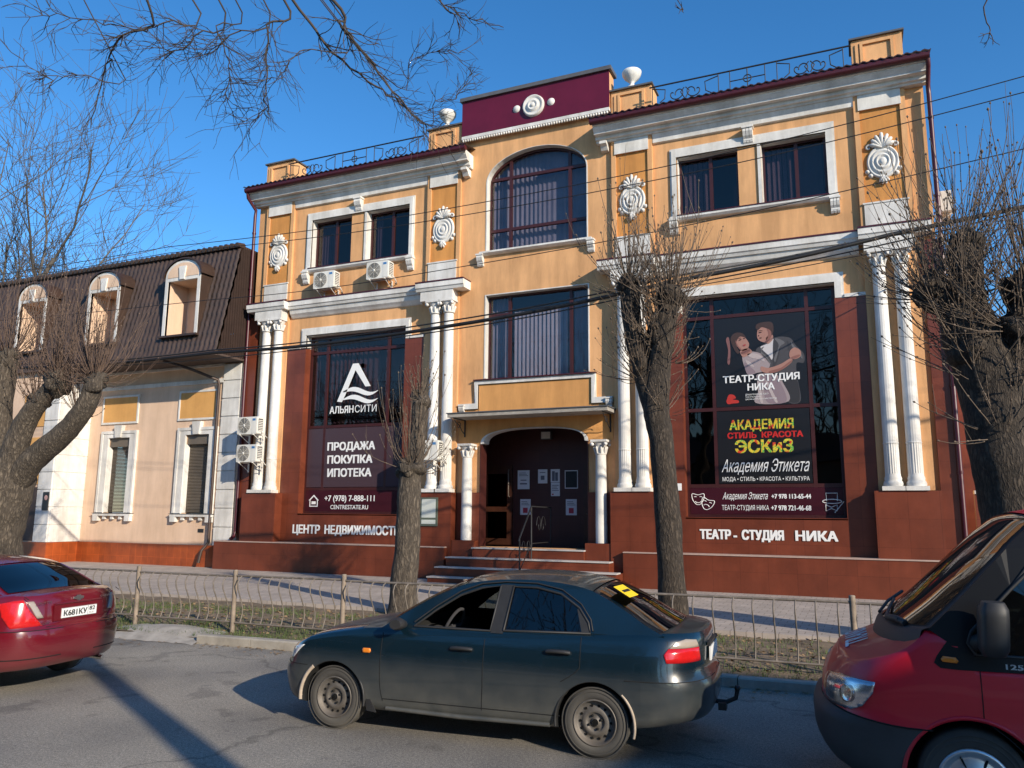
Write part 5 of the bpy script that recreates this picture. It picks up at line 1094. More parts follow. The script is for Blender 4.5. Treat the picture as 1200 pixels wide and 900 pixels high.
HANG = [([(1.4, -21.0, 9.2), (2.28, -18.68, 8.8), (3.164, -16.355, 6.4), (2.792, -16.137, 6.119), (2.497, -16.033, 6.048), (2.325, -15.96, 5.835), (2.139, -15.877, 5.529)], 0.022, 0.006, 1.3, 0.55), ([(1.4, -21.0, 9.2), (1.96, -18.51, 8.64), (2.526, -16.024, 6.071), (2.309, -16.19, 5.839), (2.155, -16.35, 5.731), (2.048, -16.529, 5.849)], 0.011, 0.004, 1.2, 0.4), ([(1.4, -21.0, 9.2), (2.27, -18.28, 9.05), (3.141, -15.568, 6.898), (2.914, -15.483, 6.482), (2.657, -15.467, 6.378), (2.431, -15.474, 6.475)], 0.018, 0.006, 1.6, 0.6), ([(1.4, -21.0, 9.2), (2.31, -18.46, 8.92), (3.221, -15.928, 6.632), (3.028, -15.953, 6.294), (2.851, -16.018, 6.217), (2.474, -16.197, 6.289), (2.061, -16.389, 6.338)], 0.016, 0.005, 1.5, 0.5), ([(1.4, -21.0, 9.2), (2.38, -17.99, 9.22), (3.367, -14.974, 7.233), (3.237, -14.856, 6.872), (3.122, -14.729, 6.5), (3.083, -14.677, 6.11), (2.928, -14.62, 6.029)], 0.026, 0.006, 1.7, 0.75), ([(1.4, -21.0, 9.2), (2.31, -17.88, 9.34), (3.216, -14.752, 7.476), (3.505, -14.306, 6.94), (3.789, -13.907, 6.648), (4.065, -13.642, 6.472), (4.26, -13.407, 6.263)], 0.034, 0.008, 1.5, 0.7), ([(1.4, -21.0, 9.2), (2.57, -17.86, 9.25), (3.738, -14.711, 7.303), (3.797, -14.409, 6.999), (3.95, -14.07, 6.72), (4.156, -13.695, 6.375), (4.355, -13.566, 6.148)], 0.038, 0.008, 1.6, 0.75), ([(1.4, -21.0, 9.2), (2.6, -17.71, 9.14), (3.802, -14.423, 7.087), (3.5, -14.694, 6.618), (3.393, -14.804, 6.348), (3.218, -14.959, 6.166)], 0.015, 0.005, 1.5, 0.6), ([(1.4, -21.0, 9.2), (2.67, -17.48, 8.97), (3.935, -13.967, 6.731), (4.277, -13.833, 6.824), (4.577, -13.717, 6.918), (4.829, -13.602, 6.902)], 0.012, 0.004, 1.5, 0.5), ([(1.4, -21.0, 9.2), (2.76, -17.36, 8.81), (4.116, -13.721, 6.421), (4.411, -13.493, 6.494), (4.629, -13.406, 6.551), (4.814, -13.362, 6.757)], 0.012, 0.004, 1.2, 0.4), ([(1.4, -21.0, 9.2), (3.21, -17.87, 9.06), (5.01, -14.744, 6.914), (5.1, -14.569, 6.781), (5.315, -14.453, 6.663), (5.607, -14.307, 6.569)], 0.015, 0.005, 1.2, 0.4), ([(1.4, -21.0, 9.2), (2.44, -18.16, 9.08), (3.477, -15.321, 6.967), (3.156, -15.276, 6.544), (2.958, -15.334, 6.38), (2.77, -15.314, 6.421)], 0.016, 0.005, 1.6, 0.6), ([(1.4, -21.0, 9.2), (2.41, -18.32, 8.98), (3.428, -15.639, 6.767), (3.262, -15.543, 6.442), (3.348, -15.436, 6.053), (3.272, -15.414, 5.741)], 0.014, 0.005, 1.5, 0.6), ([(9.576, -14.113, 6.02), (9.545, -14.087, 5.795), (9.566, -14.051, 5.648)], 0.01, 0.005, 0.6, 0.25), ([(7.105, -14.709, 6.332), (7.292, -14.608, 6.229), (7.35, -14.561, 6.112)], 0.008, 0.004, 0.6, 0.2)]
for pts, r0, r1, tw, ltw in HANG: hang(pts, r0, r1, tw, ltw)
b.build('branches', 'twig', t, fix=False)
b = MB()
for i in range(26):
    th = rng.uniform(0,6.283)
b = MB()
for i in range(7):
    th = 0.9*i; grow(b, rng, Vector((1.3,-21.1,8.2+0.3*i)), Vector((math.cos(th)*0.8, math.sin(th)*0.8, 0.5)).normalized(), 3.0, 0.09, 1, 4, 0.02, 0.12, 6, (3,4), 0.006)
b.build('crown', 'twig', t, fix=False)
# the street side behind the camera: added houses, and trees that shade the road and show in the glass
RH = thing('reflection_row_house', (-12, -29, 0.1), 'long low row house across the street behind the viewer', 'building')  # unseen; added so car paint and glass get darker reflections
M['opp2'] = mat('grey brown render', (0.22,0.18,0.15), 0.9, var=0.15, scale=0.6, streak=0.2)
b = MB(); b.box(-42, 12.5, -33, -26.3, 0, 5.0); b.build('wall', 'opp2', RH); b = MB(); b.xprism([(-25.9,5.01),(-33.4,5.01),(-29.6,7.0)], -42.3, 12.8); b.build('roof', 'roof', RH)
for i in range(17):
    b = MB(); x = -40+i*3.1; b.box(x-0.6, x+0.6, -26.295, -26.24, 1.5, 3.6); wn = b.build('window', 'white', RH); b = MB(); b.box(x-0.52, x+0.52, -26.238, -26.22, 1.58, 3.52); b.build('pane', 'film', wn)
M['opp'] = mat('far side render', (0.50,0.44,0.36), 0.9, var=0.1, scale=0.8, streak=0.15)
OB = thing('shading_house', (42, -25.5, 0.1), 'plain cream three storey house across the street behind the viewer', 'building')  # unseen; placed and sized so its shadow covers the right of the road
b = MB(); b.box(30, 54, -27.7, -23.2, 0, 10.6); b.build('wall', 'opp', OB); b = MB(); b.box(29.7, 54.4, -28.0, -22.95, 10.602, 10.8); b.build('roof', 'roof', OB)
for i in range(7):
    for z in (1.2, 4.4, 7.5):
        b = MB(); x = 32+i*3.2; b.box(x-0.7, x+0.7, -23.19, -23.12, z, z+1.8); wn = b.build('window', 'white', OB); b = MB(); b.box(x-0.6, x+0.6, -23.118, -23.10, z+0.1, z+1.7); b.build('pane', 'film', wn)
GO = 'street trees across the road behind the viewer'
t = thing('pollard_tree', (14.2,-21.2,0.1), 'pollarded tree on the near pavement across the road from the red van', 'tree')
b = MB(); trunk_tube(b, [(14.2,-21.2,0),(14.2,-21.2,3),(14.15,-21.2,6),(14.1,-21.2,8.6)], [0.24,0.18,0.15,0.13], seed=51); trunk_tube(b, [(14.1,-21.2,8.4),(13.8,-21.2,9.2),(13.6,-21.2,9.8)], [0.2,0.18,0.2], seed=52, n=14); trunk_tube(b, [(14.1,-21.2,8.4),(14.4,-21.2,9.2),(14.6,-21.2,9.7)], [0.2,0.18,0.2], seed=53, n=14); b.build('trunk', 'bark', t, fix=False)
b = MB(); rng = random.Random(66)
for c in ((13.6,-21.2,9.9), (14.6,-21.2,9.8)): shoots(b, rng, c, 0.24, 30, 0.5, 1.8, 0.9, 1.0, 0.011)
b.build('crown', 'shoot', t, fix=False)
for i, (x, y, h, s) in enumerate(((-9,-22,12,43), (-18,-23,13,44), (-28,-22,12,45), (20,-36,15,46), (2,-36,15,47), (-12,-36,15,48), (6.5,-35,17,49), (-17,-37,18,50), (-30,-36,17,52), (-2,-38,18,53))):
    bare_tree((x,y,0.1), h, s, ['bare tree across the road level with the red car', 'bare tree across the road left of the red car', 'bare tree across the road farthest left', 'tall bare tree behind the cream house', 'tall bare tree behind the viewer', 'tall bare tree behind the viewer to the left', 'tall bare tree behind the row house near its right end', 'tall bare tree behind the middle of the row house', 'tall bare tree behind the left end of the row house', 'tallest bare tree behind the row house'][i], GO, 0.26, 4, 0.08, (3,5), 'twig', rmin=0.016 if y < -30 else 0.007)
# ------------------------------------------------------------------ vehicles
def interp(tab):
    xs_ = [a for a, _ in tab]; ys_ = [b for _, b in tab]; n = len(xs_)
    def f(x):
        if x <= xs_[0]: return ys_[0]
        if x >= xs_[-1]: return ys_[-1]
        i = max(k for k in range(n-1) if xs_[k] <= x); h = xs_[i+1]-xs_[i]; t = (x-xs_[i])/h
        def sl(k):
            if k == 0 or k == n-1: return 0 if 0 < k else (ys_[1]-ys_[0])/(xs_[1]-xs_[0])
            d0 = (ys_[k]-ys_[k-1])/(xs_[k]-xs_[k-1]); d1 = (ys_[k+1]-ys_[k])/(xs_[k+1]-xs_[k])
            return 0 if d0*d1 <= 0 else 2*d0*d1/(d0+d1)
        m0, m1 = sl(i)*h, sl(i+1)*h
        return (2*t**3-3*t*t+1)*ys_[i]+(t**3-2*t*t+t)*m0+(-2*t**3+3*t*t)*ys_[i+1]+(t**3-t*t)*m1
    return f
M['tyre'] = mat('tyre rubber', (0.035,0.033,0.031), 0.85, var=0.25, scale=9, dirt=((0.11,0.10,0.085),0.0,0.9))
M['steel'] = mat('rusty steel wheel', (0.16,0.15,0.14), 0.55, metal=0.5, var=0.3, scale=14, dirt=((0.14,0.115,0.09),0.0,0.7))
M['hubcap'] = mat('silver hubcap', (0.62,0.63,0.65), 0.3, metal=0.7, var=0.08)
M['hole'] = mat('black hole', (0.006,0.006,0.006), 0.9, var=0.0)
M['trim'] = mat('black trim', (0.022,0.022,0.023), 0.55, var=0.2, scale=10)
M['chrome'] = mat('chrome', (0.75,0.75,0.76), 0.15, metal=1.0, var=0.0)
M['amber'] = mat('amber lens', (0.75,0.22,0.02), 0.2, var=0.0, coat=0.5)
M['redlens'] = mat('red lens', (0.50,0.012,0.012), 0.15, var=0.12, scale=25, coat=0.7)
M['greylens'] = mat('smoked clear lens', (0.34,0.29,0.24), 0.2, var=0.1, coat=0.7)
M['clearlens'] = mat('clear lens', (0.62,0.64,0.67), 0.12, var=0.2, scale=20, coat=0.8)
M['lampglass'] = glass('headlamp glass', (0.85,0.87,0.9), 0.12, 0.7)
M['reflector'] = mat('lamp reflector', (0.75,0.77,0.80), 0.18, metal=0.9, var=0.15, scale=18)
M['carglass'] = glass('car glass', (0.42,0.46,0.45), 0.07, 0.75)
M['tintglass'] = glass('tinted car glass', (0.16,0.16,0.22), 0.09, 0.75)
M['darkglass'] = glass('dark rear glass', (0.03,0.035,0.04), 0.12, 0.8)
M['seat'] = mat('dark seat cloth', (0.035,0.035,0.04), 0.95, var=0.2)
M['plate'] = mat('number plate white', (0.78,0.78,0.76), 0.4, var=0.04)
M['ink2'] = mat('black plate ink', (0.015,0.015,0.016), 0.5, var=0.0)
M['gloss black'] = mat('gloss black panel', (0.006,0.006,0.007), 0.40, var=0.0, spec=0.25)
M['yellow'] = mat('yellow sticker', (0.85,0.60,0.02), 0.5, var=0.0)
class Car:
    def __init__(s, name, label, origin, rz, paint, prm):
        s.root = thing(name, (0,0,0), label, 'van' if 'van' in name else 'car', world=False); s.paint = M[paint]; s.p = prm
        s.sf, s.sr, s.W, s.zb, s.ze = [interp(prm[k]) for k in ('sf','sr','W','zb','ze')]; s.crown = interp(prm['crown']); s.zs = interp(prm['zs'])
        s.pf, s.pr, s.s0, s.s1 = prm['pf'], prm['pr'], prm['s0'], prm['s1']; s.origin, s.rz = origin, rz
    def pt(s, k, v, z):                      # point of the outline: k front/side/rear, near side (y<0)
        w = s.W(z)-s.p.get('taper', lambda a: 0)(v if k == 's' else (s.s0 if k == 'f' else s.s1))
        if k == 's': return Vector((v, -w, z))
        if k == 'f': return Vector((s.s0-(s.s0-s.sf(z))*max(0, math.cos(v))**(2/s.pf), -w*max(0, math.sin(v))**(2/s.pf), z))
        return Vector((s.s1+(s.sr(z)-s.s1)*max(0, math.cos(v))**(2/s.pr), -w*max(0, math.sin(v))**(2/s.pr), z))
    def nrm(s, k, v, z):
        e = 0.01; a = s.pt(k, v+e, z)-s.pt(k, v-e, z); b = s.pt(k, v, z+e)-s.pt(k, v, z-e); n = a.cross(b)
        if n.length < 1e-9: return Vector((0,-1,0))
        n.normalize(); ref = Vector((0,-1,0)) if k == 's' else Vector((-math.cos(v) if k == 'f' else math.cos(v), -math.sin(v), 0))
        return n if n.dot(ref) > 0 else -n
    def phi(s, k, z, x=None, y=None):        # outline angle for a given length or half width position
        e0, p = (s.s0, s.pf) if k == 'f' else (s.s1, s.pr); end = s.sf(z) if k == 'f' else s.sr(z)
        if x is not None: return math.acos(max(0, min(1, (x-e0)/(end-e0)))**(p/2))
        return math.asin(max(0, min(1, abs(y)/s.W(z)))**(p/2))
    def body(s, wells, tubs, seam_s, classes):
        A = [('f', R(90*i/16)) for i in range(16)]; n = 40; ss = sorted(set([round(s.s0+(s.s1-s.s0)*i/n, 4) for i in range(n+1)]+[q for q in seam_s if s.s0 < q < s.s1]))
        A += [('s', q) for q in ss]; A += [('r', R(90-90*i/18)) for i in range(1, 19)]
        F = s.p.get('levels', [0,.05,.12,.2,.28,.36,.44,.51,.58,.64,.70,.76,.82,.88,.93,.97,1.0]); nl = len(F)
        mb = MB(); cols = []; FS = F[8]
        for k, v in A:
            sn = v if k == 's' else s.pt(k, v, 0.6).x
            zb, ze = s.zb(sn), s.ze(sn); c = []; zs = s.zs(sn)
            for i, f in enumerate(F):
                z = zb+(zs-zb)*f/FS if f <= FS else zs+(ze-zs)*(f-FS)/(1-FS); q = s.pt(k, v, z)
                if i == nl-1: q.y *= (1-0.022/max(0.05, abs(q.y))) if abs(q.y) > 0.08 else 1
                if i == 0: q.y *= 0.96
                c.append(q)
            cols.append(c)
        na = len(A); mt = s.p.get('m', 9)
        idx = {}
        def vid(key, p):
            if key not in idx: idx[key] = len(mb.v); mb.v.append(tuple(p))
            return idx[key]
        def V(a, i, side):
            p = cols[a][i]
            if a in (0, na-1): side = 0
            return vid((a, i, side), (p.x, p.y*(-1 if side == 1 else 1) if side else p.y, p.z))
        def face(vs, ctr_key, lev=99):
            vs2 = []
            for q in vs:
                if q not in vs2: vs2.append(q)
            if len(vs2) < 3: return
            c = sum((Vector(mb.v[q]) for q in vs2), Vector())/len(vs2)
            mb.f.append(tuple(vs2)); mb.m.append(classes(c, ctr_key, lev)); mb.sm.append(True)
        for a in range(na-1):
            for i in range(nl-1):
                for side in (-1, 1):
                    vs = [V(a,i,side), V(a+1,i,side), V(a+1,i+1,side), V(a,i+1,side)]
                    face(vs if side < 0 else vs[::-1], 'side', i)
        def T(a, j, top):                     # deck / floor
            i = nl-1 if top else 0
            if a in (0, na-1): return V(a, i, 0)
            if j == 0: return V(a, i, -1)
            if j == mt: return V(a, i, 1)
            p = cols[a][i]; t = -1+2*j/mt; y = abs(p.y)*t; z = p.z
            if top: z += s.crown(p.x)*(1-abs(t)**2.2)*min(1, abs(p.y)/0.35)
            return vid((a, j, 'T' if top else 'B'), (p.x, y, z))
        for a in range(na-1):
            for j in range(mt):
                face([T(a,j,True), T(a+1,j,True), T(a+1,j+1,True), T(a,j+1,True)], 'top'); face([T(a,j,False), T(a,j+1,False), T(a+1,j+1,False), T(a+1,j,False)], 'bottom')
        names = s.p['slots']; me = mb.mesh('body', [s.paint if q[1] is None else q[1] for q in names]); o = bpy.data.objects.new('body', me); col.objects.link(o)
        cut = MB(); cuts = []
        for x, z, r in wells:
            for sg in (-1, 1):
                c = MB(); w0 = s.W(0.5); c.lathe([(r, sg*(w0-0.30)), (r, sg*(w0+0.15))], (x, 0, z), 'y', 40, smooth=False); cuts.append(c)
        for t_ in tubs: c = MB(); c.box(*t_); cuts.append(c)
        for i, c in enumerate(cuts):
            c.m = [0]*len(c.f); cm = c.mesh('cutter', [M['hole']]); cm.materials.clear()
            for q in names: cm.materials.append(s.paint if q[1] is None else M[q[1]] if isinstance(q[1], str) else q[1])
            for pl in cm.polygons: pl.material_index = s.p['dark']
            co = bpy.data.objects.new('cutter', cm); col.objects.link(co); md = o.modifiers.new('cut', 'BOOLEAN'); md.object = co; md.operation = 'DIFFERENCE'; md.solver = 'EXACT'; cuts[i] = co
        me2 = bpy.data.meshes.new_from_object(o.evaluated_get(bpy.context.evaluated_depsgraph_get())); o.modifiers.clear()
        for c in cuts: bpy.data.objects.remove(c)
        bpy.data.objects.remove(o)
        parts = {}; vs = [v.co.copy() for v in me2.vertices]
        for pl in me2.polygons: parts.setdefault(pl.material_index, []).append((tuple(pl.vertices), pl.use_smooth))
        out = {}
        for mi, fs in parts.items():
            nm, m_ = names[mi]; used = {}; b = MB()
            groups = [fs]
            if nm in ('door', 'rear_door'): groups = [[f for f in fs if sum(vs[q].y for q in f[0]) < 0], [f for f in fs if sum(vs[q].y for q in f[0]) >= 0]]
            for gfs in groups:
                if not gfs: continue
                used = {}; b = MB()
                for f, smo in gfs:
                    for q in f:
                        if q not in used: used[q] = len(b.v); b.v.append(tuple(vs[q]))
                    b.f.append(tuple(used[q] for q in f)); b.m.append(0); b.sm.append(mi != s.p['dark'])
                ob = b.build(nm.replace('rear_door', 'door'), m_ if m_ is not None else s.paint, s.root, fix=False); out.setdefault(nm, []).append(ob)
        s.parts = out; return out
    def patch(s, name, m, poly, off=0.006, parent=None, mirror=False, smooth=True):
        """polygon of (kind, position, z) on the skin, lifted a little"""
        res = []
        bm = bmesh.new(); P_ = []
        # common parameter: arc coordinate u (front angle <0 .. side .. rear angle)
        def u_of(k, v): return (v-R(90))*0.6+s.s0 if k == 'f' else v if k == 's' else s.s1+(R(90)-v)*0.6
        def kv(u): return ('f', R(90)+(u-s.s0)/0.6) if u < s.s0 else ('r', R(90)-(u-s.s1)/0.6) if u > s.s1 else ('s', u)
        pts = [(u_of(k, v), z) for k, v, z in poly]
        f = bm.faces.new([bm.verts.new((a, c, 0)) for a, c in pts])
        a0, a1 = min(a for a, _ in pts), max(a for a, _ in pts); z0, z1 = min(c for _, c in pts), max(c for _, c in pts)
        na = max(3, int((a1-a0)/0.02)); nz = max(3, int((z1-z0)/0.03))
        for i in range(1, na): bmesh.ops.bisect_plane(bm, geom=bm.verts[:]+bm.edges[:]+bm.faces[:], plane_co=(a0+(a1-a0)*i/na,0,0), plane_no=(1,0,0))
        for i in range(1, nz): bmesh.ops.bisect_plane(bm, geom=bm.verts[:]+bm.edges[:]+bm.faces[:], plane_co=(0,z0+(z1-z0)*i/nz,0), plane_no=(0,1,0))
        rim = [e for e in bm.edges if len(e.link_faces) == 1]; ex = bmesh.ops.extrude_edge_only(bm, edges=rim); skirt = set(v for v in ex['geom'] if isinstance(v, bmesh.types.BMVert))
        mp_ = {}
        for v in bm.verts:
            k, q = kv(v.co.x); p = s.pt(k, q, v.co.y)+s.nrm(k, q, v.co.y)*(off if v not in skirt else -0.004); mp_[v] = p
        for v, p in mp_.items(): v.co = p
        bmesh.ops.recalc_face_normals(bm, faces=bm.faces)
        for sg in ((1, -1) if mirror else (1,)):
            me = bpy.data.meshes.new(name); bm2 = bm.copy()
            if sg < 0:
                for v in bm2.verts: v.co.y *= -1
                bmesh.ops.reverse_faces(bm2, faces=bm2.faces)
            bm2.to_mesh(me); bm2.free(); me.materials.append(M[m] if isinstance(m, str) else m)
            for pl in me.polygons: pl.use_smooth = smooth
            o = bpy.data.objects.new(name, me); link(o, parent or s.root); res.append(o)
        bm.free(); return res
    def line(s, pts, r, mb, off=0.0, mirror=True):
        P_ = [s.pt(k, v, z)+s.nrm(k, v, z)*off for k, v, z in pts]
        mb.tube(P_, r, 5)
        if mirror: mb.tube([(p.x, -p.y, p.z) for p in P_], r, 5)
    def add(s, name, mb, m, parent=None, **kw): return mb.build(name, m, parent or s.root, **kw)
    def greenhouse(s, top, belt, wins, Y, roof_i, thick=0.03, m_side=None, glassm=('carglass','tintglass'), ws='carglass', rg='tintglass', bow=(0.14,0.10), crown=0.05, open_first=False, base_crown=0.35, roofm=None):
        """top: outline (s,z) from A base to C base; roof_i: indices (windscreen top, roof rear)"""
        fine = []
        k = len(top)
        for i in range(k-1):
            p0, p1, p2, p3 = [Vector(top[max(0, min(k-1, i+j))]) for j in (-1, 0, 1, 2)]
            for q in range(6): t = q/6; fine.append((tuple(0.5*((2*p1)+(-p0+p2)*t+(2*p0-5*p1+4*p2-p3)*t*t+(-p0+3*p1-3*p2+p3)*t**3)), i+t))
        fine.append((top[-1], k-1)); out = [f[0] for f in fine]
        for sg in (-1, 1):
            b = MB(); b.plate([out+belt]+[w for w in wins], lambda a, c, t: (a, sg*(Y(a, c)-t), c), 0.0, thick); s.add('pillar_frame', b, m_side or s.paint)
            for i, w in enumerate(wins):
                cx, cz = sum(a for a, _ in w)/len(w), sum(c for _, c in w)/len(w)
                g = MB(); big = [(cx+(a-cx)*1.03, cz+(c-cz)*1.03) for a, c in w]
                if not (open_first and i == 0 and sg < 0):
                    g.plate([big], lambda a, c, t: (a, sg*(Y(a, c)-t), c), 0.012, 0.016); s.add('side_window', g, glassm[min(i, len(glassm)-1)])
                g = MB(); ring = w+[w[0]]; g.tube([(a, sg*(Y(a, c)+0.002), c) for a, c in ring], 0.011, 5); s.add('window_seal', g, 'trim')
        nt_ = 12
        def cross(i0, i1, tl, bowa, m, name, zoff=0.0, y_in=0.0):
            rows = []; sel = [(p, q) for p, q in fine if i0-1e-6 <= q <= i1+1e-6]
            for (a, c), q in sel:
                f = (q-i0)/(i1-i0) if i1 > i0 else 0; row = []
                for j in range(nt_+1):
                    t = -tl+2*tl*j/nt_; e = 1-abs(t)**2.2
                    row.append((a+bowa(f)*e, t*(Y(a, c)-y_in), c+crown*e*s_crown(q)+zoff))
                rows.append(row)
            b = MB(); b.grid(rows); 
            rows2 = [[(p[0], p[1], p[2]-0.02) for p in r_] for r_ in rows]; 
            return s.add(name, b, m)
        r0, r1 = roof_i
        s_crown = lambda q: base_crown+(1-base_crown)*min(1, q/r0) if q < r0 else 1.0 if q <= r1 else 1.0-0.5*(q-r1)/(k-1-r1)
        cross(0, r0, 1.0, lambda f: -bow[0]*(1-0.75*f), s.paint if not s.p.get('black_pillar') else 'trim', 'windscreen_frame', -0.010)
        cross(0.12, r0*0.98, 0.93, lambda f: -bow[0]*(1-0.75*f), ws, 'windscreen', 0.004)
        cross(r0, r1, 1.0, lambda f: -bow[0]*0.25*(1-f)+bow[1]*0.3*f, roofm or s.paint, 'roof')
        cross(r1, k-1, 1.0, lambda f: bow[1]*(0.3+0.7*f), s.paint, 'rear_window_frame', -0.010)
        cross(r1+0.08, k-1-0.25, 0.90, lambda f: bow[1]*(0.3+0.7*f), rg, 'rear_window', 0.004)
    def wheel(s, x, side, R_, w, style, yo):
        sg = side; b = MB(); yf = sg*yo
        tr = R_-0.095 if style == 'steel' else R_-0.125
        prof = [(tr-0.02, 0.03), (tr, 0.0), (tr+0.03, -0.004), (R_-0.03, 0.0), (R_-0.008, 0.014), (R_, 0.03), (R_, w-0.03), (R_-0.01, w-0.01), (tr, w)]
        inner = MB(); inner.lathe([(tr-0.005, 0.055), (tr-0.005, w)], (x, 0, R_), 'y', 40, cap=False); inner.lathe([(0.0, 0.10), (tr-0.006, 0.10)], (x, 0, R_), 'y', 40)
        def place(mb): mb.v = [(a, (yf-sg*c) if True else c, d) for a, c, d in mb.v]; return mb
        # lathe along 'y': along value is distance inwards from the outer face
        root = s.add('wheel', place(inner), 'hole')
        b.lathe(prof, (x, 0, R_), 'y', 56, cap=False)
        for rr in (tr+0.055, tr+0.085): b.lathe([(rr, -0.006), (rr+0.006, -0.0075), (rr+0.012, -0.004)], (x, 0, R_), 'y', 56, cap=False)
        s.add('tyre', place(b), 'tyre', root)
        r = MB()
        if style == 'steel':
            r.lathe([(tr-0.002, 0.005), (tr-0.004, -0.004), (tr-0.014, -0.004), (tr-0.022, 0.03), (tr-0.05, 0.045), (tr-0.075, 0.035), (0.085, 0.012), (0.075, 0.03), (0.035, 0.035), (0.032, 0.02), (0.0, 0.018)], (x, 0, R_), 'y', 44, cap=False)
            h = MB()
            for i in range(14):
                th = 2*math.pi*i/14; rc = tr-0.058; h.lathe([(0.0, 0.0), (0.0115, 0.0)], (x+rc*math.cos(th), 0.034, R_+rc*math.sin(th)), 'y', 10)
            for i in range(4):
                th = 2*math.pi*i/4+0.4; h.lathe([(0.0,-0.006),(0.010,-0.005),(0.011,0.01)], (x+0.056*math.cos(th), 0.018, R_+0.056*math.sin(th)), 'y', 8)
            h.lathe([(0.0, 0.0), (0.028, 0.0)], (x, 0.017, R_), 'y', 16)
            n0 = len(r.v); r.v += h.v; r.f += [tuple(q+n0 for q in f) for f in h.f]; r.m += [1]*len(h.f); r.sm += h.sm; s.add('rim', place(r), ['steel', 'hole'], root)
        else:
            r.lathe([(tr+0.012, -0.002), (tr+0.008, -0.012), (tr-0.01, -0.014), (tr-0.03, 0.006), (tr-0.05, 0.008), (0.11, -0.014), (0.07, -0.018), (0.06, -0.010), (0.0, -0.012)], (x, 0, R_), 'y', 44, cap=False)
            h = MB()
            for i in range(7):
                th = 2*math.pi*i/7+0.2; rc = tr-0.062; d = (math.cos(th), math.sin(th))
                h.tube([(x+(rc-0.035)*d[0], -0.0065, R_+(rc-0.035)*d[1]), (x+rc*d[0], -0.002, R_+rc*d[1]), (x+(rc+0.028)*d[0], 0.006, R_+(rc+0.028)*d[1])], [0.012, 0.02, 0.014], 8, flat=0.35)
            n0 = len(r.v); r.v += h.v; r.f += [tuple(q+n0 for q in f) for f in h.f]; r.m += [1]*len(h.f); r.sm += h.sm; s.add('rim', place(r), ['hubcap', 'hole'], root)
    def finish(s): s.root.location = s.origin; s.root.rotation_euler.z = R(s.rz)
def seats(c, xs_, zb, w=0.24, ys=(-0.36, 0.36), back=0.62):
    for x in xs_:
        for y in ys:
            b = MB(); b.tube([(x-0.30,y,zb+0.1),(x-0.05,y,zb+0.06),(x+0.12,y,zb+0.1),(x+0.20,y,zb+0.3),(x+0.30,y,zb+back)], [0.13,0.15,0.15,0.14,0.10], 10, flat=1.5)
            b.tube([(x+0.32,y,zb+back+0.02),(x+0.35,y,zb+back+0.20)], [0.08,0.07], 10, flat=1.6); c.add('seat', b, 'seat')
def steering(c, x, y, z):
    b = MB(); ax = Vector((0.35,0,1)).normalized(); u = Vector((1,0,-0.35)).normalized()
    b.tube([Vector((x,y,z))+(Vector((0,1,0))*math.cos(q*0.314)+Vector((0.42,0,0.9)).normalized()*math.sin(q*0.314))*0.18 for q in range(21)], 0.016, 6); b.tube([(x,y-0.17,z),(x-0.02,y,z-0.02),(x,y+0.17,z)], 0.02, 6); b.tube([(x,y,z),(x-0.3,y,z-0.2)], 0.025, 6)
    b.box(x-0.75, x-0.22, -0.66, 0.66, z-0.32, z-0.04); c.add('dashboard', b, 'seat')

# ---- dark green saloon in front of the entrance
M['green paint'] = mat('dark green car paint', (0.003,0.012,0.020), 0.25, var=0.08, scale=1.2, coat=1.0, dirt=((0.125,0.120,0.104),0.12,0.74))
M['dusty green'] = mat('dust covered green paint', (0.020,0.026,0.026), 0.45, var=0.6, scale=5, coat=0.35)
def saloon_classes(p):
    def f(c, kind, lev):
        if kind == 'bottom': return p['dark']
        if kind == 'side':
            if c.x < p['fb'][0] and lev < 8: return 1
            if c.x > p['rb'][0] and lev < 8: return 2
            if abs(c.y) > 0.5 and p['sill'] < c.z:
                if p['d'][0] < c.x < p['d'][1]: return 3
                if p['d'][1] < c.x < p['d'][2]: return 4
        if kind == 'top':
            if c.x < p['hood'] and abs(c.y) < p['hoodw'](c.x): return 5
            if c.x > p['deck'] and abs(c.y) < 0.62: return 6
        return 0
    return f
GP = dict(zs=[(-.7,.567),(-.3,.567),(.5,.60),(2.6,.62),(2.9,.648),(3.4,.648)], sf=[(.2,-.64),(.3,-.75),(.45,-.785),(.54,-.775),(.57,-.74),(.62,-.70),(.70,-.66),(.76,-.58),(.9,-.4)], sr=[(.25,3.32),(.36,3.43),(.5,3.47),(.62,3.47),(.655,3.44),(.67,3.40),(.8,3.405),(.93,3.41),(1.0,3.40),(1.05,3.37)],
    W=[(.18,.765),(.25,.80),(.40,.828),(.55,.838),(.66,.836),(.75,.824),(.86,.80),(.95,.765),(1.03,.73)], zb=[(-.8,.235),(-.3,.21),(.5,.20),(2.2,.21),(2.9,.27),(3.45,.33)],
    ze=[(-.78,.69),(-.60,.735),(-.38,.80),(0,.882),(.35,.93),(.62,.945),(1.5,.955),(2.4,.985),(2.9,1.01),(3.2,1.02),(3.42,1.015)], crown=[(-.7,.02),(-.3,.05),(.5,.055),(.7,.03),(2.6,.03),(3.0,.03),(3.4,.02)],
    pf=2.35, pr=3.0, s0=-.28, s1=2.78, slots=[('body',None),('front_bumper',None),('rear_bumper',None),('door',None),('rear_door',None),('bonnet','dusty green'),('boot_lid','dusty green'),('wheel_well','hole')], dark=7,
    fb=(-.30,.565), rb=(2.95,.645), sill=.32, d=(.50,1.52,2.40), hood=.45, hoodw=lambda x: 0.66+0.05*x, deck=2.95)
gc = Car('green_saloon', 'dirty dark green saloon with black steel wheels and a yellow sticker in its rear window', (3.75,-13.26,0), 3.86, 'green paint', GP)
gc.body([(0,.285,.335),(2.52,.285,.335)], [(.62,2.62,-.66,.66,.42,1.3)], [.50,1.52,2.40], saloon_classes(GP))
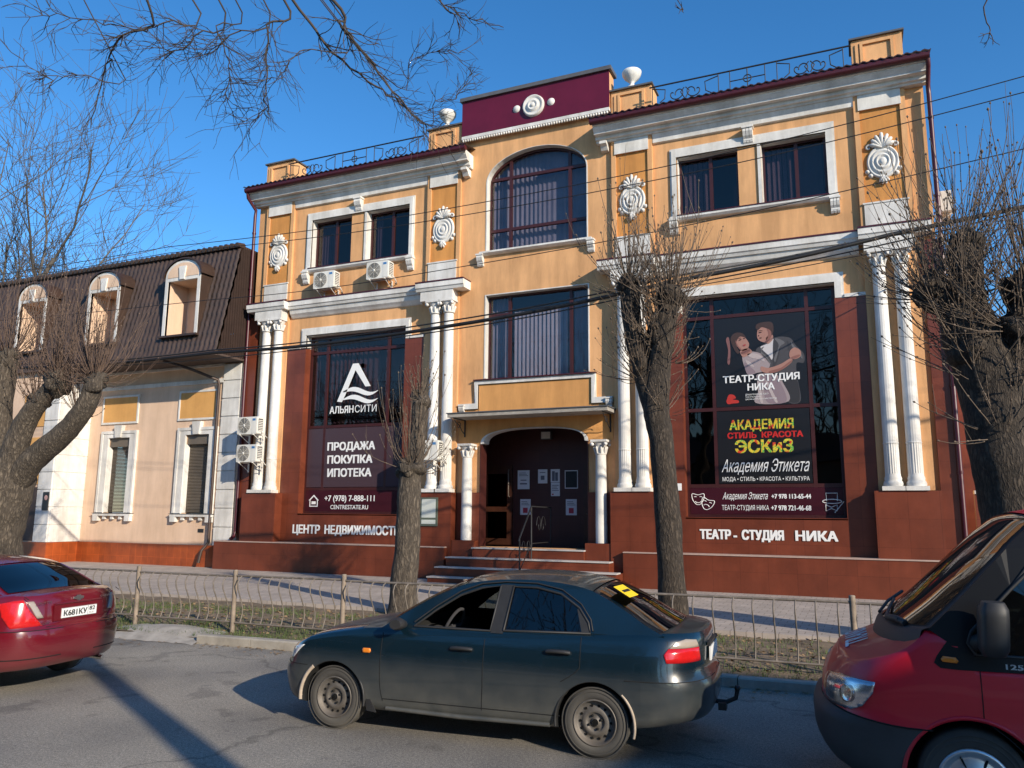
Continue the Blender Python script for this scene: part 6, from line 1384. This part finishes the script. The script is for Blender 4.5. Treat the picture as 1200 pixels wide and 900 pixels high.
Yg = lambda a, c: 0.752-(c-0.95)*0.40-0.02*max(0, a-2.3)
TOP = [(.46,.935),(.72,1.10),(1.0,1.25),(1.26,1.352),(1.55,1.398),(1.9,1.408),(2.2,1.388),(2.46,1.335),(2.72,1.21),(2.95,1.075),(3.10,1.005)]
BELT = [(3.0,.985),(2.5,.965),(1.5,.94),(.62,.925)]
w1 = [(.80,.968),(1.0,1.12),(1.22,1.255),(1.42,1.325),(1.60,1.345),(1.555,.968)]; w2 = [(1.68,.975),(1.725,1.348),(1.95,1.345),(2.18,1.30),(2.36,1.19),(2.45,1.075),(2.475,.995)]
gc.greenhouse(TOP, BELT, [w1, w2], Yg, (3, 7), ws='carglass', rg='tintglass', open_first=True, roofm='dusty green')
for sg in (-1, 1):
    b = MB(); b.plate([[(1.56,.95),(1.675,.95),(1.735,1.36),(1.60,1.36)]], lambda a, c, t: (a, sg*(Yg(a, c)+t), c), 0.001, 0.004); b.plate([[(2.40,.985),(2.475,.995),(2.45,1.08),(2.36,1.19),(2.34,1.18)]], lambda a, c, t: (a, sg*(Yg(a, c)+t), c), 0.001, 0.004); build_each('pillar_cover', b, 'trim', gc.root)
    b = MB(); b.tube([(a, sg*(Yg(a, c)+0.006), c+0.02) for a, c in ((.80,.985),(1.0,1.135),(1.22,1.272),(1.42,1.343),(1.65,1.366),(1.95,1.364),(2.19,1.318),(2.375,1.205),(2.47,1.085),(2.495,.995))], 0.007, 5); gc.add('window_trim', b, 'trim')
    for x in (0, 2.52): gc.wheel(x, sg, .285, .175, 'steel', .795)
b = MB()
for x in (.50, 1.52): gc.line([('s', x+(.06*max(0,(.5-z)/.3)**2 if x < 1 else -.02*max(0,(.5-z)/.3)), z) for z in [.30+i*.05 for i in range(13)]], .0035, b)
gc.line([('s', 2.40-(.0 if z > .72 else .20*((.72-z)/.14)**1.3 if z > .58 else .2), z) for z in [.60+i*.04 for i in range(10)]], .0035, b)
gc.line([('s', .52+i*.1, .318) for i in range(18)], .004, b); gc.line([('r', R(90-q*6), .648) for q in range(0, 15)], .004, b); gc.line([('f', R(90-q*6), .567) for q in range(0, 15)], .004, b); gc.line([('s', 2.86-i*.02, .648-i*.0005) for i in range(5)], .004, b)
gc.add('panel_gap', b, 'hole')
b = MB()
for sg in (-1, 1):
    for x, w_ in ((0,.0), (2.52,0)): b.tube([(x+.338*math.cos(q), sg*(GP['W'][3][1]-.012), .285+.338*math.sin(q)) for q in [R(-8+i*196/24) for i in range(25)]], .011, 6)
build_each('wheel_arch', b, 'trim', gc.root)
M['primer'] = mat('pale scraped arch edge', (0.42,0.34,0.26), 0.8, var=0.25, scale=12)
b = MB(); b.tube([(.345*math.cos(q), -(GP['W'][3][1]-.004), .285+.345*math.sin(q)) for q in [R(128+i*58/12) for i in range(13)]], .019, 6); gc.add('scraped_arch_edge', b, 'primer')
b = MB(); b.tube([(2.52+.345*math.cos(q), -(GP['W'][3][1]-.008), .285+.345*math.sin(q)) for q in [R(-14+i*60/12) for i in range(13)]], .012, 6); gc.add('scraped_arch_edge', b, 'primer')
b = MB()
for sg in (-1, 1): b.tube([(.56,sg*.79,.235),(1.3,sg*.80,.225),(2.13,sg*.79,.235)], .03, 8, flat=.7)
build_each('sill', b, 'green paint', gc.root)
gc.patch('headlight', 'clearlens', [('f', gc.phi('f',.6,x=-.58), .60), ('f', gc.phi('f',.62,x=-.48), .615), ('f', gc.phi('f',.74,x=-.335), .745), ('f', gc.phi('f',.73,x=-.42), .73), ('f', gc.phi('f',.68,x=-.56), .68), ('f', gc.phi('f',.64,y=.50), .64), ('f', gc.phi('f',.6,y=.48), .59)], .008, mirror=True)
gc.patch('indicator', 'amber', [('s',.315,.715),('s',.385,.715),('s',.395,.73),('s',.385,.755),('s',.315,.755),('s',.305,.735)], .012, mirror=True)
ph = lambda z, **k_: gc.phi('r', z, **k_)
gc.patch('tail_light', 'redlens', [('r',ph(.80,x=3.12),.795),('r',ph(.86,x=3.10),.86),('r',ph(.90,x=3.135),.905),('r',ph(.9,y=.50),.905),('r',ph(.8,y=.48),.795)], .010, mirror=True)
gc.patch('tail_light', 'greylens', [('r',ph(.905,x=3.138),.907),('r',ph(.95,x=3.19),.955),('r',ph(.97,x=3.26),.975),('r',ph(.96,y=.52),.965),('r',ph(.9,y=.50),.907)], .010, mirror=True)
b = MB(); b.box(3.415, 3.43, -.26, .26, .76, .875); pl_ = gc.add('number_plate', b, 'plate')
b = MB(); text(b, 'А 417 ЕМ', -.22, .22, .785, .85, 3.432, tr=lambda a, c, t: (t, a, c), bold=.01) if False else b.box(3.43, 3.431, -.2, .2, .80, .81); pl_2 = None
b = MB(); b.box(3.405, 3.428, -.30, .30, .885, .915); gc.add('boot_handle', b, 'trim')
for x in (1.31, 2.21):
    for sg in (-1, 1):
        b = MB(); b.tube([(x-.10,sg*.816,.805+.03*(x > 2)),(x-.06,sg*.835,.812+.03*(x > 2)),(x+.06,sg*.835,.812+.03*(x > 2)),(x+.10,sg*.815,.805+.03*(x > 2))], .026, 6, flat=.7); gc.add('door_handle', b, 'trim')
for sg in (-1, 1):
    b = MB(); b.tube([(.66,sg*.74,.97),(.70,sg*.80,.985),(.70,sg*.90,1.0),(.705,sg*.955,1.0)], [.03,.05,.075,.055], 10, flat=.8); gc.add('mirror', b, 'trim')
    b = MB(); b.plate([[(.36,.20),(.46,.19),(.36,.36),(.345,.34)]], lambda a, c, t: (a, sg*(.80+t), c), 0, .012); gc.add('mud_flap', b, 'trim')
b = MB(); b.tube([(3.2,0.05,.36),(3.52,0.05,.36),(3.60,0.05,.40),(3.615,0.05,.47)], .02, 8); b.lathe([(0,.0),(.02,.005),(.027,.025),(.02,.045),(0,.05)], (3.615,.05,.46), n=12); b.box(3.45, 3.52, -.02, .1, .30, .36); gc.add('tow_hook', b, 'trim')
b = MB(); Ys = lambda a, c: 0
def rear_glass_pt(t, f):       # sticker seat on the rear glass
    return None
b = MB(); b.plate([[(-.46,.02),(-.19,.02),(-.19,.13),(-.46,.13)]], lambda a, c, t: (2.60+(.13-c)*0+(-.155*0)+(.13-c)*1.72*0.75-.0+.05*(1-(a/.6)**2), a, 1.322-(.13-c)*1.02*.75+.03+t), .012, .016); stk = gc.add('sticker', b, 'yellow')
b = MB(); b.plate([[(-.42,.065),(-.23,.065),(-.23,.085),(-.42,.085)]], lambda a, c, t: (2.60+(.13-c)*1.72*0.75+.05*(1-(a/.6)**2), a, 1.322-(.13-c)*1.02*.75+.03+t), .017, .019); gc.add('sticker_print', b, 'ink2', stk)
b = MB(); b.tube([(.50,-.45,.975),(.58,-.1,1.0),(.60,.3,1.0)], .014, 6); b.tube([(.42,.1,.975),(.52,.5,.99)], .012, 6); gc.add('wiper', b, 'trim')
seats(gc, [1.45], .45); steering(gc, 1.02, -.36, .93); b = MB(); b.tube([(2.35,-.6,.75),(2.35,.6,.75)], .2, 10); b.tube([(2.48,-.6,.95),(2.48,.6,.95)], .1, 10); gc.add('seat', b, 'seat')
gc.finish()

# ---- burgundy saloon at the left edge
M['wine paint'] = mat('burgundy car paint', (0.125,0.005,0.012), 0.25, var=0.08, scale=1.5, coat=1.0, dirt=((0.13,0.07,0.06),-0.1,0.6))
VSLOT = [('body',None),('front_bumper',None),('rear_bumper',None),('door',None),('rear_door',None),('bonnet',None),('boot_lid',None),('wheel_well','hole')]
RP = dict(zs=[(-.9,.56),(-.3,.56),(.5,.60),(2.6,.66),(3.0,.704),(3.5,.704)], sf=[(.2,-.80),(.3,-.90),(.5,-.93),(.6,-.88),(.72,-.78),(.85,-.6)], sr=[(.26,3.44),(.34,3.52),(.5,3.565),(.66,3.57),(.71,3.55),(.735,3.50),(.80,3.505),(.93,3.49),(1.03,3.47),(1.075,3.45),(1.10,3.42)],
    W=[(.18,.78),(.25,.82),(.40,.85),(.60,.862),(.72,.858),(.85,.84),(.96,.815),(1.05,.79),(1.12,.76)], zb=[(-.9,.22),(-.3,.20),(.5,.19),(2.2,.20),(3.0,.24),(3.55,.28)],
    ze=[(-.9,.70),(-.4,.82),(0,.90),(.5,.96),(1.5,.99),(2.5,1.03),(3.0,1.065),(3.3,1.085),(3.47,1.075)], crown=[(-.7,.02),(.5,.05),(2.6,.03),(3.1,.045),(3.45,.03)],
    pf=2.5, pr=3.6, s0=-.3, s1=2.85, slots=VSLOT, dark=7, fb=(-.30,.56), rb=(3.05,.70), sill=.32, d=(.50,1.52,2.40), hood=.45, hoodw=lambda x: .66, deck=3.02)
RO = Vector((-0.02,-13.84,0))-Vector((math.cos(R(8))*3.5, math.sin(R(8))*3.5, 0))*0.98
rc = Car('burgundy_saloon', 'burgundy saloon seen from behind with its red tail lamps and white plate', tuple(RO), 8.0, 'wine paint', RP)
rc.body([(0,.305,.36),(2.6,.305,.36)], [(.62,2.72,-.66,.66,.42,1.3)], [.50,1.52,2.40], saloon_classes(RP))
Yr = lambda a, c: 0.785-(c-1.0)*0.42-0.03*max(0, a-2.4)
TOP = [(.40,.955),(.70,1.12),(1.0,1.28),(1.3,1.39),(1.6,1.43),(1.95,1.435),(2.3,1.41),(2.55,1.355),(2.8,1.245),(3.02,1.135),(3.14,1.085)]
BELT = [(3.06,1.06),(2.5,1.025),(1.5,.98),(.62,.95)]
w1 = [(.80,1.0),(1.05,1.17),(1.28,1.29),(1.5,1.35),(1.62,1.365),(1.57,1.0)]; w2 = [(1.68,1.005),(1.725,1.37),(2.0,1.37),(2.25,1.33),(2.5,1.20),(2.55,1.05)]
rc.greenhouse(TOP, BELT, [w1, w2], Yr, (3, 7), glassm=('carglass','darkglass'), ws='carglass', rg='darkglass')
for sg in (-1, 1):
    for x in (0, 2.6): rc.wheel(x, sg, .305, .185, 'steel', .82)
rh = lambda z, **k_: rc.phi('r', z, **k_)
rc.patch('tail_light', 'redlens', [('r',rh(.74,y=.47),.735),('r',rh(.74,x=3.33),.735),('r',rh(.85,x=3.24),.86),('r',rh(.99,x=3.17),1.0),('r',rh(1.02,x=3.30),1.03),('r',rh(1.02,y=.66),1.035),('r',rh(.9,y=.62),.92)], .012, mirror=True)
rc.patch('tail_light', 'greylens', [('r',rh(.80,y=.485),.83),('r',rh(.80,y=.55),.83),('r',rh(.9,y=.60),.93),('r',rh(1.0,y=.635),1.015),('r',rh(1.0,y=.575),1.015),('r',rh(.9,y=.53),.92)], .016, mirror=True)
b = MB(); b.box(3.497, 3.512, -.36, .36, .775, .955); b.v = [(x-.02*(z > .9)*0, y, z) for x, y, z in b.v]; rc.add('plate_recess', b, 'wine paint')
b = MB(); b.box(3.512, 3.522, -.26, .26, .80, .912); pl_ = rc.add('number_plate', b, 'plate')
TRP = lambda a, c, t: (t, a, c)
b = MB(); text(b, 'К681КУ', -.235, .115, .822, .885, 3.5235, tr=TRP, step=0.0003, bold=.004); text(b, '82', .145, .235, .852, .898, 3.5235, tr=TRP, step=0.0003, bold=.003); text(b, 'RUS', .15, .215, .815, .835, 3.5235, tr=TRP, step=0.0003); b.box(3.5225, 3.5232, .125, .13, .803, .909)
for q in ((-.258,.258,.9085,.911), (-.258,.258,.801,.8035)): b.box(3.5222, 3.523, q[0], q[1], q[2], q[3])
rc.add('plate_lettering', b, 'ink2', pl_)
b = MB(); b.tube([(3.50,-.34,.965),(3.515,0,.972),(3.50,.34,.965)], .014, 6, flat=.8); rc.add('boot_handle', b, 'wine paint')
b = MB(); b.plate([[(-.075,-.012),(-.03,-.02),(-.02,-.032),(.03,-.032),(.04,-.02),(.075,-.012),(.075,.014),(.035,.02),(.02,.032),(-.03,.032),(-.04,.02),(-.075,.014)]], lambda a, c, t: (3.482+t, a, 1.012+c), 0.0, .012); rc.add('badge', b, 'chrome')
b = MB(); text(b, 'LACETTI', -.60, -.40, .985, 1.012, 3.50, tr=TRP, step=0.0003) ; text(b, 'CHEVROLET', .33, .62, .99, 1.012, 3.50, tr=TRP, step=0.0003); text(b, 'CDX', -.55, -.42, .76, .785, 3.52, tr=TRP, step=0.0003); rc.add('badge_lettering', b, 'chrome')
b = MB(); rc.line([('r', R(90-q*6), .704) for q in range(0, 15)], .005, b); rc.line([('r', R(90-q*6), .40) for q in range(0, 15)], .006, b)
for sg in (-1, 1): b.tube([(3.40,sg*.68,1.075),(3.46,sg*.675,1.045)], .004, 5)
b.tube([(3.515,-.455,.73),(3.525,0,.725),(3.515,.455,.73)], .004, 5); rc.add('panel_gap', b, 'hole')
for sg in (-1, 1):
    b = MB(); b.tube([(.62,sg*.76,1.0),(.66,sg*.84,1.02),(.66,sg*.95,1.03)], [.03,.06,.06], 10, flat=.8); rc.add('mirror', b, 'wine paint')
    b = MB(); b.tube([(3.40,sg*.5-.0,.30),(3.5,sg*.5,.29)], .03, 8)
b = MB(); b.tube([(3.2,.45,.27),(3.5,.45,.25)], .028, 10); rc.add('exhaust', b, 'chrome')
seats(rc, [1.45, 2.3], .5)
rc.finish(); rc.root.scale = (0.98, 0.98, 0.98)

# ---- red van at the right edge
M['van paint'] = mat('red van paint', (0.62,0.008,0.026), 0.42, var=0.06, scale=1.5, coat=0.28, dirt=((0.16,0.04,0.04),0.1,0.7))
M['van bumper'] = mat('grey plastic bumper', (0.028,0.028,0.031), 0.6, var=0.2, scale=8, dirt=((0.09,0.085,0.08),0.15,0.8))
VP = dict(zs=[(-.95,.70),(-.7,.672),(-.3,.640),(.5,.66),(3.8,.66)], sf=[(.26,-.80),(.34,-.90),(.5,-.965),(.63,-.97),(.665,-.95),(.69,-.905),(.80,-.895),(.90,-.85),(.98,-.79),(1.04,-.73),(1.1,-.65),(1.3,-.4)], sr=[(.3,3.8),(.5,3.85),(1.2,3.82),(1.4,3.8)],
    W=[(.2,.93),(.3,.96),(.5,.975),(.65,.975),(.72,.965),(.85,.972),(.95,.968),(1.05,.958),(1.15,.945),(1.28,.925)], zb=[(-1,.27),(-.4,.30),(.5,.33),(3.8,.36)],
    ze=[(-.97,.99),(-.80,1.02),(-.62,1.075),(-.45,1.145),(-.28,1.235),(-.18,1.262),(-.05,1.262),(.02,1.06),(.08,1.05),(3.8,1.05)], crown=[(-.9,.03),(-.5,.075),(-.2,.07),(.1,.0),(3.8,.0)],
    levels=[0,.05,.12,.2,.28,.36,.43,.49,.54,.60,.66,.72,.78,.84,.89,.94,.975,1.0], pf=2.9, pr=5, s0=-.22, s1=3.4, black_pillar=True, slots=[('body',None),('front_bumper','van bumper'),('rear_bumper','van bumper'),('door',None),('rear_door',None),('bonnet',None),('boot_lid',None),('wheel_well','hole')], dark=7)
def van_classes(c, kind, lev):
    if kind == 'bottom': return 7
    if kind == 'side':
        if c.x < -.24 and lev < 8: return 1
        if c.x > 3.5 and c.z < .55: return 2
        if .07 < c.x < 1.15 and c.z > .42 and abs(c.y) > .6: return 3
    if kind == 'top' and c.x < -.2: return 5
    return 0
vc = Car('red_van', 'red van with dark grey bumper and silver wheel cover at the right edge', (9.0,-13.52,0), 1.5, 'van paint', VP)
vc.body([(0,.33,.405),(2.93,.33,.405)], [(.02,3.6,-.80,.80,.55,1.4)], [.07,1.15], van_classes)
Yv = lambda a, c: 0.962-(c-1.05)*0.17-max(0, c-1.75)*0.25
TOP = [(-.20,1.27),(0,1.47),(.20,1.69),(.40,1.90),(.55,2.0),(.95,2.05),(2.0,2.08),(3.2,2.07),(3.72,2.0),(3.80,1.5),(3.84,1.1)]
BELT = [(3.8,1.04),(.4,1.035),(-.05,1.03),(-.15,1.035),(-.185,1.065),(-.165,1.11),(-.10,1.20)]
w1 = [(.06,1.13),(.045,1.27),(.30,1.55),(.50,1.81),(.66,1.90),(1.06,1.92),(1.06,1.13)]; w2 = [(1.25,1.15),(1.25,1.85),(2.3,1.86),(2.3,1.15)]; w3 = [(2.45,1.15),(2.45,1.86),(3.5,1.83),(3.55,1.15)]
vc.greenhouse(TOP, BELT, [w1, w2, w3], Yv, (4, 8), m_side='gloss black', ws='carglass', rg='darkglass', glassm=('carglass','darkglass'), bow=(.26,.03), crown=.045, base_crown=-1.3)
b = MB(); 
for sg in (-1, 1):
    for x in (0, 2.93): vc.wheel(x, sg, .33, .20, 'cap', .93)
    b = MB(); b.plate([[(.07,1.02),(.4,1.03),(3.75,1.03),(3.75,1.07),(1.1,1.07)]], lambda a, c, t: (a, sg*(Yv(a, c)+t), c), .001, .003)
    b = MB(); b.plate([[(1.12,1.07),(3.78,1.07),(3.70,1.93),(1.0,1.96),(.75,1.95)]]+[w2[::-1]]+[w3[::-1]], lambda a, c, t: (a, sg*(Yv(a, c)+t), c), .002, .006) 
    vc.add('rear_side_panel', b, 'van paint')
b = MB(); b.tube([(a, sg*(Yv(a, c)+.01), c) for sg in (-1,) for a, c in ((.06,1.13),(.02,1.20),(.045,1.27),(.30,1.55),(.55,1.80))], .012, 6); vc.add('door_seal', b, 'trim')
b = MB(); vc.line([('s', .075+.03*max(0,(z-.7))*0, z) for z in [.74,.8,.86,.92,.98,1.04]], .004, b); vc.line([('f', R(90-q*5), vc.zs(vc.pt('f', R(90-q*5), .67).x)+.001) for q in range(0, 18)], .006, b)
vc.line([('s',.075,.74),('s',.12,.70),('s',.2,.64),('s',.28,.56)], .004, b); vc.add('panel_gap', b, 'hole')
b = MB()
for sg in (-1, 1): b.tube([(.408*math.cos(q), sg*.962, .33+.408*math.sin(q)) for q in [R(2+i*176/26) for i in range(27)]], .016, 6)
build_each('wheel_arch', b, 'van paint', vc.root)
vh = lambda z, **k_: vc.phi('f', z, **k_)
HL = [('f',vh(.90,y=.50),.885),('f',vh(.90,x=-.75),.905),('f',vh(.9,x=-.545),.905),('f',vh(.84,x=-.56),.83),('f',vh(.75,x=-.63),.735),('f',vh(.70,x=-.71),.692),('f',vh(.70,y=.60),.70),('f',vh(.72,y=.50),.72)]
hl = vc.patch('headlight', 'reflector', HL, .004, mirror=True); vc.patch('headlight_cover', 'lampglass', HL, .022, mirror=True)
for sg in (-1, 1):
    b = MB(); q = vc.pt('f', vh(.80,x=-.72), .80); n_ = vc.nrm('f', vh(.80,x=-.72), .80)
    c0 = q+n_*.006; u_ = n_.cross(Vector((0,0,1))).normalized(); v_ = u_.cross(n_)
    rows = [[c0+n_*h+(u_*math.cos(i*.3927)+v_*math.sin(i*.3927))*r for i in range(17)] for r, h in ((.054,0),(.062,.010),(.05,.005),(.02,.001),(.0,.003))]
    b.grid([[(p.x, p.y*(-sg), p.z) for p in r_] for r_ in rows]); vc.add('lamp_bowl', b, 'chrome', hl[0 if sg < 0 else 1])
vc.patch('indicator', 'amber', [('s',-.135,1.075),('s',-.055,1.07),('s',-.045,1.085),('s',-.06,1.105),('s',-.13,1.11),('s',-.145,1.09)], .03, mirror=True)
# mirror, cowl, wipers, lettering
for sg in (-1, 1):
    b = MB(); rows = []
    for i in range(9):
        t = i/8; z = 1.15+.33*t; w_ = (1-abs(2*t-1)**5)**.5*.25+.75 if 0 < i < 8 else .72
        rows.append([(.14+.085*w_*math.copysign(abs(math.cos(j*.3927))**.6, math.cos(j*.3927))+.02*t, sg*(1.09+.115*w_*math.copysign(abs(math.sin(j*.3927))**.6, math.sin(j*.3927))), z) for j in range(17)])
    b.grid(rows); b.add(rows[0][:16], [tuple(range(16))]); b.add(rows[-1][:16], [tuple(range(16))]); mi = vc.add('mirror', b, 'trim')
    b = MB(); b.tube([(.08,sg*.93,1.20),(.10,sg*1.02,1.22),(.12,sg*1.06,1.25)], [.06,.05,.04], 8); vc.add('mirror_arm', b, 'trim', mi)
b = MB(); b.tube([(-.36,-.62,1.29),(-.42,-.30,1.28),(-.38,.05,1.31),(-.33,.35,1.34)], .013, 6); b.tube([(-.45,.20,1.25),(-.37,.5,1.31),(-.24,.78,1.37)], .013, 6); b.tube([(-.32,-.66,1.27),(-.37,-.58,1.29),(-.42,-.40,1.28)], .024, 6); vc.add('wiper', b, 'trim')
from mathutils.bvhtree import BVHTree
_bn = [o for o in vc.root.children if o.name.split('.')[0] in ('bonnet', 'body')]
_tr = [BVHTree.FromPolygons([v.co.copy() for v in o.data.vertices], [tuple(p.vertices) for p in o.data.polygons]) for o in _bn]
def hood_z(x, y):
    h = [t_.ray_cast(Vector((x, y, 3)), Vector((0, 0, -1)))[0] for t_ in _tr]; h = [q.z for q in h if q is not None]
    return max(h) if h else vc.ze(x)
def hoodpt(x, y, off=.006): return (x, y, hood_z(x, y)+off)
b = MB(); rows = []
for j in range(13):
    t = -1+2*j/12; e = 1-abs(t)**2.2; xf = -.27-.25*e; rows.append([(xf, t*.915, hood_z(xf, t*.915)-.02), (xf+.01, t*.915, hood_z(xf, t*.915)+.010), (-.24-.24*e, t*.915, 1.262-.045*e), (-.19-.235*e, t*.915, 1.285-.052*e)])
b.grid(rows); vc.add('cowl', b, 'trim')
b = MB(); text(b, 'TRANSIT', -.38, .38, -.66, -.50, .0, tr=lambda a, c, t: hoodpt(-1.22-c, a, .006-t), bold=.004); vc.add('bonnet_lettering', b, 'letter')
b = MB(); text(b, '125 T330', .22, .50, 1.055, 1.085, .0, tr=lambda a, c, t: (a, -(Yv(a, c)+.004), c), bold=.002); vc.add('badge_lettering', b, 'letter')
b = MB(); b.tube([(.72+.03*i, -.75+.1*i, 2.02) for i in range(16)], .02, 6); 
seats(vc, [.95], .75, ys=(-.45,.45), back=.75); steering(vc, .38, -.45, 1.22)
vc.finish()

# ------------------------------------------------------------------ clean up
for o in list(sc.objects):
    if '_w' in o: del o['_w']
